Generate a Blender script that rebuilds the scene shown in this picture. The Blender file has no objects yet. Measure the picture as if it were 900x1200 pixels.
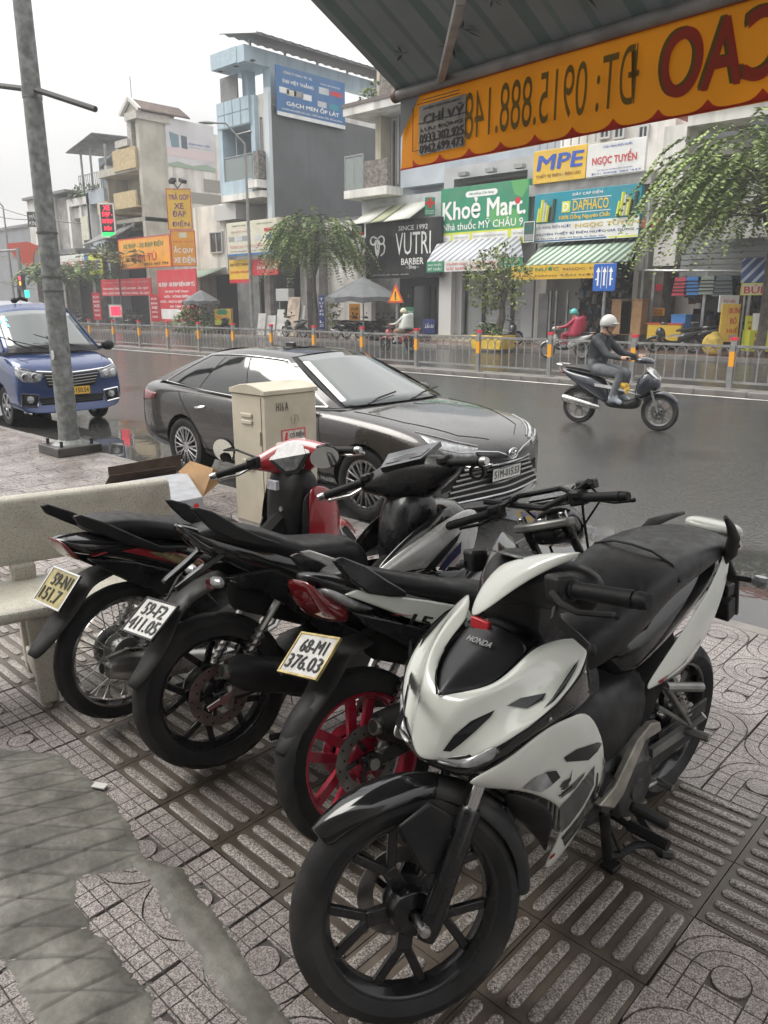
import bpy,bmesh,math,random
from mathutils import Vector,Matrix
random.seed(7)
D=math.radians
SC=bpy.context.scene
COL=SC.collection

# ------------------------------------------------------------------ camera, sky, sun, exposure
F_PX,TH,YAW,EYE=900.0,math.atan(244/900.0),D(46.6),1.60
cam_d=bpy.data.cameras.new('camera')
cam=bpy.data.objects.new('camera',cam_d)
COL.objects.link(cam)
cam.location=(0,0,EYE)
cam.rotation_euler=(math.pi/2-TH,0,math.pi/2-YAW)
cam_d.sensor_fit='VERTICAL'
cam_d.sensor_height=36
cam_d.lens=27
cam_d.clip_start=0.05
cam_d.clip_end=3000
SC.camera=cam
SUN_EL=D(52)          # overcast: a wide weak sun from the left, above the street
W=bpy.data.worlds.new('World')
SC.world=W
W.use_nodes=True
wn,wl=W.node_tree.nodes,W.node_tree.links
bg=wn['Background']
sky=wn.new('ShaderNodeTexSky')
sky.sky_type='NISHITA'
sky.sun_disc=False
sky.sun_elevation=SUN_EL
sky.sun_rotation=D(238)
sky.dust_density=4
sky.air_density=1.5
hs=wn.new('ShaderNodeHueSaturation')
hs.inputs['Saturation'].default_value=0.06
wl.new(sky.outputs[0],hs.inputs['Color'])
tc=wn.new('ShaderNodeTexCoord')
mp=wn.new('ShaderNodeMapping')
mp.inputs['Scale'].default_value=(1,1,2.2)
wl.new(tc.outputs['Generated'],mp.inputs[0])
nz=wn.new('ShaderNodeTexNoise')
nz.inputs['Scale'].default_value=2.2
nz.inputs['Detail'].default_value=5
wl.new(mp.outputs[0],nz.inputs['Vector'])
rmp=wn.new('ShaderNodeValToRGB')
rmp.color_ramp.elements[0].position=.3
rmp.color_ramp.elements[0].color=(6.9,6.95,7.05,1)
rmp.color_ramp.elements[1].position=.75
rmp.color_ramp.elements[1].color=(10.6,10.35,9.9,1)
wl.new(nz.outputs[0],rmp.inputs[0])
mxs=wn.new('ShaderNodeMix')
mxs.data_type='RGBA'
mxs.inputs[0].default_value=.8
wl.new(hs.outputs[0],mxs.inputs[6])
wl.new(rmp.outputs[0],mxs.inputs[7])
# an overcast sky is about three times as bright overhead as at the horizon
sxy=wn.new('ShaderNodeSeparateXYZ')
wl.new(tc.outputs['Generated'],sxy.inputs[0])
cie=wn.new('ShaderNodeMapRange')
for i_,v_ in ((1,0),(2,1),(3,.70),(4,2.1)):cie.inputs[i_].default_value=v_
wl.new(sxy.outputs[2],cie.inputs[0])
mul=wn.new('ShaderNodeMix')
mul.data_type,mul.blend_type='RGBA','MULTIPLY'
mul.inputs[0].default_value=1
wl.new(mxs.outputs[2],mul.inputs[6])
wl.new(cie.outputs[0],mul.inputs[7])
wl.new(mul.outputs[2],bg.inputs[0])
bg.inputs[1].default_value=0.066
sun_d=bpy.data.lights.new('sun','SUN')
sun_d.energy=1.5
sun_d.angle=D(40)
sun_d.color=(1,.96,.9)
sun=bpy.data.objects.new('sun',sun_d)
COL.objects.link(sun)
# Nishita: rotation 0 is +Y, clockwise; 238 degrees is behind and to the left
sdir=Vector((math.sin(D(238))*math.cos(SUN_EL),math.cos(D(238))*math.cos(SUN_EL),math.sin(SUN_EL)))
sun.rotation_euler=sdir.to_track_quat('Z','Y').to_euler()
SC.view_settings.view_transform='Standard'
SC.view_settings.look='None'
SC.view_settings.exposure=1.1
SC.view_settings.gamma=1
SC.view_settings.use_curve_mapping=False
SC.cycles.max_bounces=6
SC.cycles.diffuse_bounces=3
SC.cycles.glossy_bounces=3
SC.cycles.transmission_bounces=4
SC.cycles.transparent_max_bounces=8
SC.cycles.volume_bounces=0

# ------------------------------------------------------------------ measuring: where a line of sight meets a plane of the place
FW=(-math.cos(YAW),math.sin(YAW))
RT=(FW[1],-FW[0])
def ray(x,y):
    cx,cy=x-450,600-y
    fh=F_PX*math.cos(TH)+cy*math.sin(TH)
    return (RT[0]*cx+FW[0]*fh,RT[1]*cx+FW[1]*fh,cy*math.cos(TH)-F_PX*math.sin(TH))
def gz(x,y,z=0.):
    d=ray(x,y);t=(z-EYE)/d[2]
    return Vector((d[0]*t,d[1]*t,z))
def atY(x,y,Y):
    d=ray(x,y);t=Y/d[1]
    return Vector((d[0]*t,Y,EYE+d[2]*t))
def atX(x,y,X):
    d=ray(x,y);t=X/d[0]
    return Vector((X,d[1]*t,EYE+d[2]*t))
# ------------------------------------------------------------------ materials
MATS={}
def M(name,col=(.5,.5,.5),rough=.5,metal=0.,coat=0.,var=0.,vs=6.,bump=0.,bs=60.,dirt=None,dv=.5,ds=3.,emit=0.,trans=0.,drops=0.,spec=.5,alpha=1.,stripe=None,ior=1.45,streak=0):
    if name in MATS:return MATS[name]
    m=bpy.data.materials.new(name)
    m.use_nodes=True
    n,l=m.node_tree.nodes,m.node_tree.links
    b=n['Principled BSDF']
    c=tuple(col)+(1,)
    b.inputs['Base Color'].default_value=c
    b.inputs['Roughness'].default_value=rough
    b.inputs['Metallic'].default_value=metal
    b.inputs['Coat Weight'].default_value=coat
    b.inputs['Coat Roughness'].default_value=.06
    b.inputs['Specular IOR Level'].default_value=spec
    b.inputs['Transmission Weight'].default_value=trans
    b.inputs['IOR'].default_value=ior
    b.inputs['Alpha'].default_value=alpha
    tcn=n.new('ShaderNodeTexCoord')
    out=None
    def noise(scale,detail=4):
        q=n.new('ShaderNodeTexNoise');q.inputs['Scale'].default_value=scale;q.inputs['Detail'].default_value=detail
        l.new(tcn.outputs['Object'],q.inputs['Vector']);return q
    def ramp(sock,p0,c0,p1,c1):
        r=n.new('ShaderNodeValToRGB');e=r.color_ramp.elements
        e[0].position,e[0].color,e[1].position,e[1].color=p0,c0,p1,c1
        l.new(sock,r.inputs[0]);return r.outputs[0]
    def mix(f,a,bb):
        q=n.new('ShaderNodeMix');q.data_type='RGBA'
        if isinstance(f,float):q.inputs[0].default_value=f
        else:l.new(f,q.inputs[0])
        for i,v in ((6,a),(7,bb)):
            if isinstance(v,tuple):q.inputs[i].default_value=v
            else:l.new(v,q.inputs[i])
        return q.outputs[2]
    if stripe:                                   # (axis, period, second colour, share)
        ax,per,c2,sh=stripe
        sx=n.new('ShaderNodeSeparateXYZ');l.new(tcn.outputs['Object'],sx.inputs[0])
        d=n.new('ShaderNodeMath');d.operation='DIVIDE';l.new(sx.outputs[ax],d.inputs[0]);d.inputs[1].default_value=per
        f=n.new('ShaderNodeMath');f.operation='FRACT';l.new(d.outputs[0],f.inputs[0])
        g=n.new('ShaderNodeMath');g.operation='LESS_THAN';l.new(f.outputs[0],g.inputs[0]);g.inputs[1].default_value=sh
        out=mix(g.outputs[0],c,tuple(c2)+(1,))
    if var:
        q=noise(vs)
        lo=tuple(max(0,v*(1-var)) for v in col)+(1,);hi=tuple(min(1,v*(1+var*.6)) for v in col)+(1,)
        if out is None:out=ramp(q.outputs[0],.35,lo,.68,hi)
        else:out=mix(ramp(q.outputs[0],.4,(0,0,0,1),.75,(var,var,var,1)),out,tuple(v*.5 for v in col)+(1,))
    if dirt:
        q=noise(ds,7)
        if streak:
            mpg=n.new('ShaderNodeMapping');mpg.inputs['Scale'].default_value=(streak,streak,.14);l.new(tcn.outputs['Object'],mpg.inputs[0]);l.new(mpg.outputs[0],q.inputs['Vector'])
        out=mix(ramp(q.outputs[0],.48,(0,0,0,1),.72,(dv,dv,dv,1)),out if out is not None else c,tuple(dirt)+(1,))
    if out is not None:l.new(out,b.inputs['Base Color'])
    if emit:
        b.inputs['Emission Strength'].default_value=emit
        if out is not None:l.new(out,b.inputs['Emission Color'])
        else:b.inputs['Emission Color'].default_value=c
    if var or dirt:
        q=noise(vs*1.7)
        l.new(ramp(q.outputs[0],.3,(rough*.75,)*3+(1,),.75,(min(1,rough*1.3+.03),)*3+(1,)),b.inputs['Roughness'])
    if bump or drops:
        bm_=n.new('ShaderNodeBump')
        if drops:
            v=n.new('ShaderNodeTexVoronoi');v.inputs['Scale'].default_value=bs
            l.new(tcn.outputs['Object'],v.inputs['Vector'])
            l.new(ramp(v.outputs['Distance'],.05,(1,1,1,1),.34,(0,0,0,1)),bm_.inputs['Height'])
            bm_.inputs['Strength'].default_value=drops;bm_.inputs['Distance'].default_value=.004
        else:
            l.new(noise(bs,3).outputs[0],bm_.inputs['Height'])
            bm_.inputs['Strength'].default_value=bump;bm_.inputs['Distance'].default_value=.01
        l.new(bm_.outputs[0],b.inputs['Normal'])
    MATS[name]=m
    return m

# ------------------------------------------------------------------ meshes
class MB:
    def __init__(s):s.v,s.f,s.mi,s.xf,s.cm=[],[],[],None,0
    def add(s,vs,fs):
        o=len(s.v)
        if s.xf:vs=[s.xf(Vector(p)) for p in vs]
        s.v+=[tuple(p) for p in vs];s.f+=[tuple(i+o for i in f) for f in fs];s.mi+=[s.cm]*len(fs)
        return s
    def box(s,c,d,rz=0.,ry=0.,rx=0.):
        hx,hy,hz=d[0]/2,d[1]/2,d[2]/2
        R=Matrix.Rotation(rz,3,'Z')@Matrix.Rotation(ry,3,'Y')@Matrix.Rotation(rx,3,'X')
        vs=[R@Vector((x*hx,y*hy,z*hz))+Vector(c) for z in (-1,1) for y in (-1,1) for x in (-1,1)]
        return s.add(vs,[(0,2,3,1),(4,5,7,6),(0,1,5,4),(2,6,7,3),(0,4,6,2),(1,3,7,5)])
    def bx(s,x0,x1,y0,y1,z0,z1):return s.box(((x0+x1)/2,(y0+y1)/2,(z0+z1)/2),(x1-x0,y1-y0,z1-z0))
    def bar(s,a,b,w,h=None,up=(0,0,1)):
        a,b=Vector(a),Vector(b);h=h or w;t=(b-a).normalized();u=Vector(up)
        sd=t.cross(u)
        if sd.length<1e-4:sd=t.cross(Vector((1,0,0)))
        sd.normalize();u=sd.cross(t)
        vs=[p+sd*(w/2*i)+u*(h/2*j) for p in (a,b) for i,j in ((-1,-1),(1,-1),(1,1),(-1,1))]
        return s.add(vs,[(3,2,1,0),(4,5,6,7),(0,1,5,4),(1,2,6,5),(2,3,7,6),(3,0,4,7)])
    def loft(s,rings,cap=True,closed=True):
        n=len(rings[0]);vs=[p for r in rings for p in r];fs=[]
        for k in range(len(rings)-1):
            for i in range(n if closed else n-1):
                j=(i+1)%n
                fs.append((k*n+i,k*n+j,(k+1)*n+j,(k+1)*n+i))
        if cap and closed:
            fs.append(tuple(reversed(range(n))));fs.append(tuple((len(rings)-1)*n+i for i in range(n)))
        return s.add(vs,fs)
    def tube(s,pts,r,n=8,cap=True):
        pts=[Vector(p) for p in pts];rs=r if isinstance(r,(list,tuple)) else [r]*len(pts)
        rings=[];ref=None
        for i,p in enumerate(pts):
            t=(pts[min(i+1,len(pts)-1)]-pts[max(i-1,0)]).normalized()
            if ref is None:
                ref=t.cross(Vector((0,0,1)))
                if ref.length<1e-3:ref=t.cross(Vector((1,0,0)))
            ref=(ref-t*ref.dot(t)).normalized();b=t.cross(ref)
            rings.append([p+(ref*math.cos(2*math.pi*k/n)+b*math.sin(2*math.pi*k/n))*rs[i] for k in range(n)])
        return s.loft(rings,cap)
    def lathe(s,prof,c=(0,0,0),ax='Z',n=24,closed=False,a0=0.,a1=2*math.pi):
        full=abs(a1-a0-2*math.pi)<1e-6;m=n if full else n+1;rings=[]
        for k in range(m):
            a=a0+(a1-a0)*k/n;ca,sa=math.cos(a),math.sin(a);ring=[]
            for r,h in prof:
                p={'Z':(r*ca,r*sa,h),'Y':(r*ca,h,r*sa),'X':(h,r*ca,r*sa)}[ax]
                ring.append(Vector(p)+Vector(c))
            rings.append(ring)
        q=len(prof);vs=[p for r in rings for p in r];fs=[]
        for k in range(m if full else m-1):
            k2=(k+1)%m
            for i in range(q if closed else q-1):
                j=(i+1)%q;fs.append((k*q+i,k*q+j,k2*q+j,k2*q+i))
        return s.add(vs,fs)
    def prism(s,out,h0,h1,ax='Y',taper=1.):
        # outline in the plane across ax, extruded between h0 and h1
        n=len(out);cx=sum(p[0] for p in out)/n;cy=sum(p[1] for p in out)/n
        def P(p,h,k):
            a,b=cx+(p[0]-cx)*k,cy+(p[1]-cy)*k
            return {'Y':(a,h,b),'X':(h,a,b),'Z':(a,b,h)}[ax]
        vs=[P(p,h0,1) for p in out]+[P(p,h1,taper) for p in out]
        return s.add(vs,[tuple(range(n)),tuple(reversed(range(n,2*n)))]+[(i,n+i,n+(i+1)%n,(i+1)%n) for i in range(n)])
    def sheet(s,lines):
        n=len(lines[0]);vs=[p for l in lines for p in l]
        return s.add(vs,[(k*n+i,k*n+i+1,(k+1)*n+i+1,(k+1)*n+i) for k in range(len(lines)-1) for i in range(n-1)])
    def poly(s,pts):return s.add(pts,[tuple(range(len(pts)))])
    def blob(s,c,r,n=8,m=5):
        rings=[]
        for k in range(1,m):
            a=math.pi*k/m
            rings.append([(c[0]+r[0]*math.sin(a)*math.cos(2*math.pi*i/n),c[1]+r[1]*math.sin(a)*math.sin(2*math.pi*i/n),c[2]-r[2]*math.cos(a)) for i in range(n)])
        return s.loft(rings)
    def mesh(s,name,mat,smooth=30):
        me=bpy.data.meshes.new(name);me.from_pydata(s.v,[],s.f)
        for m in (mat if isinstance(mat,(list,tuple)) else [mat]):me.materials.append(m)
        if isinstance(mat,(list,tuple)) and len(mat)>1:me.polygons.foreach_set('material_index',s.mi)
        b=bmesh.new();b.from_mesh(me);bmesh.ops.recalc_face_normals(b,faces=b.faces);b.to_mesh(me);b.free()
        if smooth:me.shade_smooth_by_angle if False else None
        if smooth:
            me.polygons.foreach_set('use_smooth',[True]*len(me.polygons))
            try:me.set_sharp_from_angle(angle=D(smooth))
            except Exception:pass
        me.update();return me
    def build(s,name,mat,parent=None,bevel=0.,sub=0,solid=0.,smooth=35,label=None,loc=None,off=0.):
        o=bpy.data.objects.new(name,s.mesh(name,mat,180 if sub else smooth));COL.objects.link(o)
        if parent:o.parent=parent
        if loc:o.location=loc
        if solid:
            q=o.modifiers.new('thickness','SOLIDIFY');q.thickness=solid;q.offset=off
        if bevel:
            q=o.modifiers.new('bevel','BEVEL');q.width=bevel;q.segments=2;q.limit_method='ANGLE';q.angle_limit=D(32);q.harden_normals=False
        if sub:
            q=o.modifiers.new('subdivision','SUBSURF');q.levels=sub;q.render_levels=sub
        if label:o['label']=label
        return o
def tag(o,label=None,cat=None,group=None,kind=None):
    if label:o['label']=label
    if cat:o['category']=cat
    if group:o['group']=group
    if kind:o['kind']=kind
    return o
def thing(name,label,cat,loc=(0,0,0),rz=0.,group=None):
    o=bpy.data.objects.new(name,None);COL.objects.link(o);o.empty_display_size=.1
    o.location=loc;o.rotation_euler=(0,0,rz)
    return tag(o,label,cat,group)
def copy_tree(o,parent=None):
    c=o.copy();COL.objects.link(c)
    if parent:c.parent=parent
    for ch in list(o.children):copy_tree(ch,c)
    return c
FONT_CACHE={}
LSC=bpy.data.scenes.new('lettering bench')          # letters are outlined apart from the scene, which keeps it quick
def text_mesh(s,bold,res=2):
    k=(s,0)
    if k in FONT_CACHE:return FONT_CACHE[k]
    c=bpy.data.curves.new('lettering','FONT');c.body=s;c.size=1;c.align_x='CENTER'
    o=bpy.data.objects.new('lettering',c);LSC.collection.objects.link(o);best=None;vl=LSC.view_layers[0]
    big=s in ('CAO','ĐT: 0915.888.148')
    # overlapping strokes can be filled wrongly: of several outlines keep the one whose area is right (winding count along scan lines)
    def take():vl.update();return bpy.data.meshes.new_from_object(o.evaluated_get(vl.depsgraph))
    c.resolution_u=2;c.offset=0;c.fill_mode='NONE';me=take();co=[tuple(v.co) for v in me.vertices];ed=[tuple(e.vertices) for e in me.edges];bpy.data.meshes.remove(me)
    y0,y1=min(p[1] for p in co),max(p[1] for p in co);N=90;ref=0
    for i in range(N):
        y=y0+(y1-y0)*(i+.47)/N;cr=[]
        for p,q in ed:
            p,q=co[p],co[q]
            if (p[1]>y)!=(q[1]>y):cr.append((p[0]+(q[0]-p[0])*(y-p[1])/(q[1]-p[1]),1 if q[1]>p[1] else-1))
        cr.sort();wn_=0
        for j in range(len(cr)-1):
            wn_+=cr[j][1]
            if wn_:ref+=(cr[j+1][0]-cr[j][0])*(y1-y0)/N
    c.fill_mode='FRONT'
    for r_ in (8,9,10,11,12,14) if big else (2,3,4,5,6,7):
        c.resolution_u=r_;me=take();ar=abs(sum(p.area for p in me.polygons)/ref-1)
        if best is None or ar<best[0]-.004:best=(ar,[tuple(v.co) for v in me.vertices],[tuple(p.vertices) for p in me.polygons])
        bpy.data.meshes.remove(me)
        if best[0]<.02:break
    bpy.data.objects.remove(o);bpy.data.curves.remove(c);vs,fs=best[1:]
    xs=[v[0] for v in vs];ys=[v[1] for v in vs]
    bb=(min(xs),max(xs),min(ys),max(ys))
    FONT_CACHE[k]=(vs,fs,bb);return FONT_CACHE[k]
def put_text(mb,s,org,u,v,x0,y0,x1,y1,bold=.012,shear=0.,mirror=False):
    # lay a line of lettering in the box (x0,y0)-(x1,y1) of the plane org + u*x + v*y
    vs,fs,bb=text_mesh(s,bold)
    org,u,v=Vector(org),Vector(u),Vector(v);sx=(x1-x0)/(bb[1]-bb[0]);sy=(y1-y0)/(bb[3]-bb[2])
    n=u.cross(v).normalized();bw=min(bold,.035)*.75
    for dx,dy,dn in ((0,0,0),) if bold<.011 else ((0,0,0),(-bw,.4*bw,.0004),(bw,.4*bw,.0008),(bw*.4,-bw,.0012),(-bw*.4,-bw,.0016)):      # a bolder stroke is layered
        pts=[]
        for p in vs:
            a=(p[0]+dx-bb[0])*sx;b=(p[1]+dy-bb[2])*sy
            if mirror:a=(x1-x0)-a
            pts.append(org+u*(x0+a+shear*b)+v*(y0+b)+n*dn)
        mb.add(pts,fs)
COLS={'white':(.8,.8,.78),'red':(.55,.03,.03),'blue':(.03,.09,.42),'green':(.02,.2,.09),'yellow':(.75,.5,.04),'black':(.015,.015,.018),'orange':(.7,.27,.03),'purple':(.16,.03,.2),'gold':(.55,.4,.06),'brown':(.18,.06,.02),'darkgreen':(.03,.1,.06),'teal':(.01,.22,.27),'grey':(.3,.3,.3),'pink':(.6,.3,.3),'navy':(.03,.05,.2),'cream':(.65,.6,.45),'pale':(.5,.55,.58)}
def tm(c):return M('print '+c,COLS[c],.5)
# ------------------------------------------------------------------ the ground
def posmat(name,build):
    m=bpy.data.materials.new(name);m.use_nodes=True
    n,l=m.node_tree.nodes,m.node_tree.links;b=n['Principled BSDF']
    g=n.new('ShaderNodeNewGeometry');t=n.new('ShaderNodeTexCoord');oi=n.new('ShaderNodeObjectInfo')
    class H:
        pos,obj,rnd=g.outputs['Position'],t.outputs['Object'],oi.outputs['Random']
        def noise(s,vec,scale,detail=5,rough=.55):
            q=n.new('ShaderNodeTexNoise');q.inputs['Scale'].default_value=scale;q.inputs['Detail'].default_value=detail;q.inputs['Roughness'].default_value=rough
            l.new(vec,q.inputs['Vector']);return q.outputs[0]
        def voro(s,vec,scale,what='Color',feat='F1'):
            q=n.new('ShaderNodeTexVoronoi');q.feature=feat;q.inputs['Scale'].default_value=scale;l.new(vec,q.inputs['Vector']);return q.outputs[what]
        def ramp(s,f,*st):
            r=n.new('ShaderNodeValToRGB');e=r.color_ramp.elements
            while len(e)<len(st):e.new(.5)
            for i,(p,c) in enumerate(st):
                e[i].position=p;e[i].color=(c,c,c,1) if isinstance(c,(int,float)) else tuple(c)+(1,)
            l.new(f,r.inputs[0]);return r.outputs[0]
        def mix(s,f,a,c,mode='MIX'):
            q=n.new('ShaderNodeMix');q.data_type='RGBA';q.blend_type=mode
            for i,v in ((0,f),(6,a),(7,c)):
                if isinstance(v,(int,float)):q.inputs[i].default_value=v if i==0 else (v,v,v,1)
                elif isinstance(v,tuple):q.inputs[i].default_value=v+(1,)
                else:l.new(v,q.inputs[i])
            return q.outputs[2]
        def math(s,op,a,c=0.):
            q=n.new('ShaderNodeMath');q.operation=op
            for i,v in ((0,a),(1,c)):
                if isinstance(v,(int,float)):q.inputs[i].default_value=v
                else:l.new(v,q.inputs[i])
            return q.outputs[0]
        def axis(s,vec,i):
            q=n.new('ShaderNodeSeparateXYZ');l.new(vec,q.inputs[0]);return q.outputs[i]
        def rng(s,v,a,c,lo=0.,hi=1.):
            q=n.new('ShaderNodeMapRange');q.interpolation_type='SMOOTHSTEP';l.new(v,q.inputs[0])
            for i,x in zip((1,2,3,4),(a,c,lo,hi)):q.inputs[i].default_value=x
            return q.outputs[0]
        def bump(s,h,st,dist=.01,prev=None):
            q=n.new('ShaderNodeBump');q.inputs['Strength'].default_value=st;q.inputs['Distance'].default_value=dist;l.new(h,q.inputs['Height'])
            if prev:l.new(prev,q.inputs['Normal'])
            return q.outputs[0]
        def attr(s,nm):
            q=n.new('ShaderNodeAttribute');q.attribute_name=nm;return q.outputs['Fac']
        def out(s,k,v):
            if isinstance(v,(int,float)):b.inputs[k].default_value=v
            else:l.new(v,b.inputs[k])
    build(H());return m
def _terr(h,base,pale,dark):
    v=h.voro(h.pos,300,'Color');f=h.axis(v,0)
    c=h.ramp(f,(0.,dark),(.22,dark),(.3,base),(.62,base),(.7,pale),(1.,pale))
    st=h.ramp(h.noise(h.pos,2.3,8,.65),(.42,0),(.7,1))
    c=h.mix(h.math('MULTIPLY',st,.55),c,(.05,.042,.036))
    wet=h.rng(h.math('ADD',h.axis(h.pos,1),h.math('MULTIPLY',h.noise(h.pos,1.4),1.2)),2.2,3.3)
    c=h.mix(h.math('MULTIPLY',h.rnd,.22),c,(.09,.075,.07))
    h.out('Base Color',c)
    r=h.ramp(h.noise(h.pos,5,6),(.35,.42),(.7,.66))
    h.out('Roughness',h.mix(wet,r,h.ramp(h.noise(h.pos,2.6,4),(.38,.12),(.62,.36))))
    h.out('Normal',h.bump(f,.12,.003))
m_terr=posmat('terrazzo tile',lambda h:_terr(h,(.275,.238,.226),(.48,.435,.415),(.13,.108,.10)))
m_bar=posmat('terrazzo bar',lambda h:_terr(h,(.22,.195,.175),(.48,.44,.40),(.085,.075,.068)))
def _tact(h):
    c=h.ramp(h.noise(h.pos,6,7),(.3,(.055,.043,.033)),(.7,(.135,.11,.088)))
    dk=h.ramp(h.noise(h.pos,1.6,5),(.5,0),(.66,1))
    c=h.mix(h.math('MULTIPLY',dk,.6),c,(.03,.022,.016))
    h.out('Base Color',c);h.out('Roughness',h.ramp(h.noise(h.pos,3,4),(.38,.3),(.62,.62)))
    h.out('Normal',h.bump(h.noise(h.pos,120,4),.35,.004))
m_tact=posmat('brown cement tile',_tact)
def _grout(h):
    h.out('Base Color',h.ramp(h.noise(h.pos,9),(.3,(.03,.025,.023)),(.7,(.075,.06,.055))));h.out('Roughness',.55)
m_grout=posmat('grout',_grout)
def _cem(h):
    c=h.ramp(h.noise(h.pos,3.2,9,.68),(.3,(.05,.048,.040)),(.46,(.115,.110,.094)),(.64,(.25,.242,.212)))
    c=h.mix(h.math('MULTIPLY',h.ramp(h.noise(h.pos,9,6),(.52,0),(.7,1)),.5),c,(.05,.05,.042))
    c=h.mix(h.math('MULTIPLY',h.attr('dirt'),.6),c,(.035,.033,.028))
    h.out('Base Color',c);h.out('Roughness',h.ramp(h.noise(h.pos,7),(.3,.45),(.7,.75)))
    h.out('Normal',h.bump(h.noise(h.pos,60,6),.35,.006))
m_cement=posmat('cement',_cem)
def _road(h):
    sp=h.axis(h.voro(h.pos,160),0)
    c=h.ramp(sp,(0,(.028,.028,.029)),(.6,(.045,.044,.044)),(1,(.08,.078,.075)))
    c=h.mix(h.ramp(h.noise(h.pos,.5,6),(.4,0),(.7,.6)),c,(.03,.03,.03))
    y=h.axis(h.pos,1)
    pud=h.math('MAXIMUM',h.rng(h.math('ADD',y,h.math('MULTIPLY',h.noise(h.pos,1.1,5),1.6)),6.9,6.0),h.ramp(h.noise(h.pos,.28,4),(.54,0),(.7,.8)))
    h.out('Base Color',c)
    h.out('Roughness',h.mix(pud,h.ramp(h.noise(h.pos,1.3,6),(.3,.06),(.7,.15)),.025))
    rp=h.voro(h.pos,55,'Distance','SMOOTH_F1')
    nn=h.bump(h.noise(h.pos,240,2),.25,.004)
    nn2=h.bump(rp,.42,.011,h.bump(h.noise(h.pos,22,3),.25,.012,nn))
    q=h.mix(pud,nn2,h.bump(h.noise(h.pos,7,2),.035,.02))
    h.out('Normal',q);h.out('Specular IOR Level',.7)
m_road=posmat('wet asphalt',_road)
def _far(h):
    br=h.ramp(h.noise(h.pos,.7,7),(.3,(.10,.06,.05)),(.7,(.23,.145,.12)))
    h.out('Base Color',br);h.out('Roughness',h.ramp(h.noise(h.pos,.9),(.35,.1),(.65,.4)))
m_farpave=posmat('wet brown paving',_far)
m_kerb=M('kerb concrete',(.21,.195,.18),.5,var=.35,vs=4,dirt=(.06,.05,.045),ds=2,bump=.3,bs=60)
m_line=M('worn road paint',(.62,.6,.55),.4,var=.3,vs=3,dirt=(.1,.1,.1),dv=.7,ds=2.5)

def flat(name,x0,x1,y0,y1,z,mat,kind='structure'):
    return tag(MB().add([(x0,y0,z),(x1,y0,z),(x1,y1,z),(x0,y1,z)],[(0,1,2,3)]).build(name,mat),kind=kind)
flat('ground',-420,420,-380,420,-.30,M('far ground',(.1,.095,.09),.7,var=.3,vs=.2))
road=flat('road',-220,90,3.93,15.18,-.10,m_road)
flat('service_lane',-220,90,15.70,24.3,-.098,m_road)
far_pavement=tag(MB().bx(-220,90,24.38,60,-.25,.03).build('far_pavement',m_farpave),kind='structure')
def kerb_run(name,x0,x1,y0,y1,z0,z1,step,limit):
    root=tag(MB().bx(x0,x1,y0+.02,y1-.02,z0,z1-.03).build(name,m_kerb),kind='structure')
    proto=MB().box((0,0,(z0+z1)/2),(step-.012,y1-y0,z1-z0)).build('kerb_stone',m_kerb,root,bevel=.012)
    k=0;x=limit[0]
    while x<limit[1]:
        o=proto if k==0 else proto.copy()
        if k:COL.objects.link(o)
        o.location=(x+step/2,(y0+y1)/2+random.uniform(-.004,.004),random.uniform(-.004,.004));x+=step;k+=1
    return root
kerb_run('near_kerb',-60,30,3.872,3.975,-.3,.004,1.0,(-16,3))
kerb_run('median_kerb',-220,90,15.17,15.72,-.3,.0,1.0,(-46,3))
kerb_run('far_kerb',-220,90,24.26,24.42,-.3,.04,1.0,(-48,-4))
MB().add([(-220,14.86,-.094),(90,14.86,-.094),(90,15.0,-.094),(-220,15.0,-.094)],[(0,1,2,3)]).build('painted_line',m_line,road)

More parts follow.
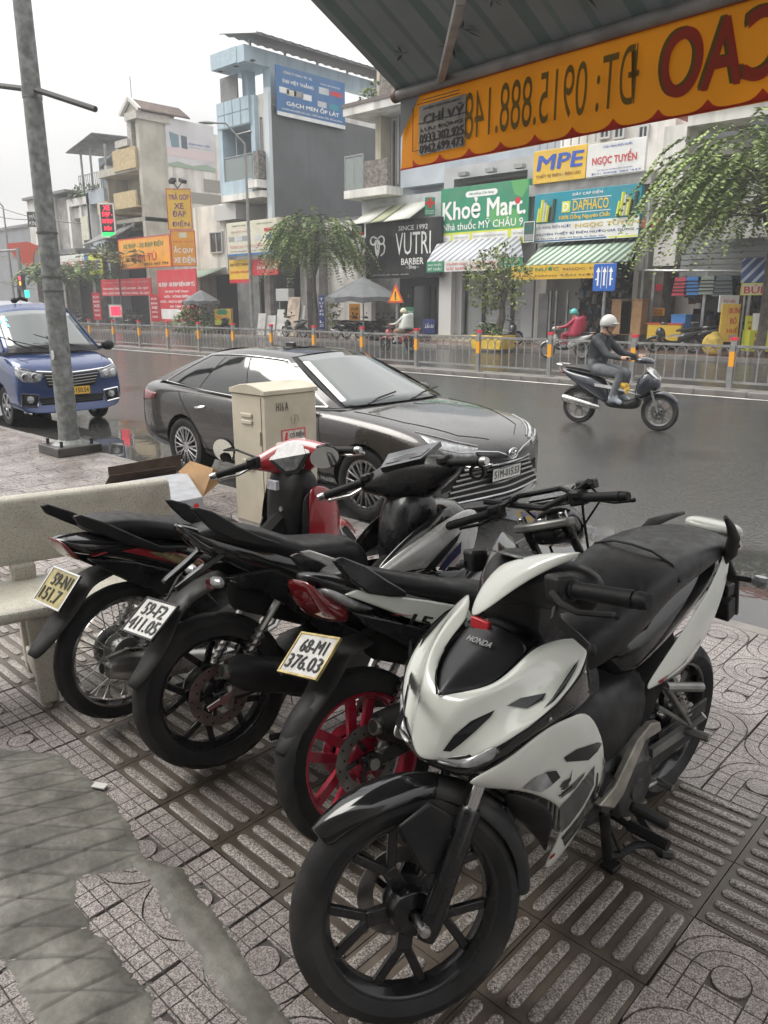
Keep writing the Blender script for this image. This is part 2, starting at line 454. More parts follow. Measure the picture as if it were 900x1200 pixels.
# ---- paving tiles: recessed joints, each raised field of the pattern has its own edge
TS=.295
pavement=tag(MB().add([(-30,-2,-.016),(6,-2,-.016),(6,3.9,-.016),(-30,3.9,-.016)],[(0,1,2,3)]).build('pavement',m_grout),kind='structure')
def clip(poly,f):
    out=[]
    for i,p in enumerate(poly):
        q=poly[(i+1)%len(poly)];a,b=f(p),f(q)
        if a>=0:out.append(p)
        if (a>=0)!=(b>=0):
            t=a/(a-b);out.append((p[0]+(q[0]-p[0])*t,p[1]+(q[1]-p[1])*t))
    return out
def field(mb,poly,z1=0.,z0=-.006):
    if len(poly)<3:return
    n=len(poly);mb.add([(p[0],p[1],z1) for p in poly]+[(p[0],p[1],z0) for p in poly],[tuple(range(n))]+[(i,n+i,n+(i+1)%n,(i+1)%n) for i in range(n)])
def pattern_tile(seg=8,groove=.0042):
    mb=MB();s=TS/2-.0016;mb.cm=1
    mb.bx(-s,s,-s,s,-.015,-.0055);mb.cm=0
    cy=.006;g=groove/2;R=[.0,.047,.095,.143]
    def arc(r,a0,a1,n):return [(r*math.cos(a0+(a1-a0)*i/n),cy+r*math.sin(a0+(a1-a0)*i/n)) for i in range(n+1)]
    field(mb,arc(R[1]-g,0,2*math.pi,seg*2)[:-1])                       # the round in the middle
    for k in (1,2):                                                             # two arches over it
        a,b=R[k]+g,R[k+1]-g
        outer,inner=arc(b,0,math.pi,seg),arc(a,math.pi,0,seg);m=seg//2
        field(mb,outer[:m+1]+inner[m:]);field(mb,outer[m:]+inner[:m+1])
    r=R[3]+g
    for sx in (1,-1):                                                           # spandrels
        field(mb,[(sx*p[0],p[1]) for p in [(s,cy+.02)]+[(s,s),(.004,s)]+[q for q in arc(r,math.pi/2-.0,.12,seg) if q[0]<s and q[1]<s]])
    ys=[-s,-s+.046,-s+.092,cy-g]
    for j in range(3):                                                           # ladder below
        y0,y1=ys[j]+(g if j else 0),ys[j+1]-g
        for sx in (1,-1):
            for k in (1,2):field(mb,[(sx*(R[k]+g),y0),(sx*(R[k+1]-g),y0),(sx*(R[k+1]-g),y1),(sx*(R[k]+g),y1)])
        c=[(-R[1]+g,y0),(R[1]-g,y0),(R[1]-g,y1),(-R[1]+g,y1)]
        if j==2:c=[(-R[1]+g,y0),(R[1]-g,y0)]+[(p[0],p[1]) for p in arc(R[1]+g,0,-math.pi,seg) if p[1]>y0 and abs(p[0])<R[1]-g]
        if j<2:field(mb,c)
        if j==2:field(mb,[(-R[1]+g,y0),(R[1]-g,y0),(R[1]-g,y0+.006),(-R[1]+g,y0+.006)])
    return mb
tile_me=pattern_tile().mesh('paving_tile',[m_terr,m_grout],30)
def tactile_tile():
    mb=MB();s=TS/2-.0018;mb.cm=0
    mb.bx(-s,s,-s,s,-.015,-.0005);mb.cm=1
    for k in range(5):
        y=(k-2)*.0585;w=.0165;L=.113;pts=[];pt2=[]
        for e in (1,-1):
            for i in range(5):
                a=-math.pi/2+math.pi*i/4
                pts.append((e*(L+w*math.cos(a)),y+e*w*math.sin(a)))
                pt2.append((e*(L+(w-.003)*math.cos(a)),y+e*(w-.003)*math.sin(a)))
        n=len(pts)
        mb.add([(p[0],p[1],-.001) for p in pts]+[(p[0],p[1],.003) for p in pts]+[(p[0],p[1],.0055) for p in pt2],[tuple(range(2*n,3*n))]+[(i,(i+1)%n,n+(i+1)%n,n+i) for i in range(n)]+[(n+i,n+(i+1)%n,2*n+(i+1)%n,2*n+i) for i in range(n)])
    return mb
tact_me=tactile_tile().mesh('tactile_tile',[m_tact,m_bar],40)
def proj(X,Y,Z=0.):
    r=X*RT[0]+Y*RT[1];f=X*FW[0]+Y*FW[1];u=Z-EYE
    zc=f*math.cos(TH)-u*math.sin(TH);yc=u*math.cos(TH)+f*math.sin(TH)
    return (450+F_PX*r/zc,600-F_PX*yc/zc,zc) if zc>.2 else (9999,9999,1e9)
pat,tac=[],[]
def zone(lst,x0,x1,y0,ny,rot,dirn=1,sy=1.):
    n=int(round((x1-x0)/TS))
    for i in range(n):
        for j in range(ny):
            cx,cy=x0+(i+.5)*TS,y0+dirn*(j+.5)*TS*sy
            lst.append((cx,cy,rot if rot is not None else (math.pi if (i+j)%2 else 0)+(math.pi/2 if (i*7+j*3)%5==0 else 0),sy))
xg=-.787
zone(pat,xg-44*TS,xg+9*TS,2.405,5,None)
zone(tac,-.57-2*TS,-.57+7*TS,1.824,2,0,1,.985)
zone(tac,-.57-2*TS,-.57,1.824,3,math.pi/2,-1)
zone(tac,-1.16-14*TS,-1.16,1.087,2,0)
zone(pat,-1.16-42*TS,-1.16,2.405,2,None,-1)
zone(pat,-1.16-42*TS,-1.16,1.815,1,None,-1,.468)
zone(pat,-1.16-16*TS,-1.16,1.087,4,math.pi,-1)
zone(pat,-.57,-.57+6*TS,1.824,5,0,-1)
zone(pat,-.57-2*TS,-.57,.939,2,0,-1)
def lay(lst,me,name,cap):
    sc=[]
    for t in lst:
        q=proj(t[0],t[1]);ins=-60<q[0]<960 and-60<q[1]<1290
        sc.append((0 if ins else 1,q[2],t))
    sc.sort(key=lambda k:k[:2]);rest=[]
    for i,(o_,z_,t) in enumerate(sc):
        if i<cap:
            o=bpy.data.objects.new(name,me);COL.objects.link(o);o.parent=pavement
            o.location=(t[0],t[1],random.uniform(-.0012,.0012));o.rotation_euler=(random.uniform(-.003,.003),random.uniform(-.003,.003),t[2]+random.uniform(-.004,.004));o.scale=(1,t[3],1)
            if abs(math.sin(t[2]))>.5:o.scale=(t[3],1,1)
        else:rest.append(t)
    return rest
rest=lay(pat,tile_me,'paving_tile',290)
lay(tac,tact_me,'tactile_tile',290)
if rest:
    lo=pattern_tile(6);mb=MB()
    for t in rest:
        c,s=math.cos(t[2]),math.sin(t[2])
        o=len(mb.v);mb.v+=[(t[0]+c*p[0]-s*p[1],t[1]+(s*p[0]+c*p[1])*t[3],p[2]) for p in lo.v]
        mb.f+=[tuple(i+o for i in f) for f in lo.f];mb.mi+=lo.mi
    tag(mb.build('paving_tiles',[m_terr,m_grout],pavement,smooth=30),kind='stuff')

# ---- cement ramp with scored lines, and the cement strip that patches the tiles
ramp_px=[(-160,860),(0,878),(40,880),(70,884),(98,905),(117,923),(135,940),(147,957),(160,978),(170,995),(172,1010),(150,1019),(118,1024),(90,1031),(88,1048),(98,1072),(112,1090),(128,1112),(146,1134),(165,1153),(178,1175),(186,1210),(192,1290),(60,1290),(40,1200),(12,1140),(-8,1118),(-160,1060)]
ramp_pts=[gz(*p) for p in ramp_px]
def inside(x,y,P):
    c=False;n=len(P)
    for i in range(n):
        a,b=P[i],P[(i+1)%n]
        if (a[1]>y)!=(b[1]>y) and x<(b[0]-a[0])*(y-a[1])/(b[1]-a[1])+a[0]:c=not c
    return c
def dist(x,y,P):
    d=9.
    for i in range(len(P)):
        a,b=P[i],P[(i+1)%len(P)];dx,dy=b[0]-a[0],b[1]-a[1]
        t=max(0,min(1,((x-a[0])*dx+(y-a[1])*dy)/(dx*dx+dy*dy+1e-12)))
        d=min(d,math.hypot(x-a[0]-t*dx,y-a[1]-t*dy))
    return d
def slab(name,P,step,height,ramp_w,groove,mat):
    x0,x1=min(p[0] for p in P),max(p[0] for p in P);y0,y1=min(p[1] for p in P),max(p[1] for p in P)
    nx,ny=int((x1-x0)/step)+3,int((y1-y0)/step)+3;idx={};vs=[];fs=[];gv=[]
    from mathutils import noise as mn
    for j in range(ny):
        for i in range(nx):
            x,y=x0+(i-1)*step,y0+(j-1)*step;ins=inside(x,y,P);d=dist(x,y,P)
            wob=mn.noise(Vector((x*14,y*14,0)))*.014+mn.noise(Vector((x*70,y*70,5)))*.008
            d2=(d if ins else-d)+wob
            if d2<-.02:continue
            t=max(0,min(1,d2/ramp_w));g_=0;z=(.0005+.0055*min(1,d2/.03))+height*(t*t*(3-2*t)) if d2>0 else-.004
            z+=.0015*mn.noise(Vector((x*5,y*5,3)))*t+.0012*mn.noise(Vector((x*40,y*40,8)))*t
            if groove and d2>.004:
                for th,off,cur in ((D(41),0.,.12),(D(78),.03,-.10)):
                    c,s=math.cos(th),math.sin(th)
                    a=-s*x+c*y+cur*(c*x+s*y)**2*.25+off+.006*mn.noise(Vector((x*3,y*3,off)))
                    k=abs(a/.098-round(a/.098))*.098
                    e_=min(1,max(0,d2)/.03)*math.exp(-(k/.0045)**2);z -= .005*e_;g_=max(g_,e_)
            idx[i,j]=len(vs);vs.append((x,y,z));gv.append(g_)
    for (i,j) in idx:
        if (i+1,j) in idx and (i,j+1) in idx and (i+1,j+1) in idx:fs.append((idx[i,j],idx[i+1,j],idx[i+1,j+1],idx[i,j+1]))
    o=MB().add(vs,fs).build(name,mat,smooth=180);at_=o.data.attributes.new('dirt','FLOAT','POINT');at_.data.foreach_set('value',gv);return o
tag(slab('cement_ramp',ramp_pts,.0052,.030,.35,True,m_cement),kind='structure')
strip_px=[(150,1012),(172,1008),(213,1018),(230,1047),(257,1080),(283,1113),(300,1140),(345,1200),(400,1290),(330,1290),(287,1200),(247,1147),(233,1120),(200,1080),(187,1053),(173,1028)]
slab('cement_strip',[gz(*p) for p in strip_px],.009,.004,.02,False,m_cement)['kind']='structure'
# ------------------------------------------------------------------ the houses across the street (facades about 28 m away)
m_white=M('white wall',(.70,.685,.65),.8,var=.22,vs=.8,dirt=(.25,.23,.2),dv=.6,ds=.6,streak=3.5)
m_cream=M('cream wall',(.52,.47,.36),.8,var=.2,vs=.8,dirt=(.2,.18,.15),ds=.6,streak=3)
m_beige=M('beige render',(.46,.44,.38),.85,var=.25,vs=.9,dirt=(.15,.14,.12),ds=.5,streak=3)
m_grey=M('grey sheet wall',(.105,.109,.115),.6,var=.18,vs=.7,dirt=(.08,.085,.09),dv=.6,ds=1.2,streak=2.5)
m_conc=M('bare concrete',(.34,.33,.32),.85,var=.35,vs=1.5,dirt=(.1,.1,.09),ds=1,streak=2)
m_lblue=M('pale blue render',(.42,.53,.60),.75,var=.15,vs=.8,dirt=(.25,.3,.33),ds=.7,streak=3)
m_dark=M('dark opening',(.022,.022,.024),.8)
m_glass=M('window glass',(.05,.06,.065),.08,spec=.8)
m_frame=M('window frame',(.45,.45,.44),.5)
m_shut=M('steel shutter',(.24,.25,.25),.5,var=.2,vs=2)
m_steel=M('galvanised steel',(.33,.34,.34),.45,metal=.6,var=.2,vs=3)
m_ochre=M('ochre balustrade',(.48,.38,.22),.7,var=.2)
m_roof=M('brown roof tile',(.12,.085,.075),.7,var=.3,vs=3)
m_sheet=M('grey roof sheet',(.2,.2,.2),.6,var=.25,vs=2)
m_stone=M('split stone',(.2,.18,.16),.8,var=.5,vs=9,bump=.6,bs=20)
m_blk=M('black sheet metal',(.014,.015,.017),.5)

class Bld:
    """A building measured on its own facade plane; every piece is a mesh child of the building."""
    def __init__(s,name,label,X,Y,cat='building',group=None):
        s.o=Vector((X,Y,0));s.t=thing(name,label,cat,s.o,group=group);s.Y=Y
    def mb(s):
        m=MB();o=s.o;m.xf=lambda p:p-o;return m
    def b(s,name,mat,*boxes,parent=None,bevel=0,**k):
        m=s.mb()
        for bb in boxes:m.bx(*bb)
        return m.build(name,mat,parent or s.t,bevel=bevel,**k)
    def win(s,x0,x1,z0,z1,Y=None,mat=None,mull=1,dep=.1):
        Y=s.Y if Y is None else Y
        f=s.b('window',m_frame,(x0,x0+.07,Y-dep,Y+.03,z0,z1),(x1-.07,x1,Y-dep,Y+.03,z0,z1),(x0+.07,x1-.07,Y-dep,Y+.03,z1-.07,z1),(x0+.07,x1-.07,Y-dep,Y+.03,z0,z0+.07),
                *[(x0+(x1-x0)*(i+1)/(mull+1)-.025,x0+(x1-x0)*(i+1)/(mull+1)+.025,Y-dep+.02,Y+.02,z0+.07,z1-.07) for i in range(mull)])
        s.b('pane',mat or m_glass,(x0+.07,x1-.07,Y-.03,Y-.01,z0+.07,z1-.07),parent=f);return f
    def rail(s,x0,x1,Y,z0,z1,mat,step=.14,r=.02):
        m=s.mb();m.bx(x0,x1,Y-.03,Y+.03,z1-.05,z1)
        n=max(2,int((x1-x0)/step))
        for i in range(n+1):
            x=x0+(x1-x0)*i/n;m.bx(x-r,x+r,Y-r,Y+r,z0,z1-.05)
        return m.build('railing',mat,s.t)
def FX(x,Y,y=330):return atY(x,y,Y).x
def FZ(x,y,Y):return atY(x,y,Y).z
def sign(name,label,TL,TR,bl,Y,mat,texts=(),th=.08,cat='sign',group=None,Yr=None,level=False,side=None,border=None,bands=(),raw=None):
    """A board between two measured top corners; texts = (string, u0, v0, u1, v1, colour[, bold[, shear]]) from its top left."""
    if side is not None:a,b,c=atX(*TL,side),atX(*TR,side),atX(*bl,side)
    else:
        a=atY(*TL,Y);c=atY(*bl,Y)
        if level:
            d0,d1=ray(*TL),ray(*TR);t=Y/d0[1];b=Vector((d1[0]*t,d1[1]*t,a.z))
        else:b=atY(*TR,Yr or Y)
    b.z=a.z;u=(b-a);w=u.length;u.normalize();h=a.z-c.z;up=Vector((0,0,1));nrm=u.cross(up).normalized()
    if nrm.dot(Vector((0,0,EYE))-a)<0:nrm=-nrm
    org=a-up*h
    t=thing(name,label,cat,org,math.atan2(u.y,u.x),group)
    # local frame: x along the board, z up, front face toward -y or +y
    fy=-1 if (Matrix.Rotation(-math.atan2(u.y,u.x),3,'Z')@nrm).y<0 else 1
    m=MB();m.bx(0,w,min(0,-fy*th),max(0,-fy*th),0,h);m.build('panel',mat,t,bevel=.01)
    e=fy*.006
    if border:
        m=MB();k=.03*h if h<w else .03*w;k=max(k,.03)
        for x0,x1,z0,z1 in ((0,w,0,k),(0,w,h-k,h),(0,k,k,h-k),(w-k,w,k,h-k)):m.bx(x0,x1,min(e*.3,e*2),max(e*.3,e*2),z0,z1)
        m.build('border',border,t)
    for i,(u0,v0,u1,v1,mm,*nm) in enumerate(bands):
        m=MB();ee=e*(.5+.22*i);m.bx(u0*w,u1*w,min(0,ee),max(0,ee),(1-v1)*h,(1-v0)*h);m.build(nm[0] if nm else 'band',mm,t)
    for s in texts:
        m=MB();u0,v0,u1,v1=s[1:5];bold=s[6] if len(s)>6 else .015;sh=s[7] if len(s)>7 else 0
        put_text(m,s[0],(0,e*2.4,0),(1,0,0),(0,0,1),u0*w,(1-v1)*h,u1*w,(1-v0)*h,bold,sh);m.build('lettering',tm(s[5]),t,smooth=0)
    if raw:raw(t,w,h,e)
    return t
def pc(c):return M('panel '+c,{'yellow':(.72,.46,.05),'orange':(.75,.33,.03),'red':(.55,.02,.035),'white':(.72,.72,.70),'cream':(.62,.60,.47),'blue':(.035,.14,.33),'green':(.025,.25,.13),'lime':(.62,.66,.06),'black':(.012,.012,.014),'teal':(.01,.25,.33),'navy':(.03,.045,.19),'pink':(.46,.33,.28),'grey':(.28,.29,.30),'dgreen':(.04,.1,.08),'pale':(.5,.52,.54)}[c],.35,var=.1,vs=1.5,dirt=(.25,.22,.2),dv=.25,ds=1.2)
Z0=.03

# -- far left: warehouse and low white houses
b=Bld('warehouse','long plain grey warehouse behind the traffic light at the far left',-88,40)
b.b('wall',M('blue grey cladding',(.2,.215,.23),.6,var=.12,vs=.5),(-130,FX(46,40),40,52,0,FZ(20,268,40)))
b.b('parapet',m_sheet,(-130.2,FX(46,40)+.2,39.8,52.2,FZ(20,268,40),FZ(20,268,40)+.35))
for zz in (4.2,7.2):b.b('cladding_joint',m_sheet,(-130,FX(46,40),39.96,40.02,zz,zz+.08))

Y=28.
x0,xa,xb,xc,x1=FX(42,Y),FX(60,Y),FX(73,Y),FX(88,Y),FX(113,Y)
zt,zb=FZ(62,229,Y),FZ(90,291,Y)
b=Bld('low_white_house','low white two storey house with a bare concrete bay behind the lamp post',(x0+x1)/2,Y)
b.b('wall',m_white,(x0,x1,Y+1.3,Y+9,Z0,zt-.4),(x0,xb-.4,Y,Y+1.3,zb,zt),(xc-.1,xc+.25,Y,Y+1.3,zb,zt-.5),(x1-.3,x1,Y,Y+1.3,zb,zt-.3),(xc+.25,x1-.3,Y,Y+1.3,zt-1.0,zt-.5),(xc+1.6,xc+1.85,Y+.1,Y+1.3,zb,zt-1))
b.b('concrete_bay',m_conc,(xb-.4,xc-.1,Y+.35,Y+1.3,zb,zt-.2))
b.b('roof',m_sheet,(x0-.2,xc+.4,Y-.3,Y+9,zt,zt+.18))
b.b('balcony_panel',M('cream panel',(.58,.56,.46),.7,var=.2),(xc+1.9,x1-.35,Y-.05,Y+.05,zb+.5,zb+2.1))
b.win(xc+2.3,x1-.9,zb+1.0,zb+2.9,Y+1.3)
b.b('canopy',m_sheet,(x0,x1+.5,Y-1.6,Y+.2,zb-.55,zb-.2))
b.b('shopfront',m_dark,(x0+.3,x1-.3,Y+1.1,Y+1.29,Z0,zb-.6))
for xx in (x0+.2,(x0+x1)/2,x1-.2):b.b('pillar',m_conc,(xx-.2,xx+.2,Y-.1,Y+1.2,Z0,zb-.55))
sign('fascia_sign','white shop sign strip with red letters under the low white house',(70,300),(104,300),(70,316),26.2,pc('white'),[('HÙNG TUẤN',.05,.25,.8,.8,'red')],bands=[(.84,0,1,1,pc('blue'))])
sign('fascia_sign','narrow yellow and blue shop sign beside the orange banner',(103,298),(118,297),(103,322),26.1,pc('lime'),[('XE',.1,.3,.9,.75,'blue')])
t=sign('hanging_sign','small black hanging sign reading MẮT KÍNH',(31,248),(46,248),(32,266),26.5,pc('black'),[('MẮT',.2,.1,.8,.45,'white'),('KÍNH',.15,.55,.85,.9,'white')],level=True)
t=sign('eyewear_sign','grey signboard with yellow letters and a red leaf beside the lamp post',(38,287),(56,287),(40,318),25.5,pc('grey'),[('THẾ',.1,.1,.75,.38,'gold',.03),('MẮT',.1,.58,.75,.86,'gold',.03)],level=True,
  raw=lambda t,w,h,e:MB().prism([(-1.9,h*1.05),(-.3,h*1.12),(.5,h*.95),(.1,h*.75),(-.1,h*.3),(-.4,h*.1),(-1.2,h*.45),(-1.7,h*.8)],-.06,.06).build('leaf_emblem',M('sign vermilion',(.55,.07,.03),.4),t))

# -- narrow grey blue house with a roof terrace
x0,x1=FX(110,Y),FX(131,Y);zt=FZ(112,222,Y)
b=Bld('narrow_grey_house','narrow blue grey house with a steel canopy on its roof terrace',(x0+x1)/2,Y)
b.b('wall',M('grey blue render',(.34,.38,.43),.8,var=.2,vs=1),(x0,x1,Y+1.2,Y+9,Z0,zt+2.3),(x0,x0+.35,Y,Y+1.2,Z0,zt),(x1-.3,x1,Y,Y+1.2,Z0,zt),(x0+.35,x1-.3,Y,Y+1.2,zt-.9,zt),(x0+.35,x1-.3,Y,Y+1.2,5.0,6.2))
b.win(x0+.8,x1-.8,7,9.3,Y+1.2)
b.rail(x0-.8,x1,Y,zt,zt+1.1,m_steel,.25)
for k,xx in enumerate((x0-1.3,x0+.1,x1-.4)):b.b('post',m_steel,(xx-.06,xx+.06,Y+.5,Y+.62,zt,zt+2.9))
m=b.mb();m.sheet([[(x0-2.0,Y-.2,zt+2.75),(x1-.6,Y-.2,zt+3.5)],[(x0-2.0,Y+4,zt+2.95),(x1-.6,Y+4,zt+3.7)]]);m.build('canopy_roof',m_sheet,b.t,solid=.08)
b.b('lower_terrace',m_white,(x0-3.4,x0,Y+.3,Y+6,zt-1.6,zt-.9))
m=b.mb();zz=FZ(136,188,Y);xx0,xx1=FX(119,Y),FX(150,Y)
m.sheet([[(xx0,Y+.6,zz),(xx1,Y+.6,zz+1.2)],[(xx0,Y+4.5,zz+.2),(xx1,Y+4.5,zz+1.4)]]);m.build('upper_canopy',m_sheet,b.t,solid=.1)
b.b('upper_wall',m_lblue,(xx0+.2,xx0+3.2,Y+2.2,Y+6,zt+2.3,zz-.3))
sign('led_sign','tall lit sign with red letters on black and a green foot',(115,238),(133,238),(118,279),26,pc('white'),[('XE',.3,.06,.7,.2,'ledred',.03),('ĐẠP -',.2,.24,.84,.4,'ledred',.03),('XE ĐẠP',.12,.44,.88,.6,'ledred',.03),('ĐIỆN',.25,.62,.75,.8,'ledred',.03)] if False else [],level=True,
  bands=[(.09,.04,.91,.84,pc('black')),(.09,.84,.91,.95,M('led green',(.02,.7,.12),.4,emit=.8))],
  raw=lambda t,w,h,e:[put_text(mm := MB(),s,(0,e*3,0),(1,0,0),(0,0,1),u0*w,(1-v1)*h,u1*w,(1-v0)*h,.03) or mm.build('lettering',M('led red',(.9,.02,.05),.4,emit=1.2),t) for s,u0,v0,u1,v1 in (('XE',.3,.07,.72,.2),('ĐẠP -',.2,.25,.86,.41),('XE ĐẠP',.14,.45,.88,.6),('ĐIỆN',.25,.64,.75,.8))])

# -- tall house with a gable, its blank side wall carries a billboard
x0,x1=FX(131,Y),FX(179,Y);ZT=FZ(179,131,Y)
sx=x1
b=Bld('gabled_house','tall beige house with brown tiled gable, arched windows and balconies',(x0+x1)/2,Y)
f1,f2,f3,f4=FZ(150,262,Y),FZ(150,246,Y),FZ(150,203,Y),FZ(160,184,Y)
dep=12
b.b('wall',m_beige,(x0+.4,x1-.2,Y+1.6,Y+dep,Z0,f4+.2),(FX(160,Y),x1-.2,Y+1.6,Y+4.6,f4+.2,ZT),(x1-.35,x1,Y-.2,Y+1.7,Z0,ZT),(x0,x0+.3,Y+.2,Y+1.6,f1+.2,f4))
b.b('side_wall',m_white,(x1-.25,x1+.02,Y+1.7,Y+dep,Z0,FZ(179,131,Y)-.3))
b.b('side_band',M('grey band',(.3,.29,.26),.8),(x1,x1+.04,Y+1.72,Y+dep,atX(192,228,sx).z-.35,atX(192,228,sx).z+.35),(x1,x1+.04,Y+4.4,Y+dep,ZT-4.0,ZT-3.2))
b.b('floor_slab',m_beige,(x0-.2,x1,Y-.2,Y+1.6,f1,f1+.25),(x0-.1,x1-.35,Y-.3,Y+1.6,f3,f3+.45))
b.b('cornice',M('pale cornice',(.48,.46,.42),.8,var=.2),(FX(161,Y-.4),x1+.15,Y-.4,Y+2.0,ZT-.2,ZT+.25),(FX(148,Y-.4),FX(162,Y-.4),Y-.4,Y+1.2,ZT-1.6,ZT-1.2))
for xx,zz in ((FX(149,Y-.2),1.6),(FX(163,Y-.2),.2)):b.b('column',M('pale column',(.42,.41,.38),.8,var=.2),(xx,xx+.5,Y-.2,Y+.3,f4,ZT-zz))
b.b('balcony',m_ochre,(FX(144,Y-.4),x1-.3,Y-.4,Y-.25,f4-.55,f4+.55),(FX(144,Y-.4),x1-.3,Y-.4,Y+1.6,f4-.7,f4-.55))
b.b('balcony',m_ochre,(x0+2.4,x1-.3,Y-.6,Y-.45,f2+.1,f2+1.0),(x0+.6,x0+2.1,Y-.9,Y-.75,f2-.1,f2+.55),(x0+.6,x0+2.1,Y-.9,Y+1.6,f2-.2,f2-.1),(x0+2.4,x1-.3,Y-.6,Y+1.6,f2,f2+.1))
for xx,hw in ((x0+1.35,.62),(x0+3.7,.62)):
    ang=[math.pi*i/10 for i in range(11)]
    zz0,zz1=f2+.2,f3-1.4
    o=b.mb();o.prism([(xx-hw,zz0),(xx+hw,zz0)]+[(xx+hw*math.cos(a),zz1+hw*1.1*math.sin(a)) for a in ang],Y+1.4,Y+1.58);w_=o.build('arched_window',M('pale arch frame',(.5,.49,.46),.7),b.t)
    o=b.mb();o.prism([(xx-hw*.72,zz0+.1),(xx+hw*.72,zz0+.1)]+[(xx+hw*.72*math.cos(a),zz1+hw*.8*math.sin(a)) for a in ang],Y+1.33,Y+1.39);o.build('shutter',M('brown shutter',(.16,.1,.08),.6) if xx>x0+2 else M('grey shutter',(.4,.4,.39),.7),w_)
m=b.mb();m.sheet([[(x0-.6,Y-1.6,f1-1.3),(x1-1.2,Y-1.6,f1-.9)],[(x0-.6,Y,f1-.4),(x1-1.2,Y,f1-.0)]]);m.build('awning',m_sheet,b.t,solid=.08)
b.b('loggia_opening',m_dark,(x0+.5,x1-.6,Y+1.3,Y+1.58,6.2,f1-.3))
for k in range(4):b.b('strut',m_steel,(x0+1.2+k*1.1,x0+1.28+k*1.1,Y-.6,Y-.5,6.4,f1))
b.b('shopfront',m_dark,(x0+.2,x1-.4,Y+1.3,Y+1.57,Z0,5.2))
# gabled roof: tiles in courses
rx0,rx1=FX(162,Y),x1+.1;rz=ZT+.25;ap=FZ(172,112,Y)
m=b.mb();cxr=(rx0+rx1)/2
for k in range(9):
    a,c_=k/9,(k+1)/9
    for s_ in (-1,1):
        hw=(rx1-rx0)/2+.25
        m.add([(cxr+s_*hw*(1-a),Y-.3,rz+(ap-rz)*a+.03),(cxr+s_*hw*(1-c_),Y-.3,rz+(ap-rz)*c_+.1),(cxr+s_*hw*(1-c_),Y+3.4,rz+(ap-rz)*c_+.1),(cxr+s_*hw*(1-a),Y+3.4,rz+(ap-rz)*a+.03)],[(0,1,2,3)])
m.build('roof',m_roof,b.t,solid=.06)
m=b.mb();m.prism([(rx0,rz),(rx1,rz),(cxr,ap)],Y-.05,Y+.1);m.build('gable',m_beige,b.t)
m=b.mb();m.bar((rx0-.2,Y-.2,rz+.05),(cxr,Y-.2,ap+.12),.22,.2);m.bar((rx1+.2,Y-.2,rz+.05),(cxr,Y-.2,ap+.12),.22,.2);m.build('bargeboard',M('pale trim',(.6,.58,.55),.7),b.t)
m=b.mb();m.tube([(cxr,Y,ap),(cxr,Y,ap+1.4)],.03,6);m.build('lightning_rod',m_steel,b.t)
bb_t,bb_b=atX(192,139,sx+.05),atX(195,196,sx+.05)
def billboard(t,w,h,e):
    blob=lambda n,m_,pts:MB().prism([(u*w,(1-v)*h) for u,v in pts],min(0,e*2),max(0,e*2)).build(n,m_,t)
    blob('print',M('print steel',(.16,.25,.3),.4),[(.06,.28),(.25,.32),(.25,.58),(.1,.6)]);blob('print',M('print slate',(.1,.13,.16),.4),[(.3,.32),(.42,.33),(.42,.6),(.3,.58)])
    blob('print',M('print mauve',(.62,.52,.53),.4),[(0,.6),(1,.58),(1,.78),(0,.78)]);blob('print',M('print moss',(.3,.38,.3),.4),[(0,.95),(.2,.88),(.5,.93),(.8,.86),(1,.92),(1,1),(0,1)])
sign('billboard','weathered pale billboard with a picture of jars on the blank side wall',(193,137),(250,148),(196,194),0,M('faded billboard',(.60,.60,.62),.5,var=.1,vs=.8,dirt=(.4,.38,.38),ds=.5),[('SON CAO CẤP',.45,.42,.9,.49,'blue'),('NỘI NGOẠI THẤT',.45,.51,.85,.56,'grey')],side=sx+.05,raw=billboard,cat='billboard')
sign('bicycle_shop_sign','yellow upright sign reading TRẢ GÓP XE ĐẠP ĐIỆN with red border',(194,221),(223,223),(199,269),25.6,pc('yellow'),[('TRẢ GÓP',.1,.1,.92,.27,'purple',.03),('XE',.3,.35,.68,.49,'purple',.02),('ĐẠP',.22,.54,.76,.72,'purple',.02),('ĐIỆN',.18,.77,.88,.95,'purple',.02)],border=pc('red'),level=True)
sign('battery_sign','orange upright sign reading ẮC QUY XE ĐIỆN in white',(199,270),(228,270),(203,312),25.6,pc('orange'),[('ẮC QUY',.12,.42,.9,.64,'white',.04),('XE ĐIỆN',.1,.7,.95,.94,'white',.04),('TRỢ GIÁ - THU CŨ',.1,.28,.9,.35,'red')],border=pc('red'),level=True,bands=[(.36,.06,.66,.2,pc('cream'),'oval_badge')])
m_sl=Bld('sign_lamp','pair of small spotlights on arms above the yellow upright sign',*(atY(208,221,25.6)[:2]),cat='lamp')
for s_ in (-1,1):
    q=atY(208,221,25.6);q2=atY(208+s_*6,212,25.2);m=m_sl.mb();m.tube([q,q2],.03,5);m.build('arm',m_blk,m_sl.t);m=m_sl.mb();m.box(q2,(.35,.3,.18),ry=.4*s_);m.build('lamp_head',m_blk,m_sl.t)
sign('shop_banner','wide orange banner reading XE ĐẠP - XE ĐẠP ĐIỆN KIM TÚ',(138,281),(198,270),(141,316),25.9,pc('orange'),[('XE ĐẠP - XE ĐẠP ĐIỆN',.1,.13,.88,.36,'green',.02),('KIM TÚ',.3,.46,.74,.76,'red',.05),('0933 447 799',.5,.83,.95,.92,'black')],border=pc('red'))
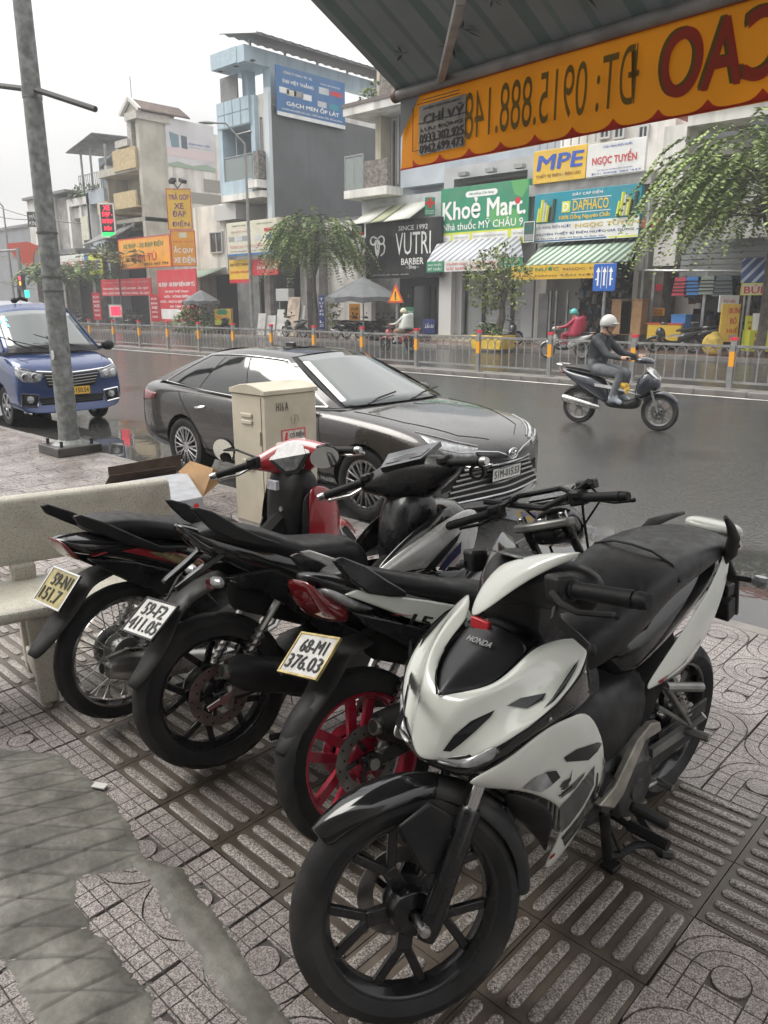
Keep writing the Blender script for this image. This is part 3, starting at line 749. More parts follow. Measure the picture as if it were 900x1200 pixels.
sign('red_banner','red banner with white lines stretched over the bicycle shop entrance',(118,328),(176,326),(119,347),25.2,pc('red'),[('MUA BÁN TRAO ĐỔI XE ĐẠP - XE ĐIỆN',.05,.1,.95,.28,'pink'),('MUA BÁN TRAO ĐỔI XE ĐẠP - ẮC QUY',.04,.45,.96,.65,'white',.03),('SỬA CHỮA THAY THẾ PHỤ TÙNG - ẮC QUY',.03,.73,.97,.93,'white',.03)])
sign('red_poster','large red poster with white text and a white panel at its foot',(183,317),(229,316),(188,376),25.3,pc('red'),[('XE ĐẠP - XE ĐẠP ĐIỆN KIM TÚ',.04,.22,.96,.34,'white',.04),('XE ĐẠP THỂ THAO',.2,.38,.8,.45,'white',.03),('NÔI - VÕNG ĐIỆN',.18,.48,.82,.55,'white',.03),('OTO - MOTO ĐIỆN TRẺ EM',.06,.58,.94,.65,'white',.03),('XE TẬP ĐI',.3,.68,.7,.74,'white',.03)],bands=[(.06,.76,.6,.96,pc('white'))])
for px,lab in (((107,343),'red flag banner with vertical white text left of the bicycle shop'),((175,345),'red flag banner with vertical white text right of the bicycle shop')):
    sign('flag_banner',lab,px,(px[0]+10,px[1]+2),(px[0]+4,px[1]+32),24.9,pc('red'),[(w_,.15,.1+.165*i,.85,.2+.165*i,'white',.03) for i,w_ in enumerate(('SỬA','BÁN','XE','ĐIỆN','TRẢ'))],level=True,th=.03)
sign('led_sign','small square lit red sign on the shop floor behind the fence',(127,357),(143,357),(128,372),25,pc('white'),[],level=True,bands=[(.15,.15,.85,.85,M('led red',(.9,.02,.05),.4,emit=1.2),'led_matrix')])

# -- low white shop with a window and a green awning
x0,x1=FX(231,Y),FX(268,Y);zt=FZ(232,243,Y)
b=Bld('low_white_shop','low white rendered shop with one small window and a green awning',(x0+x1)/2,Y)
b.b('wall',m_white,(x0,x1,Y,Y+9,FZ(240,322,Y),zt),(x0,x0+.3,Y,Y+9,Z0,FZ(240,322,Y)))
b.b('upper_box',M('dull white sheet',(.5,.5,.48),.7),(FX(270,Y)-.8,FX(285,Y),Y-.3,Y+2,FZ(272,258,Y),FZ(272,240,Y)))
b.win(FX(250,Y),FX(264,Y)+.05,FZ(250,297,Y),FZ(250,272,Y),Y-.02)
b.b('shopfront',m_dark,(x0+.3,x1-.05,Y+1.2,Y+1.5,Z0,FZ(240,322,Y)))
m=b.mb();za=FZ(240,318,Y);m.sheet([[(x0-.8,Y-1.9,za-.55),(x1-.1,Y-1.9,za-.45)],[(x0-.3,Y-.05,za),(x1-.1,Y-.05,za+.15)]]);m.build('awning',M('green corrugated sheet',(.25,.33,.26),.6,stripe=(0,.16,(.34,.42,.33),.5)),b.t,solid=.06)

# -- pale blue tile showroom with the tall grey side wall
x0,x1=FX(264,Y-.55),FX(325,Y);X1=x1
zc1,zc0=FZ(266,150,Y),FZ(268,231,Y)
zr=FZ(262,78,Y-1.2)
b=Bld('tile_showroom','tall pale blue and white building with flat roof canopy and grey side wall',(x0+x1)/2,Y)
xm=FX(302,Y-.45)
zp=FZ(266,124,Y)
b.b('wall',m_white,(x0+.2,x1-.3,Y+1.8,Y+9,Z0,zp-.2),(xm,x1-.3,Y-.2,Y+1.8,zc0+.4,FZ(305,112,Y)))
b.b('grey_wall',m_grey,(x1-.3,x1,Y-.05,Y+12,Z0,atX(330,126,X1).z))
b.b('corner_strip',M('pale corner trim',(.55,.6,.63),.6),(x1-.3,x1+.06,Y-.25,Y-.06,5.2,atX(325,105,X1).z))
# blue front: frame of tiles around the balcony
zb1,zb0=FZ(268,155,Y),FZ(268,216,Y)
b.b('blue_frame',m_lblue,(x0,x0+.42,Y-.55,Y+1.8,zb0,zb1),(x0,xm,Y-.55,Y+1.8,zc0,zb0),(x0,xm,Y-.55,Y+1.8,zb1,zp),(xm-.06,xm+.3,Y-.45,Y-.2,zc0,zp))
for i in range(4):
    for j in range(2):b.b('facing_tile',m_lblue,(x0+.06+i*(xm-x0)/4,x0+(i+1)*(xm-x0)/4,Y-.59,Y-.552,zb1+.05+j*(zp-zb1)/2,zb1+(j+1)*(zp-zb1)/2))
b.b('balcony_recess',M('balcony wall',(.47,.46,.44),.8),(x0+.42,xm,Y+1.5,Y+1.79,zb0,zb1))
b.win(x0+1.2,xm-.3,zb0+.15,zb1-.6,Y+1.48)
o=b.b('balcony_glass',M('green balcony glass',(.35,.4,.38),.1,alpha=.45),(x0+.42,xm,Y-.5,Y-.47,zb0,zb0+1.15));b.rail(x0+.4,xm,Y-.48,zb0+1.12,zb0+1.25,m_steel,1)
m=b.mb();m.tube([(x0+1.6,Y-.48,zb0+1.2),(x0+1.6,Y-.48,zb0+2.3),(xm,Y-.48,zb0+2.3)],.04,6);m.build('handrail',m_steel,b.t)
b.win(xm+.55,x1-.55,zb0+.6,zb0+2.9,Y-.2);b.b('flower_box',m_stone,(xm+.45,x1-.32,Y-.75,Y-.25,zc0+.55,zc0+1.9))
b.b('balcony_slab',m_white,(xm-.0,x1-.31,Y-.9,Y-.2,zc0+.1,zc0+.5))
for zz in (0,1):b.b('terrace_post',m_lblue,(x0+1.55+zz*.0,x0+2.05,Y+.1+3.5*zz,Y+.6+3.5*zz,zp,zr))
b.b('terrace_screen',m_sheet,(x0+.1,x0+1.6,Y-.3,Y-.2,zp,zp+1.3))
# roof canopy: slab over the front, sheet roof on beams behind
b.b('canopy_slab',M('blue canopy',(.40,.50,.57),.7,var=.12),(FX(260,Y-1.2),x1-1.2,Y-1.2,Y+1.0,zr,zr+.75))
for k in range(3):b.b('downlight',m_blk,(x0+.8+k*1.4,x0+1.0+k*1.4,Y-.9,Y-.7,zr-.03,zr+.02))
b.b('beam',m_lblue,(x1-1.15,x1-.55,Y-1.2,Y+13,zr-.05,zr+.72),(x0-.1,x1-1.2,Y+3.4,Y+3.9,zr,zr+.5))
for yy in (Y+.4,Y+8.6):b.b('roof_post',m_lblue,(x1-1.1,x1-.5,yy,yy+.6,atX(330,126,X1).z-.3,zr))
m=b.mb()
for k in range(22):
    ya=Y-1.2+k*.62;m.sheet([[(x0+1.5,ya,zr+1.55),(x1+.6,ya,zr+.95)],[(x0+1.5,ya+.3,zr+1.63),(x1+.6,ya+.3,zr+1.03)],[(x0+1.5,ya+.62,zr+1.55),(x1+.6,ya+.62,zr+.95)]])
m.build('sheet_roof',M('dark roof sheet',(.1,.1,.1),.6,var=.2),b.t,solid=.04,smooth=0)
m=b.mb()
for k in range(6):m.bar((x1-.8,Y-.6+k*2.3,zr+.7),(x1-.8,Y-.6+k*2.3,zr+1.05),.1)
m.bar((x1+.5,Y-1.2,zr+1.0),(x1+.5,Y+12.5,zr+1.0),.1);m.build('roof_frame',m_steel,b.t)
zg=FZ(285,238,Y)
b.b('lower_soffit',m_white,(x0+.1,x1-.31,Y-.6,Y+1.7,zc0-.35,zc0-.02));b.win(FX(300,Y),x1-.5,FZ(300,258,Y),FZ(300,243,Y),Y+1.6,mull=3)
b.b('shopfront',m_dark,(x0+.6,x1-.5,Y+1.2,Y+1.79,Z0,5.1));b.b('pillar',m_conc,(x1-.8,x1-.31,Y-.3,Y+1.1,Z0,5.1));b.b('roller_shutter',m_shut,(x0+.1,x0+2.2,Y+.2,Y+.3,Z0,4.4))
def gach(t,w,h,e):
    for k,(u,v,c) in enumerate(((.1,.42,'white'),(.2,.44,'cream'),(.3,.43,'grey'),(.42,.45,'white'),(.64,.52,'pale'),(.82,.52,'teal'))):MB().bx(u*w-.3,u*w+.35,min(0,e*1.5),max(0,e*1.5),(1-v-.12)*h,(1-v)*h).build('print',pc(c),t)
sign('tile_company_sign','large blue company sign reading GẠCH MEN ỐP LÁT high on the grey wall',(323,75),(404,96),(324,134),0,pc('blue'),[('CÔNG TY TNHH - TM - XD',.1,.08,.5,.14,'white'),('ĐẠI VIỆT THẮNG',.08,.22,.52,.34,'white',.04),('TRUNG TÂM PHÂN PHỐI',.62,.12,.92,.17,'white'),('GẠCH MEN ỐP LÁT',.13,.64,.9,.79,'white',.04),('CHUYÊN SƠN NƯỚC CÁC LOẠI - THIẾT BỊ NHÀ TẮM - ĐỒ GIA DỤNG',.06,.82,.95,.88,'white',.02)],side=X1+.25,raw=gach,bands=[(0,.92,1,1,pc('white')),(.6,.22,.75,.36,pc('pale')),(.78,.24,.95,.34,pc('red'))])
def gach2(t,w,h,e):
    for k,(u,v,c) in enumerate(((.1,.42,'grey'),(.26,.42,'pale'),(.38,.42,'grey'),(.63,.44,'pale'),(.85,.44,'blue'))):MB().bx(u*w-.25,u*w+.25,min(0,e*1.5),max(0,e*1.5),(1-v-.14)*h,(1-v)*h).build('print',pc(c),t)
sign('cream_shop_sign','cream shop sign with faded red words GẠCH MEN ỐP LÁT over the showroom',(265,262),(324,253),(266,301),Y-1.5,pc('cream'),[('CÔNG TY TNHH',.12,.08,.4,.13,'black'),('ĐẠI VIỆT THẮNG',.1,.22,.5,.33,'pink'),('TRUNG TÂM PHÂN PHỐI',.62,.08,.92,.13,'black'),('GẠCH MEN ỐP LÁT',.06,.64,.93,.79,'pink',.03),('CHUYÊN SƠN NƯỚC CÁC LOẠI - THIẾT BỊ NHÀ TẮM',.06,.83,.95,.89,'navy',.02)],raw=gach2,bands=[(0,.93,1,1,pc('blue')),(.76,.25,.93,.35,pc('red'))],th=.3)
sign('cream_shop_sign','pinkish end panel beside the cream shop sign with faded lettering',(325,254),(348,257),(326,300),0,pc('pink'),[('ĐẠI VIỆT THẮNG',.1,.38,.9,.46,'cream',.03)],side=FX(325,Y-1.5)+.02,bands=[(.2,.66,.7,.9,pc('pale'))])
sign('yellow_shop_sign','faded yellow lower sign with red foot beside the showroom shutter',(268,305),(294,304),(269,332),Y-1.2,pc('yellow'),[('ĐẠI VIỆT THẮNG',.06,.1,.94,.3,'brown',.03),('GẠCH MEN - SƠN NƯỚC',.05,.45,.95,.6,'red',.03)],bands=[(0,.84,1,1,pc('red'))])
sign('red_shop_sign','red lower sign reading ĐẠI VIỆT THẮNG beside the showroom door',(295,304),(325,301),(296,323),Y-1.15,pc('red'),[('ĐẠI VIỆT THẮNG',.2,.35,.97,.68,'white',.02),('TRUNG TÂM',.3,.12,.8,.22,'pink')])

# -- low shop between the grey wall and the barber
x0,x1=X1+.05,FX(430,Y)
b=Bld('low_corner_shop','low shuttered shop half hidden by the drooping street tree',(x0+x1)/2,Y)
b.b('wall',m_conc,(x0,x1,Y+3.4,Y+9,Z0,6.2),(FX(352,Y),FX(352,Y)+.5,Y,Y+3.4,Z0,5.6),(FX(372,Y),FX(372,Y)+.45,Y-.3,Y+3.4,Z0,5.2));b.b('dark_recess',m_dark,(x0+.1,FX(352,Y)-.05,Y+1.6,Y+3.39,Z0,4.9));b.b('door_panel',m_shut,(FX(354,Y),FX(371,Y),Y+.8,Y+.9,Z0,4.6));b.b('white_wall',m_white,(FX(374,Y)+.2,x1,Y+.3,Y+.6,Z0,5.6))
b.win(FX(418,Y),FX(428,Y),FZ(420,295,Y),FZ(420,277,Y),Y+.3);b.b('ledge',m_cream,(FX(409,Y),x1-.02,Y-.4,Y+.29,FZ(420,310,Y),FZ(420,306,Y)),(FX(409,Y),x1-.02,Y-.15,Y+.29,FZ(420,300,Y),FZ(420,296,Y)))

# -- pale house above the barber shop, with a balcony
x0,x1=FX(423,Y),FX(517,Y)
b=Bld('pale_balcony_house','pale blue and cream house with a stone faced balcony above the barber',(x0+x1)/2,Y)
ztop=FZ(440,135,Y);zbal=FZ(440,224,Y)
b.b('wall',M('very pale blue render',(.5,.55,.6),.8,var=.12,vs=1),(x0+1.2,x1,Y+1.0,Y+10,5.3,ztop+1.8),(FX(467,Y),x1,Y+.1,Y+1.0,zbal,ztop));b.b('cream_pier',m_cream,(FX(437,Y),FX(443,Y),Y+.2,Y+1.0,zbal,ztop),(FX(437,Y),FX(442,Y),Y+.3,Y+.8,ztop+.4,ztop+5))
b.b('eave',m_white,(x0-.3,x1,Y-.8,Y+1.2,ztop,ztop+.35));b.b('eave_edge',M('brown eave edge',(.14,.11,.1),.6),(x0-.35,x1,Y-.85,Y+1.2,ztop+.35,ztop+.5))
b.b('balcony',m_white,(x0-.1,FX(470,Y),Y-1.0,Y+.1,zbal-.35,zbal));b.b('stone_parapet',m_stone,(FX(443,Y),FX(470,Y),Y-.95,Y-.75,zbal,zbal+1.15));b.rail(x0-.05,FX(443,Y),Y-.95,zbal,zbal+1.5,m_steel,.6);b.b('glass_rail',M('green balcony glass',(.35,.4,.38),.1,alpha=.45),(x0,FX(443,Y),Y-.97,Y-.95,zbal,zbal+1.4))
b.win(FX(444,Y),FX(454,Y),zbal+.2,zbal+3.2,Y+.95);m=b.mb()
for k in range(9):
    xx=FX(453,Y)+k*.2;m.bx(xx,xx+.13,Y+.7+.05*(k%2),Y+.8+.05*(k%2),zbal+.3,zbal+3.3)
m.build('curtain',M('grey curtain',(.38,.37,.35),.9),b.t)
b.b('upper_stone',m_stone,(FX(450,Y),FX(470,Y),Y-.3,Y,ztop+.5,ztop+1.6));b.rail(x0+1,FX(475,Y),Y+.4,ztop+.5,ztop+2.0,m_white,.5,.05)
b.b('band_wall',M('peeling pale wall',(.48,.5,.5),.85,var=.3,vs=2,dirt=(.28,.28,.28),ds=2),(x0+.1,x1,Y+.0,Y+.95,FZ(470,262,Y),zbal-.36))
m=b.mb();zz=FZ(470,250,Y)
for k,cc in enumerate((0,1,0,0)):pass
xs=[FX(v,Y) for v in (432,455,470,500)]
for k in range(3):
    m=b.mb();m.sheet([[(xs[k],Y-1.2,zz-.45),(xs[k+1]-.03,Y-1.2,zz-.4)],[(xs[k]+.3,Y-.02,zz+.35),(xs[k+1]+.27,Y-.02,zz+.4)]]);m.build('awning_panel',M('white awning sheet',(.62,.62,.56),.6) if k!=1 else M('olive awning sheet',(.36,.38,.24),.6),b.t,solid=.04)
# barber shop below
x0b,x1b=FX(429,Y-.6),FX(518,Y-.6)
b.b('shop_interior',m_dark,(x0+.6,x1-.1,Y+2.2,Y+2.6,Z0,5.3));b.b('glass_front',m_glass,(FX(470,Y),x1-.7,Y+.9,Y+.95,Z0+.1,FZ(480,335,Y)))
for xx in (FX(466,Y),FX(487,Y),FX(493,Y),FX(510,Y)):b.b('door_frame',m_blk,(xx,xx+.18,Y+.8,Y+1.02,Z0,FZ(480,335,Y)))
b.b('counter',m_blk,(FX(450,Y),FX(463,Y),Y+1.2,Y+1.9,Z0,2.4));m=b.mb()
for k in range(3):m.bx(FX(450,Y)+.5,FX(450,Y)+.9,Y+1.17,Y+1.19,.7+k*.6,.82+k*.6)
m.build('drawer_label',pc('grey'),b.t)
def vutri(t,w,h,e):
    m=MB()
    for k in range(44):m.bx(w*k/44+.02,w*(k+.5)/44,min(0,e*1.2),max(0,e*1.2),0,h)
    m.build('corrugation',m_blk,t)
    cx,cz=w*.17,h*.62;s=h*.17;m=MB();tw=lambda pts,r:m.tube([(cx+p[0]*s,e*3,cz+p[1]*s) for p in pts],r*s,5)
    for sg in (-1,1):
        tw([(sg*.1,.55)]+[(sg*(.62+.42*math.cos(a)),.35+.42*math.sin(a)) for a in [2.2-.5*k for k in range(12)]],.1)
        tw([(sg*.18,.3),(sg*.3,-.2),(sg*.22,-.8),(sg*.08,-1.2)],.09);tw([(sg*.22,.05),(sg*.45,.12)],.08);tw([(sg*.06,-.75),(sg*.22,-.62)],.1)
    tw([(0,.5),(0,-.5)],.06);tw([(.9+.0,.1),(1.15,-.4),(1.0,-.95),(.55,-1.25)],.09)
    m.prism([(cx-.18*s,cz-.75*s),(cx+.18*s,cz-.75*s),(cx,cz-1.5*s)],min(e,e*3),max(e,e*3));m.build('ram_emblem',tm('white'),t)
sign('barber_sign','big black corrugated sign with white ram head reading VUTRI BARBER SHOP',(428.5,262),(517,250),(429.5,327),Y-.6,pc('black'),[('SINCE 1992',.46,.1,.84,.18,'white'),('VUTRI',.42,.22,.88,.6,'white',.0),('BARBER',.5,.66,.79,.77,'white',.02),('- Shop -',.57,.78,.73,.86,'white',.02),('HỚT TÓC NAM - UỐN - NHUỘM - TẠO KIỂU',.1,.92,.6,.95,'white')],raw=vutri,th=.2)
sign('barber_side_sign','small black and red projecting sign reading VUTRI',(412,262),(427,264),(412,276),Y-.7,pc('black'),[('VUTRI',.1,.2,.8,.66,'white',.0)],bands=[(.02,.72,.98,.97,pc('red'))],level=True)

# -- pharmacy
x0,x1=FX(517,Y),FX(627,Y);ztop=FZ(530,196,Y)
b=Bld('pharmacy_building','grey framed shop building behind the big green pharmacy sign',(x0+x1)/2,Y)
zs=FZ(517,222,Y);m_pw=M('pale grey frame',(.44,.45,.46),.75,var=.15,vs=1)
b.b('wall',m_pw,(x0+.05,x0+.6,Y,Y+2,3.2,ztop),(x1-.6,x1-.05,Y,Y+2,Z0,ztop),(x0+.6,x1-.6,Y,Y+2,ztop-.5,ztop),(x0+.05,x1-.05,Y+2,Y+10,Z0,ztop))
b.b('loggia',m_sheet,(x0+.6,x1-.6,Y+1.5,Y+1.99,zs-.4,ztop-.5));b.b('loggia_beam',m_pw,(x0+.6,x1-.6,Y+.7,Y+1.1,zs+.25,zs+.5))
for k in range(3):b.b('spot_lamp',m_steel,(x0+1.2+k*1.4,x0+1.6+k*1.4,Y-.5,Y-.2,zs+.35,zs+.5))
b.b('white_pier',M('clean white pier',(.72,.72,.7),.6),(x0+.05,x0+.75,Y-.2,Y+1,Z0,3.6));b.b('side_panel',m_pw,(x0+.75,FX(540,Y),Y+.1,Y+.3,Z0,3.4));b.b('base_step',m_cream,(x0+.05,x1-.05,Y-.7,Y+1,Z0,.25))
m_store=M('bright shop interior',(.33,.35,.36),.6,var=.5,vs=1.2)
b.b('interior',m_store,(FX(540,Y),x1-.6,Y+1.7,Y+1.98,.25,3.5));m=b.mb()
for k in range(26):xx,zz=random.uniform(FX(545,Y),x1-1.2),.5+.5*random.randint(0,5);m.bx(xx,xx+random.uniform(.2,.5),Y+1.4,Y+1.6,zz,zz+random.uniform(.15,.4))
tag(m.build('shelf_goods',M('pale boxes',(.45,.47,.46),.6,var=.6,vs=3),b.t),kind='stuff');b.b('shelf',m_frame,*[(FX(545,Y),x1-.8,Y+1.3,Y+1.65,.45+.5*k,.49+.5*k) for k in range(5)])
for xa,xb_ in ((540,562),(562,596),(596,620)):
    f=b.b('glass_door',m_blk,(FX(xa,Y),FX(xa,Y)+.09,Y+.35,Y+.45,.25,3.4),(FX(xb_,Y)-.09,FX(xb_,Y),Y+.35,Y+.45,.25,3.4),(FX(xa,Y)+.09,FX(xb_,Y)-.09,Y+.35,Y+.45,3.3,3.4))
    b.b('pane',M('clear shop glass',(.75,.8,.8),.03,alpha=.25,spec=.8),(FX(xa,Y)+.09,FX(xb_,Y)-.09,Y+.39,Y+.41,.25,3.3),parent=f)
def khoe(t,w,h,e):
    for pts in ([(.8,.0),(.98,0),(.99,.12),(.93,.28),(.85,.22)],[(.55,.55),(.62,.35),(.7,.3),(.9,.5),(.93,.74),(.7,.74),(.62,.66)]):
        MB().prism([(u*w,(1-v)*h) for u,v in pts],min(0,e*.7),max(0,e*.7)).build('leaf_print',M('print leaf green',(.1,.36,.12),.4),t)
    m=MB();m.lathe([(0,e*3),(h*.055,e*3),(h*.055,0)],(w*.885,0,h*.68),'Y',14);m.build('red_berry',tm('red'),t)
    m=MB();m.prism([(w*.3,h*.84),(w*.32,h*.81),(w*.64,h*.81),(w*.66,h*.84),(w*.66,h*.88),(w*.64,h*.91),(w*.32,h*.91),(w*.3,h*.88)],min(0,e*1.2),max(0,e*1.2));m.build('pill_label',tm('white'),t)
sign('pharmacy_sign','large green pharmacy sign reading Khoẻ Mart Nhà thuốc MỸ CHÂU 9',(517,222),(621,209),(516,291),Y-.4,pc('green'),[('Hệ thống Cửa hàng',.34,.105,.62,.165,'green'),('Khoẻ Mart.',.03,.2,.97,.53,'white',.03),('Nhà thuốc MỸ CHÂU 9',.03,.55,.95,.71,'white',.012),('THUỐC',.04,.83,.1,.86,'grey'),('THIẾT BỊ Y TẾ',.17,.82,.33,.86,'grey'),('THỰC PHẨM CHỨC NĂNG',.4,.81,.76,.86,'grey'),('MỸ PHẨM',.85,.8,.98,.85,'grey'),('450 Tên Lửa, Phường Bình Trị Đông',.02,.93,.55,.965,'black')],raw=khoe,th=.2,
     bands=[(0,.75,1,1,pc('lime')),(.02,.79,.13,.9,pc('white')),(.16,.785,.36,.9,pc('white')),(.39,.78,.79,.9,pc('white')),(.83,.77,1,.89,pc('white'))])
m_strip=M('grey striped canvas',(.55,.56,.57),.7,stripe=(0,.34,(.22,.24,.28),.45))
m=b.mb();a,c_=atY(520,292,Y-.4),atY(500,307,Y-2.2);d_=atY(612,291,Y-2.2)
m.sheet([[(FX(500,Y-2.2),Y-2.2,c_.z),(FX(612,Y-2.2),Y-2.2,c_.z)],[(x0+.1,Y-.35,c_.z+.95),(x1-.6,Y-.35,c_.z+.95)]]);m.build('awning',m_strip,b.t,solid=.03)
zv=c_.z
for k,(u0,u1,cc) in enumerate(((0,.2,'green'),(.2,.48,'white'),(.48,.78,'white'),(.78,1,'green'))):
    xa,xb_=FX(500,Y-2.2),FX(612,Y-2.2);xx0,xx1=xa+(xb_-xa)*u0,xa+(xb_-xa)*u1
    v_=b.b('valance',pc(cc),(xx0+.02,xx1-.02,Y-2.24,Y-2.2,zv-.42,zv));m=b.mb()
    put_text(m,'NHÀ THUỐC' if cc=='green' else 'CHĂM SÓC',(xx0,Y-2.26,zv-.42),(1,0,0),(0,0,1),.12,.24,(xx1-xx0)-.12,.36);m.build('lettering',tm('white' if cc=='green' else 'red'),v_,smooth=0);m=b.mb();put_text(m,'MỸ CHÂU' if cc=='green' else 'SỨC KHOẺ',(xx0,Y-2.26,zv-.42),(1,0,0),(0,0,1),.12,.06,(xx1-xx0)-.12,.2);m.build('lettering',tm('white' if cc=='green' else 'red'),v_,smooth=0)
def cross(t,w,h,e):
    m=MB();cx,cz=w*.5,h*.68;q=w*.15
    m.bx(cx-q,cx+q,min(0,e*4),max(0,e*4),cz-3*q,cz+3*q);m.bx(cx-3*q,cx-q,min(0,e*4),max(0,e*4),cz-q,cz+q);m.bx(cx+q,cx+3*q,min(0,e*4),max(0,e*4),cz-q,cz+q);m.build('red_cross',tm('red'),t)
sign('cross_sign','green projecting sign with a red cross beside the pharmacy',(498,231),(510,231),(499,252),Y-1.0,pc('green'),[('NHÀ THUỐC',.1,.7,.9,.8,'white',.02),('MỸ CHÂU 9',.1,.84,.9,.93,'white',.02)],level=True,raw=cross)

# -- electrical shop
x0,x1=FX(628,Y),FX(757,Y);ztop=FZ(700,150,Y)
b=Bld('electrical_shop','cluttered electrical goods shop building behind two stacked signboards',(x0+x1)/2,Y)
b.b('wall',m_white,(x0,x1,Y+1.3,Y+10,Z0,ztop+.4),(x0,x0+.5,Y,Y+1.3,Z0,FZ(628,216,Y)),(x1-.5,x1,Y,Y+1.3,Z0,FZ(757,200,Y)));b.b('ledge',m_conc,(x0-.2,x1+.1,Y-.5,Y+1.29,FZ(628,232,Y),FZ(628,219,Y)))
for k,px in enumerate((692,708,735)):b.win(FX(px,Y+1.3),FX(px+12,Y+1.3),FZ(px,166,Y+1.3),FZ(px,150,Y+1.3),Y+1.28)
b.rail(x0,FX(690,Y),Y-.2,FZ(640,176,Y),FZ(640,164,Y),m_steel,.3)
b.b('lintel',m_dark,(x0+.5,x1-.5,Y+.5,Y+1.29,3.4,FZ(628,284,Y)));b.b('interior',m_dark,(x0+.5,x1-.5,Y+1.2,Y+1.28,Z0,3.4))
m=b.mb()
for k in range(340):
    xx=random.uniform(FX(668,Y),x1-.8);zz=random.uniform(.3,3.2);s=random.uniform(.04,.14);m.cm=k%6;m.box((xx,Y+random.uniform(.5,1.1),zz),(s,s,s*random.uniform(.8,2.2)),rz=k)
tag(m.build('hanging_goods',[M('goods dark',(.03,.03,.035),.4),M('goods grey',(.14,.14,.14),.4),M('goods green',(.05,.13,.07),.5),M('goods steel',(.28,.28,.29),.3),M('goods rust',(.2,.07,.04),.5),M('goods bluish',(.06,.09,.15),.5)],b.t),kind='stuff')
b.b('white_door',m_frame,(FX(640,Y),FX(667,Y),Y+.9,Y+.95,Z0,3.2));b.b('grey_board',m_shut,(FX(634,Y),FX(645,Y),Y-.1,Y,.2,2.0))
for xx in (FX(648,Y),FX(655,Y),FX(668,Y)):b.b('gate_post',m_steel,(xx,xx+.08,Y-.2,Y-.1,Z0,2.1))
m_grn=M('green striped canvas',(.50,.56,.48),.7,stripe=(0,.3,(.10,.19,.13),.5))
zv=FZ(615,311,Y-2.3);xa,xb_=FX(614,Y-2.3),FX(738,Y-2.3)
m=b.mb();m.sheet([[(xa,Y-2.3,zv),(xb_,Y-2.3,zv)],[(x0+.3,Y-.02,zv+.95),(x1-.4,Y-.02,zv+.95)]]);m.build('awning',m_grn,b.t,solid=.03)
m=b.mb();put_text(m,'MUAXANHTRE ĐIỆN NƯỚC',(xa-.6,Y-2.4,zv-.5),(1,0,0),(0,0,1),.2,.28,2.9,.45) if False else None
v_=b.b('valance',pc('yellow'),(xa-.55,FX(718,Y-2.3),Y-2.35,Y-2.32,zv-.52,zv-.02));m=b.mb();put_text(m,'ĐIỆN NƯỚC',(xa-.5,Y-2.37,zv-.5),(1,0,0),(0,0,1),.1,.24,2.0,.44);m.build('lettering',tm('green'),v_,smooth=0);m=b.mb();put_text(m,'NGỌC TUYỀN',(xa-.5,Y-2.37,zv-.5),(1,0,0),(0,0,1),2.2,.26,4.2,.4);m.build('lettering',tm('brown'),v_,smooth=0);m=b.mb();put_text(m,'GIAO HÀNG TẬN NƠI',(xa-.5,Y-2.37,zv-.5),(1,0,0),(0,0,1),.1,.06,3.4,.16);m.build('lettering',tm('brown'),v_,smooth=0)
sign('mpe_sign','orange signboard reading MPE in blue letters',(626,178),(688,170),(626,216),Y-.6,pc('yellow'),[('MPE',.08,.16,.92,.6,'blue',.035,.15),('THIẾT BỊ ĐIỆN - ĐÈN LED',.06,.7,.92,.86,'brown',.015)],th=.15)
sign('shop_sign','white signboard reading NGỌC TUYỀN in red letters',(689,170),(758,161),(689,208),Y-.6,pc('white'),[('CỬA HÀNG ĐIỆN NƯỚC',.28,.08,.78,.18,'blue',.02),('NGỌC TUYỀN',.1,.3,.86,.7,'red',.03),('450 TÊN LỬA, PHƯỜNG BÌNH TRỊ ĐÔNG',.2,.8,.8,.85,'blue'),('ĐT: 0908 385 437',.1,.9,.95,.95,'blue')],th=.15)
def dapha(t,w,h,e):
    for u in (.03,.79):
        for k,c in enumerate(('lime','lime','pale','lime','black','dgreen')):
            m=MB();m.tube([((u+.02+k*.028)*w,e*3,.42*h),((u+.035+k*.028)*w,e*3,(.7+.22*((k*3)%4)/4)*h)],.075,6);m.build('cable_print',pc(c),t)
    m=MB();m.bx(.28*w,.36*w,min(0,e*2),max(0,e*2),.58*h,.8*h);m.build('letter_block',pc('lime'),t)
sign('cable_sign','teal and white signboard reading DAPHACO and NGỌC TUYỀN',(627,228),(753,210),(626,285),Y-.6,pc('teal'),[('DÂY CÁP ĐIỆN',.38,.04,.66,.12,'white',.02),('DAPHACO',.39,.2,.72,.4,'yellow',.02),('D',.295,.23,.345,.39,'white',.05),('100% Đồng Nguyên Chất',.26,.46,.74,.58,'yellow',.03),('CỬA HÀNG ĐIỆN NƯỚC',.01,.64,.38,.74,'navy',.01),('NGỌC TUYỀN',.42,.62,1.0,.76,'gold',.03),('CHUYÊN THIẾT BỊ ĐIỆN NƯỚC GIA DỤNG',.01,.79,.96,.87,'navy',.02),('450 Tên Lửa, P. Bình Trị Đông, Q. Bình Tân',.01,.91,.7,.945,'navy')],raw=dapha,th=.2,bands=[(0,.61,1,1,pc('white')),(.0,.955,.72,.985,pc('blue')),(.74,.955,1,.985,pc('lime')),(.375,.17,.74,.185,pc('white')),(.375,.43,.74,.445,pc('white'))])
sign('number_sign','small dark square sign at the corner of the cable signboard',(614,260),(627,258),(615,284),Y-.9,pc('dgreen'),[('SỐ ĐT',.15,.2,.85,.4,'teal')],border=pc('white'),bands=[(.08,.62,.92,.92,pc('grey'))])

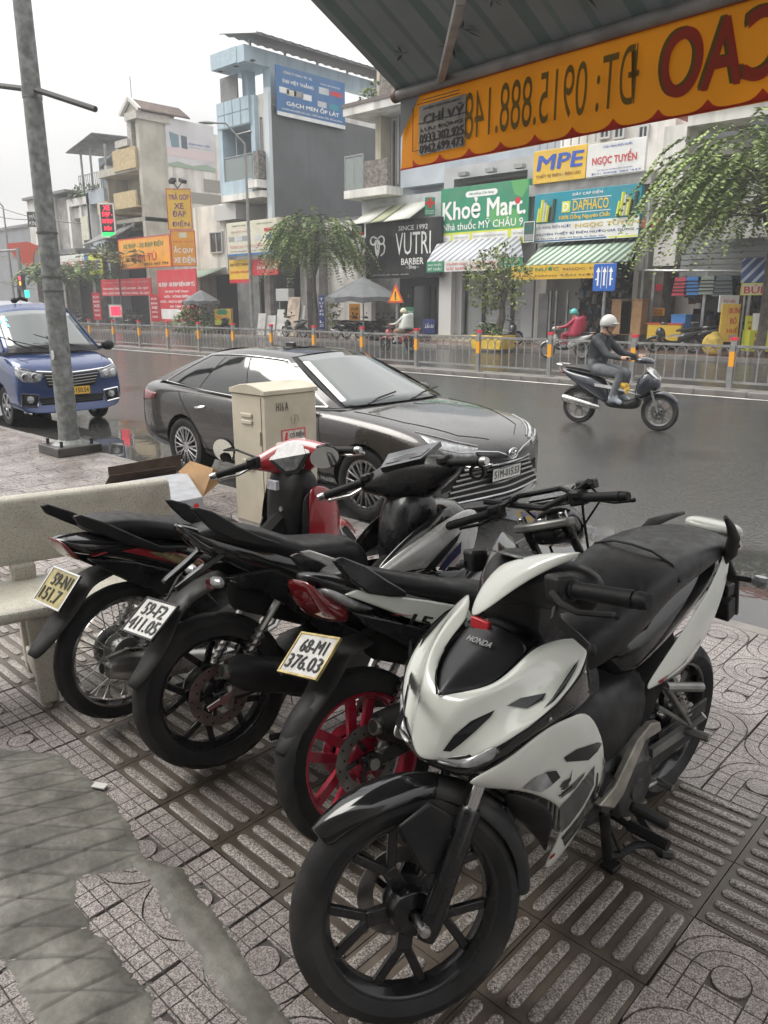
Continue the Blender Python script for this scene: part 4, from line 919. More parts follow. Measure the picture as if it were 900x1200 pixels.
# -- right hand house with open shop
x0,x1=FX(766,Y),FX(960,Y)
b=Bld('right_shop_house','pale house with a wide open cluttered shop behind the feathery tree',(x0+x1)/2,Y)
zf=FZ(780,305,Y);zt=FZ(780,150,Y)
b.b('wall',m_white,(x0,x1,Y+1.2,Y+10,zf+.6,zt+.1),(x0,x0+.8,Y-.2,Y+1.2,zf-.2,zt),(x0+.8,x1,Y-.2,Y+.9,zt-.1,zt+.4));b.b('roof',M('red roof tile',(.38,.12,.07),.7,var=.25,vs=3),(x0,x1+.3,Y-.4,Y+2,zt+.42,zt+.75))
b.b('dark_band',m_grey,(x0+.8,x1,Y-.22,Y-.18,zt-.6,zt-.45))
b.b('roof_recess',m_grey,(FX(860,Y),x1,Y-.1,Y+.3,FZ(860,170,Y),FZ(860,146,Y)))
b.win(FX(783,Y),FX(800,Y),FZ(783,208,Y),FZ(783,180,Y),Y+1.18);b.b('brick_panel',M('red brick face',(.38,.13,.08),.7,var=.3,vs=8),(FX(767,Y),FX(784,Y),Y+1.0,Y+1.18,FZ(770,240,Y),FZ(770,215,Y)),(FX(752,Y),FX(776,Y),Y-.5,Y-.3,FZ(760,268,Y),FZ(760,258,Y)))
b.b('shutter_box',m_shut,(x0+1.0,x1,Y-.1,Y+1.0,zf-.6,zf+.6))
for k in range(6):b.b('shutter_slat',m_shut,(x0+1.0,x1,Y-.14,Y-.1,zf-.58+k*.19,zf-.42+k*.19))
b.b('left_pier',M('stained grey boards',(.17,.15,.12),.8,var=.4,vs=3),(x0-.5,FX(780,Y),Y-.2,Y+1.0,Z0,zf-.3));b.b('interior',m_dark,(FX(780,Y),x1,Y+3.4,Y+3.6,Z0,zf-.4),(x1-.1,x1,Y,Y+3.4,Z0,zf-.4))
m=b.mb()
for k in range(150):
    xx=random.uniform(FX(783,Y),FX(872,Y));zz=random.uniform(.2,2.9);s=random.uniform(.1,.3);m.cm=random.choice((0,0,0,0,1,2,3,4));m.box((xx,Y+random.uniform(1.4,3.2),zz),(s,s,s*random.uniform(.6,1.6)),rz=k)
tag(m.build('shop_goods',[M('goods dark',()),M('goods grey',()),M('goods green',()),M('goods rust',()),M('goods bluish',())],b.t),kind='stuff')
m=b.mb();m.tube([atY(748,317,Y-.8),atY(880,318,Y-.8)],.05,6);m.build('hanging_rail',m_steel,b.t)
for k,px in enumerate((752,765,826,879)):b.b('pole',m_steel,(FX(px,Y-.8),FX(px,Y-.8)+.09,Y-.84,Y-.76,Z0,FZ(px,318,Y-.8)+(2.6 if k==0 else 0)))
def hang(name,label,cat,px,w,h,mat,Yh=Y-.85,n=1):
    q=atY(px[0],px[1],Yh);t=thing(name,label,cat,q)
    m=MB();m.tube([(0,0,0),(0,0,-.15)],.015,4);m.build('hook',m_steel,t)
    for i in range(n):MB().prism([(-w*.35,-.15),(w*.35,-.15),(w*.5,-h),(-w*.5,-h)],-.06+i*.1,.0+i*.1).build('basket_side',mat,t,bevel=.01)
    m=MB()
    for k in range(4):m.bx(-w*.45,w*.45,-.075,-.066,-h+.1+k*(h-.3)/4,-h+.14+k*(h-.3)/4)
    m.build('slot',m_dark,t);return t
hang('plastic_basket','red plastic basket hanging from the shop rail','basket',(799,320),.55,.75,M('plastic red',(.5,.06,.09),.4));hang('plastic_basket','blue plastic basket hanging beside the red one','basket',(813,319),.55,.75,M('plastic blue',(.05,.2,.5),.4));hang('plastic_basket','grey green plastic basket hanging alone in the middle of the rail','basket',(831,318),.6,.75,M('plastic sage',(.25,.3,.26),.4));hang('plastic_basket','dark grey basket at the right end of the rail','basket',(850,318),.7,.8,M('plastic dark',(.1,.12,.13),.4))
sign('bun_sign','yellow fascia sign with red letters BÚN at the right edge',(869,332),(905,331),(869,346),Y-2.4,pc('cream'),[('BÚN',.12,.12,.95,.85,'red',.02)],border=pc('lime'))
bl=Bld('blue_awning','blue and white striped awning over the noodle stall',FX(885,Y),Y-1.4,cat='awning');m=bl.mb();zz=FZ(869,331,Y-2.4);m.sheet([[(FX(868,Y-2.4),Y-2.4,zz),(FX(930,Y-2.4),Y-2.4,zz)],[(FX(872,Y),Y-.4,zz+.8),(FX(930,Y),Y-.4,zz+.8)]]);m.build('canvas',M('blue striped canvas',(.04,.07,.2),.7,stripe=(0,.35,(.4,.44,.5),.35)),bl.t,solid=.03);m=bl.mb();m.tube([(FX(870,Y-2.4)+.1,Y-2.35,Z0),(FX(870,Y-2.4)+.1,Y-2.35,zz)],.03,6);m.tube([(FX(940,Y-2.4)+.1,Y-2.35,Z0),(FX(940,Y-2.4)+.1,Y-2.35,zz)],.03,6);m.build('pole',m_steel,bl.t)
sign('noodle_sign','tall yellow standing sign reading BÚN BÒ HUẾ with white frame',(847,356),(869,354),(846,401),25.2,pc('yellow'),[('BÚN',.4,.07,.95,.25,'red',.02),('BÒ',.5,.33,.85,.52,'red',.02),('HUẾ',.38,.58,.95,.76,'red',.02)],level=True,bands=[(.32,.02,.35,.98,pc('orange')),(.5,.8,.9,.95,pc('pink'),'bowl_print')],raw=lambda t,w,h,e:[MB().bx(w*u,w*u+.05,-.04,.02,-.85,0).build('leg',m_frame,t) for u in (.1,.85)])
sign('tilted_sign','white tilted price board with red and blue writing behind the noodle sign',(844,346),(867,346),(842,366),26.5,pc('white'),[('Hủ tiếu',.2,.15,.8,.45,'red',.0,.2),('Mì - Nui',.25,.6,.8,.85,'blue')],level=True)
sign('yellow_board','small yellow arched board beside the noodle counter',(875,370),(884,370),(873,402),25.6,pc('lime'),[('M',.3,.2,.7,.3,'red'),('Ì',.3,.4,.7,.52,'red'),('BÒ',.2,.6,.8,.7,'red')],level=True)
sign('noodle_counter','yellow noodle counter front reading BÚN with a bowl picture',(879,387),(905,387),(880,412),25.4,pc('lime'),[('BÚN',.25,.1,.75,.32,'red',.02)],level=True,th=.5,cat='counter',raw=lambda t,w,h,e:(MB().lathe([(0,e*3),(h*.22,e*3),(h*.24,0)],(w*.45,0,h*.38),'Y',16).build('bowl_print',M('print bowl',(.3,.1,.06),.4),t),MB().lathe([(0,0),(.1,0),(.12,.5),(0,.5)],(w*.4,.25,h),'Z',10).build('jar',pc('white'),t)))
# red paper, orange notice, small notices on the pier
sign('notice','small orange notice on the grey pier',(765,361),(779,361),(765,370),Y-.25,pc('orange'),[('THU MUA',.1,.15,.9,.45,'brown'),('VE CHAI',.1,.55,.9,.85,'brown')],th=.02)
sign('red_paper','torn red paper decoration on the grey pier',(767,333),(776,333),(767,341),Y-.25,pc('red'),[],th=.02)
# roof tiles of the shop's shade: tables of goods in front
def crate(name,label,cat,q,d,mats,parts=()):
    t=thing(name,label,cat,q);MB().box((0,0,d[2]/2),d).build('body',mats[0],t,bevel=.02)
    MB().box((0,0,d[2]+.02),(d[0]*1.06,d[1]*1.06,.04)).build('rim',mats[-1],t);return t
crate('fruit_crate','red and yellow crate stack at the shop entrance','crate',atY(781,399,26.6)*1+Vector((0,0,0)),(1.2,.6,.55),(M('crate yellow',(.6,.4,.04),.5),M('crate red',(.5,.04,.03),.5)))
crate('blue_bin','blue plastic bin beside the fruit crate','bin',atY(796,398,26.7),(.5,.5,.8),(M('plastic blue',()),))
for k,(px,py,lab) in enumerate(((730,392,'cardboard carton leaning at the front of the electrical shop'),(741,392,'second cardboard carton beside the first at the electrical shop'))):
    crate('carton',lab,'carton',atY(px,py,26.8),(.8,.5,1.2),(M('cardboard',(.36,.22,.11),.85,var=.2),))
# ------------------------------------------------------------------ fence on the median
m_galv=M('galvanised fence',(.27,.27,.265),.45,metal=.35,var=.25,vs=4,dirt=(.16,.14,.12),dv=.5)
m_refl=M('orange reflector',(.75,.33,.02),.4)
m_cap=M('red post cap',(.6,.03,.05),.45)
FY=15.43;PH,RH=.93,.84
fence=thing('median_fence','grey steel street fence with arched bars, red capped posts and orange bands','fence',(-16,FY,0))
bay=2.0
pm=MB().bx(-.045,.045,-.045,.045,0,PH).bx(-.10,.10,-.09,.09,0,.02).mesh('post',m_galv)
cm=MB().bx(-.056,.056,-.056,.056,PH,PH+.055).mesh('cap',m_cap)
rm=MB().bx(-.047,.047,-.048,.048,.44,.72).mesh('reflector',m_refl)
def bay_mesh():
    m=MB();n=9;L=bay-.12;s=L/n
    m.bx(-L/2,L/2,-.022,.022,RH-.045,RH);m.bx(-L/2,L/2,-.02,.02,.12,.16)
    for k in range(n+1):
        x=-L/2+k*s;m.bx(x-.011,x+.011,-.011,.011,.16,RH-.2 if 0<k<n else RH-.045)
    for k in range(n):
        xc=-L/2+(k+.5)*s
        m.tube([(xc+s/2*math.cos(a),0,RH-.2+.15*math.sin(a)) for a in [math.pi*i/6 for i in range(7)]],.011,4)
    return m.mesh('bar_panel',m_galv)
bm_=bay_mesh()
def part(name,me,parent,loc,rz=0.):
    o=bpy.data.objects.new(name,me);COL.objects.link(o);o.parent=parent;o.location=loc;o.rotation_euler=(0,0,rz);return o
xk=-16-2*28+.0
k=0;xs=[]
x=FX(857,FY,430)
while x>-66:xs.append(x);x -= bay
for x in [xs[0]+bay,xs[0]+2*bay]+xs:
    p=part('post',pm,fence,(x+16,0,0));part('cap',cm,p,(0,0,0));part('reflector',rm,p,(0,0,0))
    part('bar_panel',bm_,fence,(x+16-bay/2,0,0))

# ------------------------------------------------------------------ poles, lamps, signs
m_pole=M('weathered galvanised pole',(.20,.21,.205),.55,metal=.25,var=.4,vs=14,dirt=(.1,.1,.095),dv=.6,ds=6)
pb=gz(83,530)
lp=thing('light_pole','thick weathered galvanised lamp post at the kerb with a bolted base plate','lamp post',(pb.x,pb.y,0))
ptop=6.4
MB().tube([(0,0,.12),(0,0,1.2),(0,0,3),(0,0,ptop)],[.108,.103,.093,.074],20).build('shaft',m_pole,lp)
MB().bx(-.25,.25,-.25,.25,0,.10).build('base_block',M('wet base concrete',(.05,.048,.045),.35,var=.4,vs=6),lp,bevel=.01)
MB().lathe([(.109,.22),(.116,.15),(.18,.11),(.19,.1)],n=20).build('base_collar',m_pole,lp)
for sx in (-1,1):
    for sy in (-1,1):MB().tube([(sx*.17,sy*.17,.1),(sx*.17,sy*.17,.16)],.018,6).build('anchor_bolt',m_blk,lp)
for zz in (2.3,1.72,1.86):MB().lathe([(.1,zz),(.106,zz),(.106,zz+.018),(.1,zz+.018)],n=20).build('strap',M('dark band',(.09,.09,.09),.5),lp)
q=atY(75,418,pb.y-.13)-Vector((pb.x,pb.y,0));MB().lathe([(0,-.004),(.05,-.003),(.052,0)],(.03,-.099,q.z),'Y',10).build('sticker',M('pale sticker',(.45,.45,.5),.6,var=.4,vs=30),lp)
qa,qb,qc=atY(-60,93,pb.y),atY(45,106,pb.y),atY(112,128,pb.y+.2)
o=Vector((pb.x,pb.y,0));MB().tube([qa-o,qb-o,qc-o],.028,8).build('cross_arm',M('dark cable arm',(.06,.06,.06),.6),lp)
MB().lathe([(.07,qb.z-.05),(.095,qb.z-.05),(.095,qb.z+.05),(.07,qb.z+.05)],n=16).build('clamp',m_pole,lp)

def street_lamp(name,label,base,top,head,r0=.09,armY=0.):
    t=thing(name,label,'street lamp',base);b_,tp,hd=Vector(base),Vector(top),Vector(head)
    p=[Vector((0,0,0)),Vector((0,0,tp.z*.6)),Vector((0,0,tp.z*.9)),Vector(((tp-b_).x*.3,(tp-b_).y*.3,tp.z*.975)),Vector(((hd-b_).x*.6,(hd-b_).y*.6,hd.z-.02)),hd-b_]
    p[0].z=0
    MB().tube(p,[r0,r0*.75,r0*.6,r0*.5,r0*.4,r0*.4],8).build('pole',m_galv,t)
    d=(hd-tp);d.z=0;d.normalize()
    m=MB();m.blob((0,0,0),(.42,.16,.08),10,6);o=m.build('lamp_head',M('lamp grey',(.3,.31,.32),.5),t);o.location=hd-b_+d*.3;o.rotation_euler=(0,0,math.atan2(d.y,d.x))
    return t
q0=atY(296,378,24.8);tz=atY(280,160,24.8).z;hx=atY(250,144,24.8-1.2)
street_lamp('street_lamp','slim curved street lamp in front of the tile showroom',(q0.x,24.8,.03),(q0.x,24.8,atY(281,165,24.8).z),(hx.x,23.6,hx.z),.1)
q0=atY(16,345,24.8);hx=atY(-14,230,23.6)
street_lamp('street_lamp','second slim street lamp at the far left edge beside the traffic light',(q0.x,24.8,.03),(q0.x,24.8,atY(8,238,24.8).z),(hx.x,23.6,hx.z),.1)

# traffic light
q0=atY(27,345,22.);tl=thing('traffic_light','red traffic light on a mast with a horizontal arm behind the blue van','traffic light',(q0.x,22,0));z_=lambda x,y:atY(x,y,22.).z
MB().tube([(0,0,0),(0,0,z_(24,290))],.13,8).build('mast',m_galv,tl);MB().tube([(.1,0,z_(20,293)),(-5,0,z_(20,293)+.1)],.08,8).build('arm',m_galv,tl)
hz=z_(27,331);hd=MB().bx(.25,.75,-.3,-.05,hz-.45,hz+.5).build('signal_head',m_blk,tl,bevel=.04)
for k,(c,e) in enumerate((('led red',0),('signal amber',1))):
    zz=hz+.26-k*.32;M('signal amber',(1,.3,.02),.4,emit=1.2);MB().lathe([(0,-.33),(.13,-.32),(.14,-.29)],(.5,0,zz),'Y',12).build('lens',MATS[c],hd)
MB().bx(.75,1.15,-.2,-.05,hz-.95,hz-.5).build('count_display',M('led teal',(.02,.55,.4),.4,emit=1.0),tl)
for dx,dz in ((-.35,0),(-.6,-.5)):MB().box((dx,.1,hz+dz),(.3,.35,.8)).build('signal_head',m_blk,tl,bevel=.03)

def round_sign(name,label,px,py_top,py_base,Y,draw,r=.04):
    q=atY(px,py_base,Y);t=thing(name,label,'traffic sign',(q.x,Y,.0));zt=atY(px,py_top,Y).z
    MB().tube([(0,0,0),(0,0,zt)],r,8).build('pole',m_galv,t);draw(t,zt);return t
def lane(t,zt):
    p=MB().bx(-.36,.36,-.09,-.06,zt-.78,zt+.0).build('panel',M('traffic blue',(.02,.11,.42),.4),t,bevel=.02)
    for k,(x_,fl) in enumerate(((-.2,-1),(0,0),(.2,1))):
        m=MB();m.bx(x_-.025,x_+.025,-.097,-.091,zt-.62,zt-.24);m.prism([(x_-.07,zt-.24),(x_+.07,zt-.24),(x_,zt-.1)],-.097,-.091)
        if fl:m.bx(min(x_,x_+fl*.08),max(x_,x_+fl*.08),-.0985,-.0972,zt-.46,zt-.42)
        m.build('lane_arrow',tm('white'),p)
    m=MB();m.bx(-.1,-.085,-.097,-.091,zt-.7,zt-.08);m.build('lane_line',tm('white'),p);m=MB();m.bx(.085,.1,-.097,-.091,zt-.7,zt-.08);m.build('lane_line',tm('white'),p)
round_sign('lane_sign','blue lane arrow sign on a slim pole between fence and electrical shop',703,309,420,21.5,lane,.045)
def warn(t,zt):
    m=MB();m.prism([(-.42,zt-.72),(.42,zt-.72),(0,zt+.0)],-.08,-.06);p=m.build('panel',M('sign vermilion',()),t,bevel=.02)
    m=MB();m.prism([(-.29,zt-.65),(.29,zt-.65),(0,zt-.15)],-.087,-.081);m.build('field',M('sign amber',(.8,.38,.02),.4),p);m=MB();m.bx(-.03,.03,-.094,-.0885,zt-.52,zt-.3);m.build('pictogram',tm('black'),p)
    m=MB();m.blob((0,-.09,zt-.58),(.04,.01,.04),8,5);m.build('pictogram',tm('black'),p)
round_sign('warning_sign','red and amber triangular warning sign on a pole before the barber shop',465,332,405,22.5,warn,.05)
sign('purple_banner','narrow purple vertical banner beside the drooping street tree',(373,346),(380,346),(374,386),23.2,pc('navy'),[(c_,.2,.08+.11*i,.8,.15+.11*i,'white',.02) for i,c_ in enumerate('TUYẾN LO')  if c_!=' '],level=True,th=.03)
sign('pharmacy_stand','green standing board reading Khoẻ Mart Nhà Thuốc before the barber shop',(469,360),(485,360),(469,390),25.5,pc('green'),[('Khoẻ Mart',.1,.12,.9,.24,'white',.02),('Nhà',.2,.38,.8,.58,'white',.02),('thuốc',.12,.66,.9,.84,'white',.02)],level=True)
sign('dark_blue_board','dark blue standing board near the barber door',(496,374),(510,374),(496,391),25.6,pc('navy'),[('Lẩu bò',.15,.25,.85,.6,'white',.02,.2)],level=True)
sign('orange_notice','brown and orange menu board under the grey umbrella',(409,356),(422,354),(409,376),26.0,pc('orange'),[('PHỞ',.2,.15,.8,.4,'brown',.02),('BÒ',.3,.5,.7,.8,'brown',.02)],level=True)
sign('juice_stall','small stall with green and yellow boards before the green awning',(251,362),(270,362),(252,381),25.,pc('yellow'),[('NƯỚC ÉP',.1,.1,.9,.3,'green',.02),('TRÁI CÂY',.1,.42,.9,.6,'red',.02)],level=True,cat='stall',th=.7,bands=[(.2,.02,.75,.36,pc('green')),(.0,.7,1,.95,pc('lime'))])

# market umbrellas
def umbrella(name,label,px,py,pe,base,Y,half,mat):
    q=atY(px,base,Y);t=thing(name,label,'umbrella',(q.x,Y,.03));zt,ze=atY(px,py,Y).z,atY(px,pe,Y).z;n=8
    MB().tube([(0,0,0),(0,0,zt)],.035,8).build('pole',m_steel,t)
    ring=lambda r,z,sag=0:[(r*math.cos(2*math.pi*i/(2*n))*(1-(.05 if i%2 else 0)),r*math.sin(2*math.pi*i/(2*n))*(1-(.05 if i%2 else 0)),z+(sag if i%2 else 0)) for i in range(2*n)]
    MB().loft([ring(.05,zt),ring(half*.5,ze+(zt-ze)*.55,.03),ring(half,ze,.05)],cap=False).build('canopy',mat,t,solid=.01,smooth=0)
    MB().loft([ring(half,ze,.05),ring(half*1.0,ze-.22,.1)],cap=False).build('valance',mat,t,solid=.008,smooth=0)
    MB().lathe([(0,0),(.28,0),(.28,.1),(0,.12)]).build('base',m_conc,t);return t
umbrella('market_umbrella','large grey market umbrella before the barber shop',426,326,350,395,24.6,1.7,M('grey canvas',(.13,.135,.14),.8,var=.2,vs=2))
umbrella('market_umbrella','small grey parasol behind the shrub at the green awning',238,341,354,385,24.6,1.0,M('grey canvas',()))

# ------------------------------------------------------------------ trees and shrubs
m_bark=M('bark',(.10,.085,.07),.9,var=.4,vs=8,bump=.5,bs=30)
def leafmat(n,c):return M(n,c,.5,var=.55,vs=1.6,spec=.35)
m_l1=leafmat('feathery leaf',(.22,.29,.10));m_l2=leafmat('dark leaf',(.11,.17,.06));m_l3=leafmat('yellow green leaf',(.19,.22,.07));m_lf=leafmat('fresh leaf tip',(.21,.28,.085))
def leaf(mb,p,d,n,L,w):
    d=d.normalized();s=d.cross(n)
    if s.length<1e-4:return
    s.normalize();mb.add([p,p+d*L*.5+s*w,p+d*L,p+d*L*.5-s*w],[(0,1,2,3)])
def frond_tree(name,label,base,crown,fronds,leafL,mats,R,trunk=.14,droop=1.,group=None,cat='tree',nl=26,lean=0):
    """trunk, limbs to a crown of long hanging fronds set with leaflets; fronds = (count, spread, height, length)"""
    t=thing(name,label,cat,base,group=group);h=crown
    cnt,spread,hh,fl=fronds;mb=MB();mb.tube([(0,0,0),(lean*.3,.05,h*.35),(lean*.8-.05,0,h*.7),(lean,0,h)],[trunk,trunk*.85,trunk*.65,trunk*.45],8)
    L=MB();B=MB();Bt=mb
    for k in range(cnt):
        a=R.uniform(0,2*math.pi);u=R.uniform(.15,1)**.6;lev=R.uniform(0,1)
        s0=Vector((lean,0,h+lev*hh*.55));tip=s0+Vector((math.cos(a)*spread*u,math.sin(a)*spread*u,hh*R.uniform(.1,.45)*(1-u*.5)))
        mid=s0+(tip-s0)*.5+Vector((0,0,.25*hh*R.uniform(.3,1)))
        if k%4==0:Bt.tube([Vector((lean,0,h*.85)),s0*.6+mid*.4,tip],[trunk*.35,trunk*.2,.015],5)
        e=Vector((math.cos(a+R.uniform(-.6,.6)),math.sin(a+R.uniform(-.6,.6)),0));ln=fl*R.uniform(.6,1.2)
        pts=[]
        for i in range(nl):
            q=i/(nl-1);pts.append(tip+e*ln*(q*.75)+Vector((0,0,.25*ln*q-droop*ln*q*q*.95)))
        L.cm=1 if (R.random()<.33 or (tip.z>s0.z+hh*.2 and R.random()<.5)) else 0
        for i in range(1,nl):
            d=(pts[i]-pts[i-1]).normalized();sd=d.cross(Vector((0,0,1)));sd=sd.normalized() if sd.length>.1 else Vector((1,0,0))
            tw=R.uniform(-.5,.5);env=math.sin(math.pi*min(1,.15+i/nl*.85))**.5
            for s in (-1,1):
                dv=(sd*s+d*.55+Vector((0,0,R.uniform(-.5,.15)+tw*.3)))
                leaf(L,pts[i]+Vector((R.uniform(-.02,.02),R.uniform(-.02,.02),R.uniform(-.02,.02))),dv,Vector((R.uniform(-.4,.4),R.uniform(-.4,.4),1)),leafL*env*R.uniform(.8,1.25),leafL*.26)
    mb.build('trunk',m_bark,t);tag(L.build('crown',mats,t,smooth=0),kind='stuff');return t
R=random.Random(11)
q=atY(824,420,25.5);zc=atY(800,262,25.5).z
frond_tree('street_tree','tall feathery light green tree with hanging fronds at the right',(q.x+1.8,25.2,.03),zc-.3,(350,2.6,3.3,2.3),.21,[m_l1,m_lf],R,.16,1.0,nl=26)
q=atY(376,388,24.9)
frond_tree('street_tree','drooping dark green street tree before the tall grey wall',(q.x-.35,24.9,.03),atY(376,312,24.9).z,(270,1.6,2.9,1.5),.18,[m_l2,m_l1],R,.13,1.1,nl=20)
q=atY(84,370,24.9)
frond_tree('street_tree','dark green tree half hidden behind the lamp post at the left',(q.x-.3,24.9,.03),atY(84,330,24.9).z,(110,2.3,1.7,1.6),.30,[m_l2,m_l1],R,.12,.8,nl=12)
q=atY(144,372,24.9)
frond_tree('street_tree','thin young tree with reddish green crown before the orange banner',(q.x,24.9,.03),atY(144,318,24.9).z,(70,2.0,1.5,1.0),.3,[leafmat('reddish leaf',(.15,.135,.05)),m_l3],R,.08,.3,nl=9)
def bushy(name,label,base,h0,clumps,nleaf,size,mats,R,trunk=None,cat='tree'):
    t=thing(name,label,cat,base);B=MB();L=MB()
    if trunk:B.tube(trunk[0],trunk[1],7)
    for c,r in clumps:
        if trunk:B.tube([Vector(trunk[0][-1])*.9 if c[2]>trunk[0][-1][2] else Vector(trunk[0][-2]),Vector(c)],[trunk[1][-1]*.7,.012],5)
        for k in range(int(nleaf*1.8*r*r)):
            v=Vector((R.gauss(0,1),R.gauss(0,1),R.gauss(0,1)));v.normalize();rr=r*R.uniform(.3,1)**.6
            p=Vector(c)+Vector((v.x*rr,v.y*rr,v.z*rr*.8));L.cm=R.choice((0,0,1));leaf(L,p,v+Vector((R.uniform(-1,1),R.uniform(-1,1),R.uniform(-.6,.6))),Vector((R.uniform(-.6,.6),R.uniform(-.6,.6),1)),size*R.uniform(.7,1.3),size*.3)
    if trunk or B.v:B.build('trunk',m_bark,t)
    tag(L.build('crown' if trunk else 'foliage',mats,t,smooth=0),kind='stuff');return t
q=atY(583,396,23.6);zz=lambda y:atY(583,y,23.6).z-.5
cl=[]
for (px,py,r) in ((575,305,.55),(595,312,.5),(560,318,.5),(610,322,.45),(585,325,.55),(570,335,.5),(600,340,.4),(552,330,.35),(562,350,.4),(580,352,.4),(605,352,.3),(572,360,.3),(590,296,.35),(580,342,.4)):
    p=atY(px,py,23.6+R.uniform(-.5,.5));cl.append(((p.x-q.x,p.y-23.6,p.z-.55),r))
bushy('potted_tree','small bonsai like tree with round leaf clumps standing in a yellow planter',(q.x,23.6,.55),0,cl,330,.15,[m_l3,m_l1],R,([(0,0,0),(.18,0,.6),(.12,.05,1.1),(.32,0,1.6),(.15,0,2.1)],[.16,.13,.1,.08,.05]))
t=thing('planter','yellow planter box holding the small bonsai like tree','planter',(q.x-.2,23.6,0.0));MB().prism([(-.62,.0),(.62,.0),(.7,.5),(-.7,.5)],-.45,.45).build('box',M('yellow planter',(.62,.42,.05),.5,var=.2),t,bevel=.03);MB().bx(-.6,.6,-.38,.38,.5,.53).build('soil',m_bark,t)
bushy('leafy_plant','low leafy plant filling the yellow planter under the tree',(q.x-.25,23.55,.55),0,[((-.3,-.2,.12),.25),((.1,-.25,.15),.22),((.45,-.2,.1),.2)],700,.12,[m_l2,m_l1],R,None,'plant')
q=atY(222,383,24.6)
bushy('shrub','dark green potted shrub before the green awning',(q.x,24.6,.03),0,[((0,0,.6),.8),((.9,0,.9),.7),((-.9,.1,.5),.6),((1.5,0,.5),.6),((.3,0,1.3),.5)],170,.28,[m_l2,m_l1],R,None,'shrub')
q=atY(383,386,24.4)
bushy('shrub','small pale green shrub beside the purple banner',(q.x,24.4,.03),0,[((.3,0,.9),.35),((.5,0,1.3),.35),((.4,.1,1.7),.3)],300,.16,[m_l3,m_l1],R,None,'shrub')
q=atY(455,100,29);bushy('rooftop_plant','green plants trailing on the terrace above the cream pier',(q.x,28.6,q.z-.7),0,[((-.9,0,.2),.5),((0,0,.4),.55),((.8,0,.1),.4)],260,.2,[m_l1,m_l3],R,None,'plant')
q=atY(100,220,28.5);bushy('rooftop_plant','dark plants on the terrace of the narrow grey house',(q.x,28.4,q.z-.6),0,[((-1.2,0,.2),.6),((0,0,.3),.6),((1.0,0,.2),.5),((2,0,.2),.4)],120,.3,[m_l2,m_l2],R,None,'plant')
q=atY(130,285,26.4);bushy('balcony_plant','potted plants on the ledge left of the orange banner',(q.x-1,26.6,q.z-.4),0,[((-.8,0,0),.4),((0,0,.1),.45),((.6,0,.1),.4)],160,.25,[m_l2,m_l3],R,None,'plant')

# stone slabs leaning before the showroom, each one its own
m_slab=M('pale stone slab',(.5,.49,.47),.35,var=.2,vs=2);m_slab2=M('veined stone slab',(.45,.36,.28),.35,var=.4,vs=3)
for k,(px,w,h,lab,mm) in enumerate(((307,.6,1.1,'pale stone slab leaning first from the left before the showroom',0),(316,.7,1.0,'pale stone slab leaning second from the left before the showroom',0),(325,.55,1.3,'taller white stone slab leaning before the dark showroom door',0),(333,.5,.9,'short pale slab between taller slabs before the showroom',0),(342,.9,1.9,'tall veined brown stone slab on the display rack',1),(350,.45,1.5,'narrow white slab at the right end of the stone display',0))):
    q=atY(px,388,25.2);tag(MB().box((0,0,h/2),(w,.06,h),rx=-.18).build('stone_slab',m_slab2 if mm else m_slab,bevel=.006,loc=(q.x,25.2+.1*(k%3),.03)),lab,'slab','stone slabs leaning before the tile showroom')
q=atY(335,374,25.9);t=thing('display_rack','grey steel display rack with a white cabinet before the showroom door','rack',(q.x,25.9,.03));MB().bx(-.5,.5,-.2,.2,1.7,2.3).build('cabinet',m_frame,t,bevel=.02)
for sx in (-.45,.45):MB().bx(sx-.03,sx+.03,-.03,.03,0,1.7).build('leg',m_steel,t)
# overhead wires at the left
for k,(a,c_) in enumerate((((-40,225),(95,262)),((-40,240),(60,255)),((-40,312),(62,340)),((-40,258),(40,262)))):
    p0,p1=atY(*a,24.),atY(*c_,24.);m=MB();m.tube([p0.lerp(p1,i/8)+Vector((0,0,-.5*math.sin(math.pi*i/8))) for i in range(9)],.025,4)
    tag(m.build('overhead_wire',m_blk),'thin sagging overhead wire, %s of four at the far left'%('topmost','second','lowest','third')[k],'wire','overhead wires at the far left')
# ------------------------------------------------------------------ cars
from mathutils.bvhtree import BVHTree
m_tyre=M('tyre rubber',(.015,.015,.016),.68,spec=.4,var=.35,vs=7,dirt=(.075,.07,.062),dv=.5,ds=6)
m_alloy=M('machined alloy',(.42,.42,.43),.3,metal=.9,var=.15)
m_alloyd=M('dark alloy',(.06,.06,.065),.35,metal=.6)
m_chrome=M('chrome',(.62,.62,.63),.12,metal=1.)
m_plast=M('black plastic',(.010,.010,.011),.45,spec=.4,var=.2,vs=12)
m_gloss=M('gloss black',(.010,.010,.011),.12,coat=.6)
m_lens=M('clear lens',(.30,.31,.32),.06,spec=.9,coat=1.,var=.5,vs=22)
m_redlens=M('red lens',(.14,.004,.008),.1,coat=1.)
m_brown=M('dark brown metallic',(.028,.024,.023),.24,metal=.45,coat=1.,drops=.35,bs=42,var=.12,vs=2)
m_vblue=M('dark blue paint',(.017,.042,.14),.25,metal=.25,coat=1.,drops=.35,bs=42)
m_wglass=M('wet windscreen',(.045,.058,.058),.05,coat=1.,drops=.12,bs=50,spec=.9)
m_sglass=M('tinted side glass',(.008,.009,.010),.06,spec=.9,coat=.5)
m_cab=M('arch lining',(.006,.006,.006),.9)

